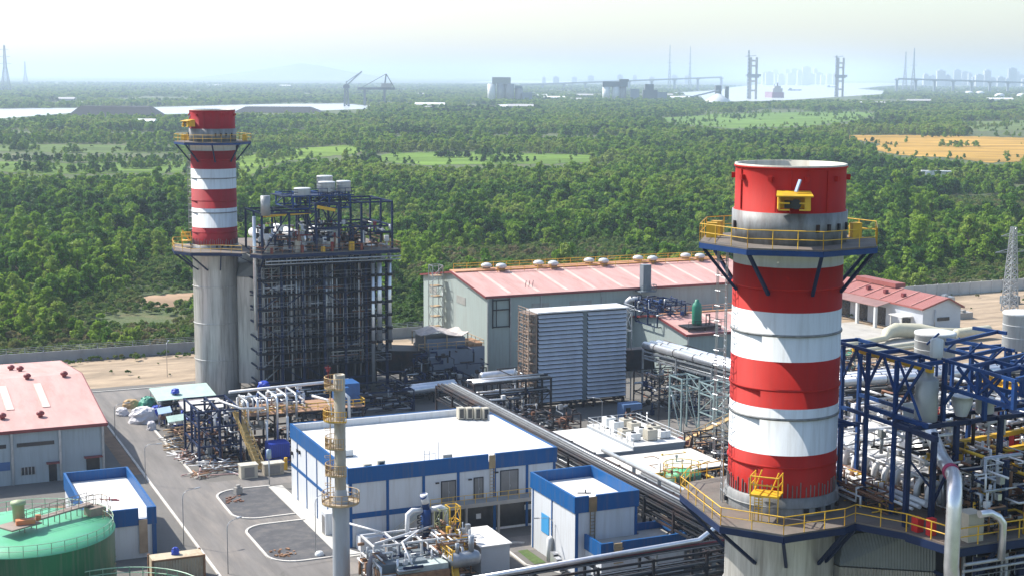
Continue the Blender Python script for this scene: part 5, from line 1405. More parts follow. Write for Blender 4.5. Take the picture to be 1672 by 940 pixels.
b = MB(); b.box(tu - 1.2, tu + .6, tv - 1.3, tv - .5, tz + 1.15, tz + 1.6); b.cbox((tu + 1.0, tv + .0, tz + 1.15), .5, .5, .5); b.build('valve', mat('orange_valve', (.6, .2, .08), .6), t)
b = MB(); b.cbox((21.3, 154.6, tz - 1.0), 1.8, 1.4, 1.9, .4); b.build('stair_landing', mat('walkway_brown', (.27, .21, .17)), t)
b = MB()
for k in range(7): a = -1.3 + k * .28; b.path([(21.5 + 1.0 * math.cos(a), 153.9 + 1.0 * math.sin(a), tz - 2 + k * .05), (21.5 + 1.25 * math.cos(a), 153.9 + 1.25 * math.sin(a), tz + 1.0)], .04, 5)
b.rail([(20.8, 155.2, tz + .9), (22.1, 155.5, tz + .9), (22.5, 154.4, tz + .9)], 1.0, .04, .6)
for k in range(12): b.bar((22.6 - k * .1, 154.2 - k * .75, tz - k * .5), (22.6 - k * .1, 154.2 - k * .75 - .5, tz - k * .5), .9, .06)
b.build('spiral_stair', wood, t)
t = thing('storage_tank', 'second green tank below it, only its railed pale roof edge in the bottom left corner', 'tank', 20.4, 136.2, 0)
b = MB(); b.lathe([(8.2, 0), (8.2, 3.4)], (20.4, 136.2, 0), 72); b.build('shell', green_s, t)
b = MB(); b.lathe([(8.28, 3.35), (8.28, 3.42), (.02, 4.0)], (20.4, 136.2, 0), 72); b.build('roof', green_t, t)
b = MB(); b.rail([(20.4 + 8.1 * math.cos(a / 40 * 6.283), 136.2 + 8.1 * math.sin(a / 40 * 6.283), 3.4) for a in range(40)], 1.1, .05, 2, True); b.build('railing', mat('pale_green_rail', (.35, .5, .36)), t)
b = MB(); b.cyl((17.4, 142.2, 3.5), .45, 1.0, 14); b.cyl((16.7, 142.2, 3.5), .25, .6, 10); b.build('roof_nozzle', tank_w, t)
b = MB()
for k in range(5): b.bar((21.6 + k * .4, 142.5, 3.5), (22.8 + k * .4, 140, 3.8 + .1 * k), .12)
b.build('pipe_stub', pipe_r, t)

t = thing('storage_tank', 'small bright green round tank ringed by yellow rails, left of the big stack', 'tank', 90.4, 153.6, 0)
b = MB(); b.lathe([(2.3, 0), (2.3, 4.6), (.02, 5.1)], (90.4, 153.6, 0), 32, ms=[0, 1]); b.build('shell', [green_s, mat('bright_green_top', (.1, .5, .22), .5)], t)
b = MB(); b.rail([(90.4 + 2.25 * math.cos(a / 12 * 6.283), 153.6 + 2.25 * math.sin(a / 12 * 6.283), 4.6) for a in range(12)], 1.1, .05, 1.2, True)
b.frame([87.2, 88.6], [152, 154.5], [0, 2.4, 4.6], .12, .12, 1, rnd=R); b.rail([(87, 151.8, 4.7), (88.8, 151.8, 4.7)], 1.1, .05, .8); b.build('railing', yellow, t)
clutter(t, random.Random(9), 87, 93, 151, 157, 3.8, 6.4, 26, [yellow, rusty, steel], (.04, .1))

# shipping container
t = thing('shipping_container', 'rusty cream shipping container with a blue bundle on top, beside the road at the bottom', 'container', 29.2, 152.0, 0)
CU0, CU1, CV0, CV1 = 26.3, 31.6, 150.6, 152.9
b = MB(); b.box(CU0, CU1, CV0, CV1, .15, 2.6); b.build('body', mat('container_rust', (.5, .43, .3), .65, var=.15, scale=1, streak=4, dirt=(.28, .13, .05), dirt_amt=.8, dirt_scale=.6), t)
b = MB()
for i in range(17): b.box(CU0 + .15 + i * .3, CU0 + .27 + i * .3, CV0 - .05, CV0 - .003, .3, 2.45)
b.build('corrugation', mat('container_rib', (.42, .36, .26), .65, dirt=(.28, .13, .05), dirt_amt=.7, dirt_scale=.8), t)
b = MB()
for uu in (CU0, CU1):
    for vv in (CV0, CV1): b.cbox((uu, vv, 0), .22, .22, 2.68)
b.box(CU0, CU1, CV0 - .07, CV0 - .01, 2.46, 2.66); b.build('corner_post', rusty, t)
def tarp(u, v, z, r, h, m, label, cat='tarpaulin', name='tarp_bundle', seed=1, sq=1.0, group=None):
    rn_ = random.Random(seed); b = MB(); n, k = 14, 6; V = []
    for j in range(k + 1):
        f = j / k
        for i in range(n):
            a = 2 * math.pi * i / n; rr = r * math.cos(f * 1.45) ** .5 * (1 + rn_.uniform(-.12, .12))
            V.append((u + rr * math.cos(a) * sq, v + rr * math.sin(a), z + h * math.sin(f * 1.45) * (1 + rn_.uniform(-.06, .06))))
    b.v = V
    for j in range(k):
        for i in range(n):
            i2 = (i + 1) % n; b.face([j * n + i, j * n + i2, (j + 1) * n + i2, (j + 1) * n + i])
    b.face([k * n + i for i in range(n)]); b.face([i for i in reversed(range(n))])
    return tag(b.build(name, m), label, cat, group)
tarp(28.9, 152, 2.62, .42, .75, tarp_b, 'blue tarpaulin bundle lying on the rusty container', seed=2)

# ---------------------------------------------------------------- slender vent chimney with cage platforms
cu, cv = 43.95, 142.6
t = thing('vent_chimney', 'slender grey vent chimney with rusty ring platforms before the big blue and white building', 'chimney', cu, cv, 0)
sh = mat('pale_steel_shell', (.4, .43, .46), .5, .2, var=.12, scale=.7, streak=5, dirt=(.35, .22, .12), dirt_amt=.6, dirt_scale=.5)
b = MB(); b.lathe([(.88, 0), (.88, 8.2), (.86, 8.9), (.62, 10.2), (.58, 10.4), (.58, 22.2), (.5, 22.25), (.5, 21.8), (.02, 21.8)], (cu, cv, 0), 28, ms=[0, 0, 0, 0, 1, 1, 1, 1]); b.build('shell', [sh, mat('buff_shell', (.42, .38, .3), .6, .1, var=.15, streak=4, dirt=(.3, .2, .1), dirt_amt=.6, dirt_scale=.8)], t)
mro = mat('rusty_platform', (.4, .32, .22), .75, var=.25, scale=1.5, dirt=RUST, dirt_amt=.5)
for z, r_, a0, a1 in ((9.0, 1.9, 0, 360), (12.0, 1.5, 120, 300), (14.8, 1.5, 110, 290), (17.6, 1.65, 100, 300), (20.9, 1.5, 100, 290)):
    n = 18; A = [(a0 + (a1 - a0) * i / n) for i in range(n + 1)]
    b = MB(); rin = .9 if z < 10 else .62
    for i in range(n):
        q = []
        for a, rr in ((A[i], r_), (A[i + 1], r_), (A[i + 1], rin), (A[i], rin)): q.append((cu + rr * math.cos(math.radians(a - 23.8)), cv + rr * math.sin(math.radians(a - 23.8))))
        b.prism(q, z - .1, z)
    pf = b.build('platform', mro, t)
    b = MB(); b.rail([(cu + r_ * math.cos(math.radians(a - 23.8)), cv + r_ * math.sin(math.radians(a - 23.8)), z) for a in A], 1.1, .035, .7, toe=True); b.build('railing', mat('rusty_rail', (.5, .33, .14), .6, var=.3) if z != 17.6 else yellow, pf)
b = MB(); a = math.radians(190 - 23.8)
for s_ in (-.28, .28): b.path([(cu + 1.1 * math.cos(a + s_), cv + 1.1 * math.sin(a + s_), 8.9), (cu + .95 * math.cos(a + s_), cv + .95 * math.sin(a + s_), 21.6)], .035, 5)
for k in range(42): z = 9.1 + k * .3; b.path([(cu + 1.0 * math.cos(a - .28), cv + 1.0 * math.sin(a - .28), z), (cu + 1.0 * math.cos(a + .28), cv + 1.0 * math.sin(a + .28), z)], .025, 4)
for k in range(13):
    z = 10 + k * .95; b.path([(cu + 1.05 * math.cos(a - .35), cv + 1.05 * math.sin(a - .35), z), (cu + 1.6 * math.cos(a - .3), cv + 1.6 * math.sin(a - .3), z), (cu + 1.6 * math.cos(a + .3), cv + 1.6 * math.sin(a + .3), z), (cu + 1.05 * math.cos(a + .35), cv + 1.05 * math.sin(a + .35), z)], .03, 4)
b.build('caged_ladder', mat('rusty_rail', (.5, .33, .14)), t)
b = MB(); b.cbox((cu - 1.1, cv + .2, 22.6), .25, .25, .35, .4); b.path([(cu - 1.1, cv + .2, 21), (cu - 1.1, cv + .2, 23.2)], .04, 5); b.bar((cu - 1.4, cv + .2, 23.0), (cu - .8, cv + .2, 22.9), .14); b.build('beacon', pipe_r, t)

# ---------------------------------------------------------------- pipe racks
def pipe_rack(name, label, u0, v0, u1, v1, levels, width, n_pipes, seed, mats, step=6.5, fat=()):
    rn_ = random.Random(seed); t = thing(name, label, 'pipe rack', (u0 + u1) / 2, (v0 + v1) / 2, 0)
    d = Vector((u1 - u0, v1 - v0, 0)); L_ = d.length; d.normalize(); nr = Vector((-d.y, d.x, 0)); n = int(L_ / step)
    o = Vector((u0, v0, 0))
    b = MB()
    for i in range(n + 1):
        c = o + d * (L_ * i / n)
        for s_ in (-1, 1):
            p = c + nr * (s_ * width / 2); b.bar(p, p + Vector((0, 0, levels[-1] + .2)), .26)
        for z in levels: b.bar(c - nr * width / 2 + Vector((0, 0, z)), c + nr * width / 2 + Vector((0, 0, z)), .2, .24)
        if i < n and i % 2 == 0:
            for s_ in (-1, 1): b.bar(c + nr * (s_ * width / 2) + Vector((0, 0, .2)), o + d * (L_ * (i + 1) / n) + nr * (s_ * width / 2) + Vector((0, 0, levels[0])), .12)
    for z in levels:
        for s_ in (-1, 1): b.bar(o + nr * (s_ * width / 2) + Vector((0, 0, z)), o + d * L_ + nr * (s_ * width / 2) + Vector((0, 0, z)), .16, .24)
    b.build('steel_frame', dark if seed != 5 else steel, t)
    grp = {}
    for z in levels:
        x = -width / 2 + .3
        while x < width / 2 - .2:
            r = rn_.choice((.07, .1, .13, .18)); m = rn_.choice(mats)
            if rn_.random() < .85:
                a = rn_.uniform(0, .12) if rn_.random() < .3 else 0; e = 1 - (rn_.uniform(0, .3) if rn_.random() < .3 else 0)
                b = MB(); b.path([o + d * (L_ * a) + nr * x + Vector((0, 0, z + .15 + r)), o + d * (L_ * e) + nr * x + Vector((0, 0, z + .15 + r))], r, 7); b.build('pipe_run', m, t)
            x += r * 2 + rn_.uniform(.08, .25)
    for x, z, r in fat:
        b = MB(); b.path([o + nr * x + Vector((0, 0, z)), o + d * L_ + nr * x + Vector((0, 0, z))], r, 14); fp = b.build('fat_pipe', alu, t)
        for i in range(int(L_ / 5)):
            b = MB(); c = o + d * (3 + i * 5) + nr * x + Vector((0, 0, z)); b.path([c, c + d * .12], r + .04, 14); b.build('pipe_clamp', dark, fp)
    return t
pipe_rack('pipe_rack', 'long dark pipe rack running from the boiler tower past both blue and white buildings', 79.6, 204, 79.6, 121, (4.6, 6.4), 3.6, 9, 1, [grey_pipe, dark, grey_pipe, dark, dark, steel], 6)
pipe_rack('pipe_rack', 'shorter dark pipe rack right of the small blue and white building, beside the long one', 83.0, 152, 83.0, 121, (3.4, 5.2), 2.4, 7, 2, [grey_pipe, dark, grey_pipe, steel], 6)
pipe_rack('pipe_rack', 'pipe rack with dark red pipes crossing the bottom edge left of the big stack', 44, 121.4, 80.5, 123.0, (2.8, 4.6, 6.2), 2.6, 7, 3, [dark, pipe_r, dark, grey_pipe, dark, steel], 5.5)
t = thing('edge_pipe', 'bright silver pipe running along the top of the racks and kinking beside the big stack', 'pipe', 76, 126, 0)
b = MB(); b.path([(81.8, 158, 7.2), (81.8, 127.0, 7.2), (79.5, 124.6, 7.4), (77.2, 124.3, 7.6), (74.6, 123.2, 6.9), (44, 121.0, 6.8)], .26, 10); b.build('pipe', alu, t)
b = MB(); b.path([(84.4, 140, 6.9), (84.4, 124, 6.9)], .22, 8); b.build('pipe', alu, t)
for v in (150, 144, 138, 132): b = MB(); b.box(81.6, 82, v - .1, v + .1, 0, 7); b.build('post', steel, t)
for u in (70, 63, 56, 49): b = MB(); b.box(u - .1, u + .1, 121.9 + (u - 44) * .06 - .1, 121.9 + (u - 44) * .06 + .1, 0, 6.5); b.build('post', steel, t)
pipe_rack('pipe_rack', 'pipe rack along the foot of the turbine hall behind the filter house', 84, 206, 97, 206.5, (4, 6), 3, 6, 4, [steel, dark, alu], 4)
# big silver pipe bridge
pipe_rack('pipe_bridge', 'elevated bridge of fat silver pipes running from the filter house behind the big stack', 115.3, 206.2, 119.6, 171.5, (7.9, 9.0), 3.4, 5, 5, [steel, dark, steel], 7, fat=((-.1, 10.0, .55), (1.25, 10.0, .55), (-1.4, 9.9, .6), (2.4, 9.7, .3)))
pipe_rack('pipe_bridge', 'silver pipes continuing right behind the blue roof frames of the near boiler', 119.6, 171.5, 190, 168.0, (7.9, 9.0), 3.4, 5, 6, [steel, dark, steel], 8, fat=((-.1, 10.0, .55), (1.25, 10.1, .55), (-1.4, 9.9, .6)))
t = thing('support_trellis', 'pale green steel trellis carrying the pipe bridge left of the big stack', 'steel frame', 114, 182, 0)
b = MB(); b.frame([110.6, 113.6, 116.5], [179.5, 183.5], [0, 4.2, 7.0, 8.6], .22, .18, .7, rnd=R)
b.frame([110, 113], [187.5, 191], [0, 6.5, 8.2], .2, .16, .7, rnd=R); b.build('frame', mat('pale_green_steel', (.3, .4, .4), .5, .3, var=.15), t)
# junk and plant in the shade between filter house and the stack
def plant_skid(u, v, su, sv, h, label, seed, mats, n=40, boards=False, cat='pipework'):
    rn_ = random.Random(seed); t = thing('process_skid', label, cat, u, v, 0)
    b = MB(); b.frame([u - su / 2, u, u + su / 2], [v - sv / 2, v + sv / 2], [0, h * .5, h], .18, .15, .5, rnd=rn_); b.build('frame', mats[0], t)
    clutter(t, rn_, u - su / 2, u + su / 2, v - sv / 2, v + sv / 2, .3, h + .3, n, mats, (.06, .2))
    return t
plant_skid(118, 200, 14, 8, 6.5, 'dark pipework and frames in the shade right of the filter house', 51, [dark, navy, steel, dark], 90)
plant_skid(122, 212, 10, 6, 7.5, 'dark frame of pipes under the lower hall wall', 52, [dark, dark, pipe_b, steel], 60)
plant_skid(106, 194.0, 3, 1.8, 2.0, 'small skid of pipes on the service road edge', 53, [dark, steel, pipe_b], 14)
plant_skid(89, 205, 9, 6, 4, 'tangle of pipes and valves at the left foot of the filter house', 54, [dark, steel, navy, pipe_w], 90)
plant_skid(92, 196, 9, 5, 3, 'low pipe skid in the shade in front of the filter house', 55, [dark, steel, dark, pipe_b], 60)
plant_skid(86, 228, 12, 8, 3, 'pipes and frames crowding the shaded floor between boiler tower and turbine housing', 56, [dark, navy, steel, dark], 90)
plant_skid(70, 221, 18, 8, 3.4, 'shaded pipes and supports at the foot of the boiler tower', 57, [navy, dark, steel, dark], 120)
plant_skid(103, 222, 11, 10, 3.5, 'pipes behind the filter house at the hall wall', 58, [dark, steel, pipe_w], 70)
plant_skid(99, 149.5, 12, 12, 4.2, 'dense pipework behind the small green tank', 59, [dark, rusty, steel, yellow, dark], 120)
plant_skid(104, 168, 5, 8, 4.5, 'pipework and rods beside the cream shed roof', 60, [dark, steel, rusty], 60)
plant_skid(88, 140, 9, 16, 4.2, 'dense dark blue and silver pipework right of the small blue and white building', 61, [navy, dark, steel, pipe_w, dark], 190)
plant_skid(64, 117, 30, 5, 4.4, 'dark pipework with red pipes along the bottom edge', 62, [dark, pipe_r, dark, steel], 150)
t = thing('plant_cabin', 'small blue cabin standing in the shade below the filter house', 'cabin', 107.4, 198.5, 0)
b = MB(); b.box(105.8, 109, 197.6, 199.6, 0, 2.6); b.build('body', mat('cabin_blue', (.09, .17, .33), .5, var=.1), t)
b = MB(); b.box(106.2, 107, 197.55, 197.59, .1, 2.1); b.build('door', dark, t)
# fuel conveyor like stair by the trellis
t = thing('loading_stair', 'rust and yellow sloping stair frame beside the trellis and the kerbed island', 'stair', 109, 176, 0)
b = MB(); b.bar((104.6, 178.6, 1.2), (113.5, 176.6, 5.2), 1.3, .2); b.rail([(104.6, 178, 1.3), (113.5, 176, 5.3)], 1.0, .05, 1.2); b.frame([107, 110, 113], [176, 178.4], [0, 2.2], .14, .12, .6, rnd=R); b.build('frame', mat('rusty_rail', (.5, .33, .14)), t)
b = MB(); b.box(103.6, 106, 177.4, 180.2, .3, 1.6); b.build('hopper', mat('maroon_box', (.18, .05, .05), .6), t)
# caged ladder tower left of big stack
t = thing('scaffold_tower', 'thin scaffold and cable tower rising close behind the left side of the big stack', 'scaffold', 91, 135, 0)
b = MB(); b.frame([60.0, 61.3], [91.6, 92.9], [24.3 + i * 2 for i in range(7)], .07, .06, .8, rnd=R); b.build('frame', steel, t)
t2 = thing('scaffold_tower', 'tall pale scaffold tower on the ground behind the left edge of the big stack', 'scaffold', 107.5, 158, 0)
b = MB(); b.frame([106.6, 108.4, 110.2], [158, 160], [2.4 * i for i in range(12)], .12, .1, .5, rnd=R, z0=0); b.build('frame', steel, t2)
clutter(t2, random.Random(4), 105.5, 111, 156, 161, .3, 7, 60, [steel, dark, rusty], (.06, .16))

# ---------------------------------------------------------------- structure in front of the far boiler
t = thing('pump_structure', 'dark blue open structure with pipe loops on top, below the far boiler tower', 'steel structure', 50, 197, 0)
b = MB(); b.frame([40.8, 43.6, 46.4], [195.8, 200.5, 205], [0, 2.8, 5.4, 7.6], .28, .24, .4, rnd=R); b.build('frame', navy, t)
b = MB(); b.frame([47.6, 51.5, 55.5, 60, 64.2], [197.2, 203.5], [0, 3.2, 6.0], .26, .24, .35, rnd=R); b.build('frame', dark, t)
b = MB(); b.box(47.4, 64.4, 197, 203.7, 6.01, 6.12); b.build('deck', mat('orange_floor', (.38, .22, .13), .75, var=.25, scale=.6), t)
b = MB(); b.rail([(47.4, 197, 6.12), (64.4, 197, 6.12), (64.4, 203.6, 6.12)], 1.0, .05, 1.6); b.build('railing', yellow, t)
clutter(t, random.Random(31), 41, 47, 196, 205, .3, 7.3, 90, [navy, dark, steel, pipe_b, pipe_w], (.07, .18))
clutter(t, random.Random(32), 48, 63, 197.5, 203, .3, 5.5, 90, [dark, pipe_b, steel, dark], (.07, .2))
clutter(t, random.Random(33), 47.5, 57, 197.5, 203, 6.3, 8.6, 40, [alu, blue_steel, pipe_w, steel], (.08, .2))
for k in range(6):
    u = 47.6 + k * 1.35; b = MB(); z = 7.7 + .12 * k
    b.path([(u, 201.5, 6.3), (u, 201.5, z), (u, 201.2, z + .45), (u, 197.2, z + .45), (u, 196.4, z + .3), (u, 196.3, z - .4), (u, 196.3, (2.2 if k % 3 == 0 else 5.6))], .17, 9); b.build('pipe_loop', alu, t)
b = MB(); b.path([(46.5, 202.6, 8.4), (64, 203.2, 8.7)], .22, 9); b.path([(43.8, 198.8, 8.4), (46.4, 195.4, 7.6), (49.6, 194.9, 7.5)], .16, 8); b.path([(50.1, 196.1, 5.5), (50.1, 196.1, 2.4), (53.0, 196.1, 2.4), (53.0, 196.1, 5.8)], .2, 9); b.build('pipe_run', pipe_w, t)
b = MB()
b.path([(60.5, 198, 6.2), (60.5, 198, 8.0), (61.3, 197.2, 8.2), (61.9, 196.5, 7.6), (61.9, 196.3, 4)], .22, 9); b.path([(57.5, 199.5, 7.6), (59.2, 198, 7.2), (59.4, 197, 6.6), (59.6, 196.6, 3)], .2, 9); b.build('pipe_run', pipe_w, t)
b = MB(); b.box(61.5, 64.5, 199.5, 203, 6.2, 8.9); b.box(62, 62.6, 198.5, 199.4, 6.2, 8.6); b.build('plate_exchanger', mat('deep_blue_vessel', (.02, .1, .28), .45, var=.25, scale=1.5), t)
b = MB(); b.bar((46.2, 197.6, 7.0), (47.6, 190.6, .3), 1.1, .16)
b.rail([(45.7, 197.4, 7.0), (47.1, 190.5, .3)], 1.0, .05, .9); b.rail([(46.8, 197.6, 7.0), (48.2, 190.7, .3)], 1.0, .05, .9)
for k in range(16):
    f = k / 15; b.box(46.2 + 1.4 * f - .5, 46.2 + 1.4 * f + .5, 197.6 - 7 * f - .15, 197.6 - 7 * f + .15, 7.1 - 6.7 * f, 7.16 - 6.7 * f)
b.build('stair', mat('yellow_brown_stair', (.5, .34, .12), .65, var=.3, scale=2), t)
t = thing('blue_container', 'bright blue container in the shade under the pipe structure', 'container', 51.7, 194.5, 0)
b = MB(); b.box(49.8, 52.6, 193.6, 196.2, 0, 2.7); b.build('body', mat('strong_blue', (.02, .06, .42), .5, var=.12), t)
b = MB()
for i in range(9): b.box(50 + i * .3, 50.12 + i * .3, 193.54, 193.6, .2, 2.6)
b.build('corrugation', mat('strong_blue_rib', (.015, .05, .34), .5), t)
tarp(57.4, 226, 3.5, 1.0, 1.2, tarp_b, 'blue sheet hung over pipes at the left foot of the boiler tower', seed=5)
for (u, v, su, sv, h, m_, lb) in ((45.5, 188.2, 2.2, 1.5, 1.7, beige, 'beige kiosk box with flat lid beside the road, left one of the pair'), (48.9, 188.6, 2.6, 1.4, 1.5, mat('patched_box', (.32, .28, .22), .7, var=.3, scale=2), 'brown patched kiosk box right of the beige one')):
    t = thing('kiosk_box', lb, 'kiosk', u, v, 0, 'kiosk boxes by the road')
    b = MB(); b.box(u - su / 2, u + su / 2, v - sv / 2, v + sv / 2, 0, h); b.build('body', m_, t)
    b = MB(); b.box(u - su / 2 - .1, u + su / 2 + .1, v - sv / 2 - .1, v + sv / 2 + .1, h, h + .12); b.build('lid', cream, t)
    b = MB(); b.box(u - su * .3, u + su * .3, v - sv / 2 - .04, v - sv / 2 - .003, .2, h - .2); b.build('panel', door_g, t)
t = thing('drum_post', 'grey drum on a tall post between the kiosk boxes', 'post', 47.0, 183.2, 0)
b = MB(); b.path([(47.0, 183.2, 0), (47.0, 183.2, 3.6)], .09, 8); b.build('post', steel, t)
b = MB(); b.lathe([(.02, 0), (.32, .05), (.32, 1.2), (.02, 1.3)], (47.0, 183.2, 3.5), 16); b.build('drum', mat('slate_drum', (.25, .33, .4), .5, .3), t)
b = MB(); b.box(50.7, 51.2, 189.8, 190.2, 0, 1.2); b.cyl((51.0, 189.9, 1.2), .22, .5, 10)
tag(b.build('fire_hydrant', yellow), 'yellow hydrant cabinet at the corner of the big blue and white building', 'hydrant')
b = MB(); b.cbox((42.4, 180.9, 0), .9, .7, .9, .3); b.cbox((42.4, 180.9, .9), .5, .4, .3, .3)
tag(b.build('drain_box', conc), 'small concrete box on the upper dark asphalt patch', 'box')
b = MB(); b.lathe([(.5, 0), (.5, .2), (.35, .4), (.02, .45)], (44.8, 153.4, .06), 12)
tag(b.build('manhole_cap', white), 'white manhole cap on the lower dark asphalt patch', 'manhole cap')
def heap(u, v, su, sv, m_, label, name='rubble', cat='rubble'):
    b = MB(); rn_ = random.Random(int(u * 7 + v))
    for i in range(26): b.cbox((u + rn_.uniform(-su, su) / 2, v + rn_.uniform(-sv, sv) / 2, .06), rn_.uniform(.1, .4), rn_.uniform(.1, .4), rn_.uniform(.04, .16), rn_.uniform(0, 3))
    return tag(b.build(name, m_), label, cat, kind='stuff')
heap(41.2, 178.4, 2.2, 3, pipe_b, 'brown rubble on the upper dark asphalt patch')
heap(41.4, 155.5, 2.5, 3.0, rusty, 'brown rubble at the rounded corner of the lower asphalt patch')

# ---------------------------------------------------------------- process skid at the bottom (compressor)
cu, cv = 56, 143
t = thing('compressor_skid', 'crowded silver and rust pipe skid with yellow stairs before the big blue and white building', 'process skid', 53, 142, 0)
b = MB(); b.frame([47.0, 49.6, 52.2, 54.6], [141.2, 145.4], [0, 2.6, 4.4], .2, .2, .3, rnd=R); b.build('frame', pipe_w, t)
b = MB(); b.box(47, 52, 139, 140.6, 1.4, 3.0); b.box(47.2, 54.5, 141.4, 145.2, 2.6, 2.72); b.build('enclosure', mat('slate_box', (.16, .2, .23)), t)
b = MB(); b.prism([(47, 137.8), (54, 137.8), (54, 140.6), (47, 140.6)], 0, 2.1); b.build('rusty_tray', rusty, t)
b = MB(); b.prism([(48.6, 138.2), (54, 138.2), (54, 140.2), (48.6, 140.2)], 2.1, 2.7); b.build('grey_deck', mat('mint_grey', (.45, .52, .5), .6, var=.2, scale=2), t)
b = MB(); b.hcyl((54.6, 138.8, 2.6), (57.3, 139.0, 2.6), .8, 20, dome=.6); vs_ = b.build('receiver_vessel', steel, t)
b = MB(); b.path([(55.2, 138.8, 3.3), (55.2, 138.8, 4.4)], .22, 10); b.path([(56.8, 138.9, 3.3), (56.8, 138.9, 5.0)], .3, 10); b.build('nozzle', steel, vs_)
b = MB(); b.path([(54.3, 145.6, 3), (54.3, 145.6, 6.3)], .55, 16); b.path([(54.3, 145.6, 6.3), (54.25, 145.6, 7.2), (53.9, 145.3, 7.9)], .4, 14); b.build('filter_stack', blue_steel, t)
b = MB()
for s_ in (-1, 1): b.path([(54.3 + s_ * .5, 145.5, 6.2), (54.3 + s_ * 1.6, 145.3, 6.4), (54.3 + s_ * 2.2, 145.2, 6.0), (54.3 + s_ * 2.25, 145.2, 3.0)], .28, 12)
b.path([(54.2, 145.4, 7.0), (54.0, 145.4, 8.0)], .42, 12); b.build('bypass_pipe', pipe_w, t)
for s_ in range(5):
    b = MB(); b.path([(53.6, 145.0, 3.4 + .55 * s_), (53.1, 144.8, 3.4 + .55 * s_), (53.1, 144.8, 3.7 + .55 * s_), (53.6, 145.0, 3.75 + .55 * s_)], .07, 6)
    b.build('nozzle', dark, t)
b = MB(); b.path([(46.2, 140.4, 0), (46.2, 140.4, 2.6), (46.5, 140.5, 3.4), (47.2, 140.6, 3.8), (47.9, 140.7, 3.4), (48.2, 140.8, 2.6), (48.2, 140.8, 0)], .3, 12); b.build('bypass_pipe', mat('slate_pipe', (.22, .2, .22), .5, .3), t)
b = MB(); b.path([(49.0, 144.8, 4.6), (46.8, 149.2, 4.6)], .12, 8); b.path([(47.0, 141.2, 4.6), (54.8, 145.0, 4.5)], .14, 8); b.path([(50, 138, 3), (50, 141, 4.5), (53, 144, 4.6)], .12, 8); b.build('pipe_run', pipe_w, t)
clutter(t, random.Random(71), 53.6, 58.0, 139.5, 146.5, .3, 4.8, 130, [rusty, pipe_w, yellow, pipe_b, steel, alu], (.06, .2))
clutter(t, random.Random(72), 46.5, 54, 138, 145, .3, 4.2, 80, [pipe_w, rusty, steel, navy, alu], (.06, .18))
b = MB(); b.rail([(54.2, 137.6, 3.0), (54.2, 141, 3.0), (57, 141.2, 3.0)], 1.1, .06, .6); b.bar((54.6, 137.4, .4), (55.2, 140, 3.0), .8, .12); b.rail([(54.2, 137.4, .4), (54.8, 140, 3.0)], 1.0, .06, .7); b.frame([57.0, 58.2], [145.4, 146.8], [0, 2.4, 4.6, 6.2], .1, .09, .8, rnd=R); b.build('stair', yellow, t)
b = MB(); b.frame([55.4, 56.4], [144.4, 145.8], [0, 2.4, 4.6, 6.4], .1, .09, .8, rnd=R); b.build('stair_frame', mat('olive_frame', (.3, .32, .16), .6), t)
t = thing('plant_enclosure', 'white flat topped enclosure with grey sides, standing right of the crowded pipe skid', 'enclosure', 60, 143.8, 0)
b = MB(); b.box(58.6, 61.9, 140.6, 147, 0, 3.0); b.build('body', mat('pale_enclosure', (.5, .52, .54), .6, var=.08, dirt=(.35, .33, .3), dirt_amt=.4), t)
b = MB(); b.box(58.4, 62.1, 140.4, 147.2, 3.0, 3.12); b.build('roof', roof_w, t)
b = MB(); b.lathe([(.4, 0), (.4, .15), (.3, .18), (.02, .1)], (0, 0, 0), 14); b.v = [(58.6 - z, 142.0 + x, 1.9 + y) for x, y, z in b.v]; b.build('fan', dark, t)

# ---------------------------------------------------------------- laydown yard beside the road
def shelter(u0, u1, v0, v1, z, m_, label, seed, dark_side=True):
    t = thing('site_shelter', label, 'shelter', (u0 + u1) / 2, (v0 + v1) / 2, 0)
    b = MB(); n = len(b.v); b.v += [(u0, v0, z), (u1, v0, z + .2), (u1, v1, z + .8), (u0, v1, z + .6), (u0, v0, z + .1), (u1, v0, z + .3), (u1, v1, z + .9), (u0, v1, z + .7)]
    for q in ((0, 3, 2, 1), (4, 5, 6, 7), (0, 1, 5, 4), (1, 2, 6, 5), (2, 3, 7, 6), (3, 0, 4, 7)): b.face([n + i for i in q])
    b.build('roof', m_, t)
    k = max(2, int((u1 - u0) / 2.2))
    for i in range(k + 1):
        for v in (v0 + .2, v1 - .2): b = MB(); b.path([(u0 + .2 + (u1 - u0 - .4) * i / k, v, 0), (u0 + .2 + (u1 - u0 - .4) * i / k, v, z + (.1 if v < v0 + 1 else .6))], .07, 5); b.build('post', steel, t)
    clutter(t, random.Random(seed), u0 + .3, u1 - .3, v0 + .3, v1 - .3, .3, z - .5, 20, [dark, pipe_b, steel, tarp_b], (.1, .3))
    return t
shelter(41, 50, 226.5, 233.5, 2.7, mint, 'open site shelter with pale mint sheet roof beside the far stack', 81)
shelter(43.6, 49.6, 219.2, 223, 2.4, mat('cream_sheet', (.66, .63, .58), .6, var=.1), 'open site shelter with a cream sheet roof, nearer the camera than the mint one', 82)
shelter(44.0, 50, 223.6, 225.8, 1.9, mat('lilac_sheet', (.42, .38, .42), .6, var=.2), 'low dark lean-to between the mint and the cream shelters', 83)
shelter(40.6, 43.2, 216.3, 217.8, 1.6, mint, 'small pale sheet over crates at the road edge of the laydown yard', 84)
shelter(40.0, 42.0, 220.4, 221.9, 2.0, mat('pale_blue_sheet', (.35, .5, .65), .6, var=.1), 'tiny pale blue cabin roof at the road edge of the laydown yard', 85)
tarp(38.6, 225.6, 0, 2.0, 2.2, tarp_w, 'big white tarpaulin heap at the road edge of the laydown yard', seed=11, sq=1.1)
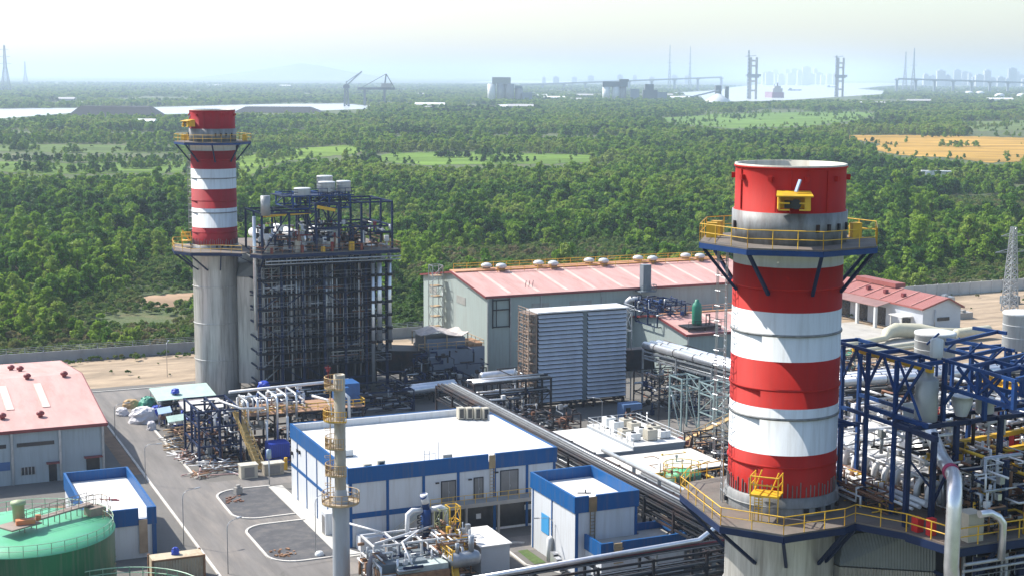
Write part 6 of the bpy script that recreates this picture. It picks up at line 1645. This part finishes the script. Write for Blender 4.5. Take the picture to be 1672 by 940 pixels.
tarp(36.4, 231.2, 0, 1.0, 1.2, tarp_w, 'small pinkish white bundle furthest from the far stack, out on the road', seed=12)
tarp(38.6, 236.2, 0, 1.4, 1.3, mat('sand_bundle', (.45, .3, .15), .8, var=.2), 'sandy brown bundle behind the white tarpaulin heap', seed=13)
tarp(40.8, 233.8, 0, 1.5, 2.0, tarp_g, 'green net covered bundle at the corner of the mint shelter', seed=14)
tarp(41.2, 228.6, 0, 1.1, 1.6, tarp_b, 'crumpled blue tarpaulin between the white heap and the mint shelter', seed=15)
tarp(44.2, 229.0, 3.3, .7, .7, tarp_b, 'small blue bundle lying on the mint sheet roof', seed=16)
tarp(38.8, 219.8, 0, .7, 1.3, tarp_w, 'narrow upright white bag by the pale blue cabin', seed=17)
def pile(u, v, su, sv, h, n, mats_, label, seed, cat='pipe pile', name='pipe_pile', rz=0.0):
    rn_ = random.Random(seed); t = thing(name, label, cat, u, v, 0)
    for m_ in mats_:
        b = MB()
        for i in range(n // len(mats_)):
            a = rz + rn_.uniform(-.5, .5) + (math.pi / 2 if rn_.random() < .4 else 0); l = rn_.uniform(.8, 3.2) / 2
            x, y, z = u + rn_.uniform(-su, su) / 2, v + rn_.uniform(-sv, sv) / 2, rn_.uniform(.1, h)
            b.path([(x - l * math.cos(a), y - l * math.sin(a), z), (x + l * math.cos(a), y + l * math.sin(a), z + rn_.uniform(-.2, .3))], rn_.uniform(.04, .1), 6)
        b.build('pipes', m_, t)
    return t
pile(43.5, 211, 5, 7, 1.0, 110, [pipe_b, dark, rusty, wood], 'rusty heap of pipes and boards in the laydown yard', 91)
pile(39.9, 209, 1.6, 8, .7, 50, [dark, steel, wood], 'dark offcuts along the road edge of the laydown yard', 92)
pile(40.2, 200, 2, 6, .9, 60, [mat('pink_pipe', (.38, .22, .21), .6), dark, pipe_w, pipe_b], 'pinkish red pipes near the corner of the blue frame', 93)
pile(39.6, 191.5, 2.0, 3.0, .4, 26, [cream, mat('pink_pipe', (.38, .22, .21)), rusty], 'pale and pink offcuts at the road junction', 94)
pile(44.2, 216, 6, 4, 1.2, 70, [wood, rusty, dark], 'boards stacked loosely behind the rusty heap', 95)
pile(42.6, 193.2, 5, 3.5, 1.4, 40, [pipe_w, rusty, steel], 'pipe spools lying at the foot of the blue frame', 96)
pile(15.2, 177.5, 4.5, 9, .5, 30, [white, mat('pink_pipe', (.38, .22, .21)), dark], 'long white and red pipes lying between warehouse and green tank', 97, rz=1.45)
pile(54, 193.5, 8, 3, 1.0, 40, [dark, rusty, steel], 'pipes and rods under the orange floored deck', 98)
b = MB(); b.bar((38.2, 205, .12), (44.6, 189.6, .12), .3, .1); tag(b.build('long_plank', pipe_w), 'long pale plank lying along the laydown yard edge', 'plank')
b = MB(); b.path([(41, 190.6, .15), (44, 190.2, .15), (46, 189.8, .15), (44.2, 189.7, .15)], .08, 6); tag(b.build('hose', mat('pink_pipe', (.38, .22, .21))), 'pale pink hose snaking on the ground left of the kiosk boxes', 'hose')

# ---------------------------------------------------------------- perimeter wall
def wall_run(label, u0, v0, u1, v1, m_, h=2.0, post=3.2, name='perimeter_wall', mesh_top=True):
    t = thing(name, label, 'wall', (u0 + u1) / 2, (v0 + v1) / 2, 0)
    b = MB(); b.bar((u0, v0, h / 2), (u1, v1, h / 2), .2, h); b.build('wall_panel', m_, t)
    L_ = math.hypot(u1 - u0, v1 - v0); n = int(L_ / post); b = MB()
    for i in range(n + 1):
        f = i / n; b.cbox((u0 + (u1 - u0) * f, v0 + (v1 - v0) * f - .12, 0), .28, .22, h + .15)
    b.build('pillars', m_, t)
    if mesh_top:
        b = MB()
        for i in range(n + 1):
            f = i / n; x, y = u0 + (u1 - u0) * f, v0 + (v1 - v0) * f; b.bar((x, y, h), (x, y + .3, h + .9), .06)
        for z, o_ in ((.3, .1), (.6, .2), (.9, .3)): b.bar((u0, v0 + o_, h + z), (u1, v1 + o_, h + z), .05)
        b.build('barbed_wire', steel, t)
wall_m = mat('wall_grey', (.36, .37, .38), .85, var=.2, scale=.3, streak=2, dirt=(.2, .2, .19), dirt_amt=.6, dirt_scale=.3)
wall_run('long grey perimeter wall with wire on top behind the sandy strip at the left', -40, 279.2, 104, 280.4, wall_m)
wall_run('grey perimeter wall hidden behind the turbine hall', 104, 280.4, 170, 281.5, wall_m)
wall_run('pale panelled perimeter wall with pillars at the right behind the workshop', 170, 284.5, 460, 292, mat('wall_pale', (.5, .5, .48), .85, var=.12, scale=.3, dirt=(.33, .32, .3), dirt_amt=.5), 2.8, 3.4, mesh_top=False)

# ---------------------------------------------------------------- lamps
def lamp(u, v, h, rz, label, arm=1.6):
    t = thing('street_lamp', label, 'street lamp', u, v, 0, 'lamp posts around the yard')
    b = MB(); c, s_ = math.cos(rz), math.sin(rz)
    b.path([(u, v, 0), (u, v, h * .9), (u + .15 * c, v + .15 * s_, h * .96), (u + .5 * c, v + .5 * s_, h), (u + arm * c, v + arm * s_, h + .08)], [.05, .045, .035, .03, .03], 8); b.build('post', steel, t)
    b = MB(); b.bar((u + (arm - .1) * c, v + (arm - .1) * s_, h + .06), (u + (arm + .6) * c, v + (arm + .6) * s_, h + .1), .2, .1); b.build('lamp_head', steel, t)
    return t
lamp(32.6, 190, 5.2, -.3, 'thin lamp post at the left road edge beside the pump house roof')
lamp(31.9, 162.7, 6.2, .3, 'thin lamp post at the left road edge in front of the container')
lamp(34.2, 151.2, 5.6, .6, 'lamp post with curved arm at the bottom of the road')
lamp(33.0, 216.4, 5.0, 0, 'thin lamp post beside the pink warehouse')
lamp(44.5, 153.8, 6.5, .5, 'thin lamp post at the lower dark asphalt patch')
lamp(67.3, 141.4, 5.0, 3.0, 'lamp post in front of the small blue and white building')
lamp(98.2, 190, 5.8, 2.6, 'curved lamp post behind the railed service roof')
lamp(80.5, 181, 5.5, 2.4, 'curved lamp post right of the big roof corner')
lamp(107.5, 182.5, 7.5, 2.8, 'tall lamp post at the kerbed island by the trellis')
lamp(48.5, 258, 6.0, 1.2, 'lone lamp post on the sandy strip left of the far stack')
lamp(188, 256, 7, 2, 'lamp post on the pale forecourt of the workshop')
# ---------------------------------------------------------------- right side background things
t = thing('cooling_pipe', 'thick pale yellow pipe lying on the ground between workshop and silver pipes', 'pipe', 190, 240, 0)
b = MB(); b.path([(160, 231.5, .9), (176, 235.5, .9), (186, 238.5, .9), (188, 240.2, 1.6), (191, 241.4, 1.8), (196, 240.6, 1.5), (199, 238.5, 1.0), (205, 237, .9)], [.55, .55, .6, 1.2, 1.5, 1.5, 1.3, 1.1], 16); b.build('pipe', mat('cream_pipe', (.55, .52, .38), .6, var=.12), t)
b = MB(); b.path([(150, 226.5, .7), (200, 233.5, .7)], .5, 12); b.path([(150, 224.5, .7), (200, 231.5, .7)], .3, 10); b.build('pipe', mat('cream_pipe', (.55, .52, .38)), t)
b = MB(); b.hcyl((200, 234, 1.6), (209, 235, 1.6), 1.1, 16); b.build('pipe_end', mat('cream_pipe', (.55, .52, .38)), t)
# lattice pylon at the right edge
t = thing('transmission_pylon', 'pale lattice pylon rising at the right edge behind the round tanks', 'pylon', 237.8, 260.9, 0)
b = MB(); b.lattice((237.8, 260.9, 0), 2.6, 1.5, 12.5, 9, .13); b.build('mast', steel, t)
b = MB(); b.lattice((237.8, 260.9, 12.5), 1.5, .9, 6.5, 6, .11); b.build('mast', steel, t)
for z, l in ((13.4, 4.8), (17.0, 3.4)):
    b = MB()
    for s_ in (-1, 1): b.bar((237.8, 260.9, z), (237.8 + s_ * l, 260.9, z + .1), .14); b.bar((237.8, 260.9, z + .9), (237.8 + s_ * l, 260.9, z + .1), .12)
    b.build('crossarm', steel, t)
for i, (u, v) in enumerate(((216, 262), (224, 268), (221, 257), (232, 276), (246, 270))):
    b = MB(); b.prism([(u - 2.2, v - 1), (u + 2, v - 1.2), (u + 2.3, v + 1), (u - 2, v + 1.1)], 0, 1.0 + .2 * i); b.cbox((u, v, 1 + .2 * i), 1.4, 1.0, .5, .3)
    tag(b.build('material_stack', [dark, cream, conc, steel, mat('slate_box', (.16, .2, .23))][i]), 'small %s stack of building materials on the sandy ground by the workshop' % ('dark', 'cream', 'concrete', 'steel grey', 'slate')[i], 'material stack')
plant_skid(150, 196, 26, 10, 6, 'dense process pipework behind the blue roof frames, far side', 63, [dark, steel, pipe_w, rusty, blue_steel], 190)
plant_skid(112, 146, 18, 14, 7, 'silver exhaust and valve pipework right behind the big stack', 64, [steel, pipe_w, dark, alu, rusty], 220)
plant_skid(140, 160, 24, 14, 7, 'tall silver pipework seen between the blue frames', 65, [steel, pipe_w, dark, pipe_r, alu], 240)
plant_skid(170, 182, 24, 12, 6, 'dark and silver pipework near the right edge behind the frames', 66, [dark, steel, dark, pipe_w, yellow], 190)
plant_skid(150, 214, 30, 6, 4, 'dark pipework lying along the lower hall', 67, [dark, rusty, steel, green_v], 120)
# ---------------------------------------------------------------- the far distance (world metres)
far_c = mat('far_concrete', (.42, .41, .4), .8, var=.08, scale=.05)
far_d = mat('far_dark', (.16, .18, .2), .8, var=.1, scale=.05)
far_w = mat('far_white', (.75, .75, .74), .7, var=.05, scale=.05)
far_s = mat('far_steel', (.28, .32, .36), .6, var=.1, scale=.05)
def at(px, py, h=0.0): return ground_at(px, py, h)

def bridge_tower(px, py, top, label):
    x, y = at(px, py); t = thing('bridge_pylon', label, 'bridge pylon', x, y, 0, 'unfinished bridge pylons in the river', True)
    for s in (-1, 1):
        b = MB(); b.box(x + s * 7 - 2.6, x + s * 7 + 2.6, y - 3, y + 3, 0, top); b.build('leg', far_c, t)
    b = MB()
    for z in (18, 40, 76, 88): b.box(x - 4.4, x + 4.4, y - 2, y + 2, z, z + 4)
    b.build('crossbeam', far_c, t)
    b = MB(); b.box(x - 17, x + 17, y - 8, y + 8, 53, 58.5); b.box(x - 13, x + 13, y - 6, y + 6, 50, 53); b.build('deck_stub', far_s, t)
    b = MB(); b.lattice((x - 12, y, 0), 3, 3, top + (16 if px < 1300 else 6), 14, .5); b.bar((x - 20, y, top + 2), (x + 6, y, top + 4), 1.2)
    b.build('tower_crane', far_s, t)
    return t
bridge_tower(1229, 162, 98, 'tall unfinished bridge pylon with a crane beside it, left one in the wide water')
bridge_tower(1371, 158.5, 104, 'tall unfinished concrete bridge pylon standing alone at the right shore of the wide water')

def viaduct(pts, zs, label, n):
    """pts: world xy of the two ends; zs: deck height at both ends"""
    (x0, y0), (x1, y1) = pts
    t = thing('viaduct', label, 'bridge', x0, y0, 0, None, True)
    b = MB(); b.bar((x0, y0, zs[0]), (x1, y1, zs[1]), 16, 5.5); b.build('deck', far_s, t)
    for i in range(n + 1):
        k = i / n; x, y, z = x0 + (x1 - x0) * k, y0 + (y1 - y0) * k, zs[0] + (zs[1] - zs[0]) * k
        b = MB(); b.box(x - 4, x + 4, y - 3, y + 3, 0, z - 2); b.box(x - 8, x + 8, y - 3.5, y + 3.5, z - 5, z - 1.6); b.build('pier', far_s, t)
viaduct([(35, 6000), (770, 5600)], (16, 50), 'long pale viaduct climbing towards the open water behind the silos', 9)
viaduct([(1330, 5250), (1990, 5500)], (48, 33), 'long pale viaduct ramp running off to the right beyond the river', 9)

def silos(px, py, items, label, cat='silo'):
    x, y = at(px, py); t = thing('silo_block', label, 'silos', x, y, 0, None, True)
    for it in items:
        b = MB()
        if it[0] == 'c': b.cyl((x + it[1], y + it[2], 0), it[3], it[4], 18)
        else: b.box(x + it[1], x + it[2], y + it[3], y + it[4], it[5], it[6])
        b.build('silo' if it[0] == 'c' else it[8] if len(it) > 8 else 'head_house', it[5] if it[0] == 'c' else it[7], t)
silos(822, 168, [('c', -23, 0, 8, 36, far_w), ('c', -5, 0, 8, 36, far_c), ('c', 12, 0, 9, 36, far_c), ('b', -22, 14, -7, 9, 36, 49, far_c), ('c', 30, 4, 8, 28, far_c), ('b', 22, 36, -4, 10, 28, 33, far_s), ('b', 36, 56, -5, 10, 0, 20, far_s)],
      'tall grey cement silos under one head house, the left silo block on the horizon')
silos(1007, 166, [('c', -22, 0, 8, 30, far_w), ('c', -2, 0, 8, 30, far_w), ('c', 12, 5, 8, 30, far_c), ('b', -30, 22, -7, 9, 30, 41, far_d), ('b', 5, 24, -7, 9, 41, 46, far_d), ('b', 28, 46, -8, 8, 0, 26, far_s), ('b', 54, 84, -8, 8, 0, 24, far_d), ('b', 58, 76, -8, 8, 24, 36, far_d), ('b', 84, 104, -8, 8, 0, 20, far_s)],
      'white silos with dark head house, silo block right of the horizon centre')
x, y = at(1175, 167)
t = thing('stockpile_shed', 'pale cone shaped stockpile shed with dark tower beside the river', 'shed', x, y, 0, None, True)
b = MB(); b.lathe([(28, 0), (27, 3), (5, 17), (0.2, 18)], (x - 5, y, 0), 20); b.build('roof', far_w, t)
b = MB(); b.box(x - 8, x + 4, y + 6, y + 18, 0, 34); b.box(x + 12, x + 19, y + 2, y + 12, 0, 32); b.build('tower', far_d, t)
b = MB(); b.bar((x - 60, y, 10), (x - 2, y, 24), 3); b.build('conveyor', far_s, t)

def pylon(px, py, hgt, w0, label, arms=3, group='transmission pylons', X=None, mt=None, tk=1.0):
    x, y = X or at(px, py)
    t = thing('transmission_pylon', label, 'pylon', x, y, 0, group, True)
    b = MB(); b.lattice((x, y, 0), w0, w0 * .3, hgt * .55, 7, tk * .7)
    b.lattice((x, y, hgt * .55), w0 * .3, w0 * .12, hgt * .45, 7, tk * .55); b.build('mast', mt or far_s, t)
    for i in range(arms):
        z = hgt * (.6 + .15 * i); l = w0 * (.75 - .12 * i)
        b = MB()
        for s in (-1, 1):
            b.bar((x, y, z), (x + s * l, y, z + w0 * .03), tk * .6); b.bar((x, y, z + w0 * .13), (x + s * l, y, z + w0 * .03), tk * .5)
        b.build('crossarm', mt or far_s, t)
    return t
pylon(10, 151, 128, 24, 'very tall hazy pylon at the left edge of the photo', tk=1.0)
pylon(42, 141, 100, 20, 'faint thin pylon just right of the tall one at the left edge', tk=.7, arms=2)
pylon(1086, 136, 180, 13, 'faint tall pylon behind the viaduct, left one of the pair', tk=1.1, arms=2, X=(640, 6200))
pylon(1124, 136, 175, 13, 'faint tall pylon behind the viaduct, right one of the pair', tk=1.1, arms=2, X=(735, 6300))
pylon(1475, 136, 150, 18, 'faint slender mast at the ramp bridge, left one of the pair', tk=.9, arms=1, X=(1500, 5800))
pylon(1488, 136, 165, 18, 'faint mast with red bands at the ramp bridge, right one of the pair', tk=1.3, arms=1, X=(1545, 5850))

# ship
x, y = at(1268, 160)
t = thing('cargo_ship', 'cargo ship seen end on in the wide water between the two pylons', 'ship', x, y, 0, None, True)
b = MB(); b.prism([(x - 15, y - 20), (x + 15, y - 20), (x + 15, y + 90), (x, y + 120), (x - 15, y + 90)], 0, 14); b.build('hull', mat('ship_hull', (.3, .2, .26), .6), t)
b = MB(); b.box(x - 12, x + 12, y - 15, y + 2, 14, 24); b.box(x - 8, x + 8, y - 12, y, 24, 30); b.build('superstructure', far_c, t)
b = MB(); b.cyl((x, y - 8, 30), 2, 8, 8); b.bar((x, y + 40, 14), (x, y + 40, 34), 1.6); b.build('funnel', far_d, t)
x, y = at(1297, 147)
for n_, (px_, py_, l_) in enumerate(((1296, 148.5, 'small dark barge on the water right of the ship'), (1357, 143, 'tiny barge far out on the wide water near the right pylon'))):
    x, y = at(px_, py_); b = MB(); b.prism([(x - 22, y - 8), (x + 22, y - 8), (x + 30, y), (x + 22, y + 8), (x - 22, y + 8)], 0, 5); b.box(x - 18, x - 8, y - 5, y + 5, 5, 10)
    tag(b.build('barge', far_d, world=True), l_, 'barge', 'barges on the river')

# harbour cranes
def crane(px, py, kind, label):
    x, y = at(px, py); t = thing('harbour_crane', label, 'crane', x, y, 0, 'cranes on the near river bank', True)
    if kind == 'jib':
        b = MB(); b.lattice((x, y, 0), 8, 5, 30, 5, .9); b.build('tower', far_d, t)
        b = MB(); b.lattice((x, y, 30), 5, 5, 6, 1, .9); b.box(x - 5, x + 5, y - 4, y + 4, 30, 35); b.build('cab', far_d, t)
        b = MB(); b.bar((x, y, 34), (x + 26, y, 58), 2.2); b.bar((x, y, 40), (x + 26, y, 58), 1.2); b.bar((x, y, 30), (x, y, 42), 1.5); b.build('jib', far_s, t)
    else:
        for dx in (-34, 0):
            for dy in (-8, 8):
                b = MB(); b.bar((x + dx, y + dy, 0), (x + dx, y + dy, 27), 2.4); b.build('leg', far_d, t)
        b = MB(); b.box(x - 46, x + 18, y - 3, y + 3, 27, 31); b.bar((x, y, 31), (x + 3, y, 54), 2.2); b.bar((x + 3, y, 54), (x - 40, y, 30), .9); b.bar((x + 3, y, 54), (x + 17, y, 30), 1.3); b.build('boom', far_d, t)
        b = MB(); b.box(x - 5, x + 12, y - 5, y + 5, 31, 38); b.build('machine_house', far_c, t)
crane(566, 174, 'jib', 'thin harbour crane with raised jib, leftmost crane on the river bank')
crane(628, 173, 'gantry', 'wide gantry crane with sloping boom on the river bank, right of the jib crane')
# stockpiles on the bank
for px_, py_, l_, h_, lb in ((190, 191, 56, 13, 'dark flat topped stockpile breaking the river line at the left'), (455, 184, 60, 8, 'long dark stockpile on the river bank right of the far stack')):
    x, y = at(px_, py_); b = MB()
    b.prism([(x - l_, y - 20), (x + l_, y - 20), (x + l_, y + 30), (x - l_, y + 30)], 0, .5)
    n = len(b.v); b.v += [(x - l_, y - 20, .5), (x + l_, y - 20, .5), (x + l_, y + 30, .5), (x - l_, y + 30, .5), (x - l_ * .75, y - 6, h_), (x + l_ * .72, y - 6, h_ * .95), (x + l_ * .72, y + 12, h_), (x - l_ * .75, y + 12, h_)]
    for q in ((4, 5, 6, 7), (0, 1, 5, 4), (1, 2, 6, 5), (2, 3, 7, 6), (3, 0, 4, 7)): b.face([n + i for i in q])
    tag(b.build('stockpile', mat('coal_pile', (.03, .03, .035), .9), world=True), lb, 'stockpile', 'stockpiles on the river bank')
# white sheds and tanks among the trees
sheds = [(1582, 156, 9, 'c', 'white domed tank right of the river, leftmost of the far tanks'), (1600, 156, 9, 'c', 'white domed tank right of the river, second of the far tanks'), (1632, 160, 8, 'c', 'pale round tank right of the river, third of the far tanks'), (1668, 160, 8, 'c', 'white round tank at the right edge of the far plain')]
for px_, py_, h_, k_, lb in sheds:
    x, y = at(px_, py_); b = MB(); b.lathe([(13, 0), (13, h_), (8, h_ + 3), (.3, h_ + 4.2)], (x, y, 0), 18)
    tag(b.build('storage_tank', far_w, world=True), lb, 'tank', 'far tanks right of the river')
places = [(1418, 172, 14), (1438, 173, 10), (1632, 167, 26), (945, 165, 16), (905, 163, 22), (955, 160, 18), (880, 158, 20), (1090, 158, 12), (702, 178, 22), (705, 181, 10), (825, 180, 10), (850, 181, 18), (350, 140, 30), (110, 166, 14), (466, 142, 20), (690, 156, 12), (1110, 163, 20), (1500, 170, 22), (240, 206, 8)]
for i, (px_, py_, s_) in enumerate(places):
    x, y = at(px_, py_ + 1.5); b = MB(); h_ = 5 + (i % 3) * 1.5
    b.prism([(x - s_, y - 9), (x + s_, y - 9), (x + s_, y + 9), (x - s_, y + 9)], 0, h_)
    n = len(b.v); b.v += [(x - s_ - 1, y - 10, h_), (x + s_ + 1, y - 10, h_), (x + s_ + 1, y + 10, h_), (x - s_ - 1, y + 10, h_), (x - s_ - 1, y, h_ + 3), (x + s_ + 1, y, h_ + 3)]
    for q in ((0, 1, 5, 4), (2, 3, 4, 5), (0, 4, 3), (1, 2, 5)): b.face([n + j for j in q])
    tag(b.build('far_shed', far_w if i % 2 == 0 else far_c, world=True), 'small pale shed roof showing among the far trees', 'shed', 'sheds among the far trees')
# roof in the near forest
x, y = at(1525, 300); b = MB(); b.prism([(x - 7, y - 2), (x + 7, y - 5), (x + 7.5, y - 2), (x - 6.5, y + 1)], 6.0, 6.6); b.box(x - 5, x + 5, y - 3, y - 1, 0, 6)
tag(b.build('roof_shelter', far_w, world=True), 'narrow white roof poking out of the forest right of the near stack', 'shelter')
# skyline
sk_m = [mat('skyline_pale', (.6, .6, .62), .7, var=.05, scale=.02), mat('skyline_grey', (.45, .47, .5), .7, var=.05, scale=.02)]
rn = random.Random(4)
spots = [(1245 + i * 6.5 + rn.uniform(-2, 2), rn.uniform(9500, 12000), rn.uniform(55, 120)) for i in range(18)] + [(1500 + i * 7.5 + rn.uniform(-3, 3), rn.uniform(8500, 11000), rn.uniform(45, 110)) for i in range(24)] + [(880 + i * 30 + rn.uniform(-9, 9), rn.uniform(10000, 12000), rn.uniform(40, 62)) for i in range(9)]
for i, (px_, D, h_) in enumerate(spots):
    x = (px_ - 836) / FPX * D; y = D; w_ = rn.uniform(12, 26); b = MB()
    b.box(x - w_, x + w_, y - 15, y + 15, 0, h_); b.box(x - w_ * .5, x + w_ * .4, y - 9, y + 9, h_, h_ + 6)
    tag(b.build('tower_block', sk_m[i % 2], world=True), 'hazy tower block on the far skyline', 'tower block', 'tower blocks on the far skyline')
# low hill at the left horizon
b = MB(); D = 15500; pts = [(-3400, 0), (-2900, 70), (-2500, 130), (-2250, 170), (-2050, 150), (-1700, 80), (-1200, 0)]
for dy, k in ((0, 0), (500, 1), (1100, 0)):
    b.v += [(x_, D + dy, z_ * k) for x_, z_ in pts]
for r_ in range(2):
    for i in range(len(pts) - 1):
        b.face([r_ * 7 + i, r_ * 7 + i + 1, (r_ + 1) * 7 + i + 1, (r_ + 1) * 7 + i])
tag(b.build('hills', far_d, world=True, origin=(0, 0, 0)), kind='structure')
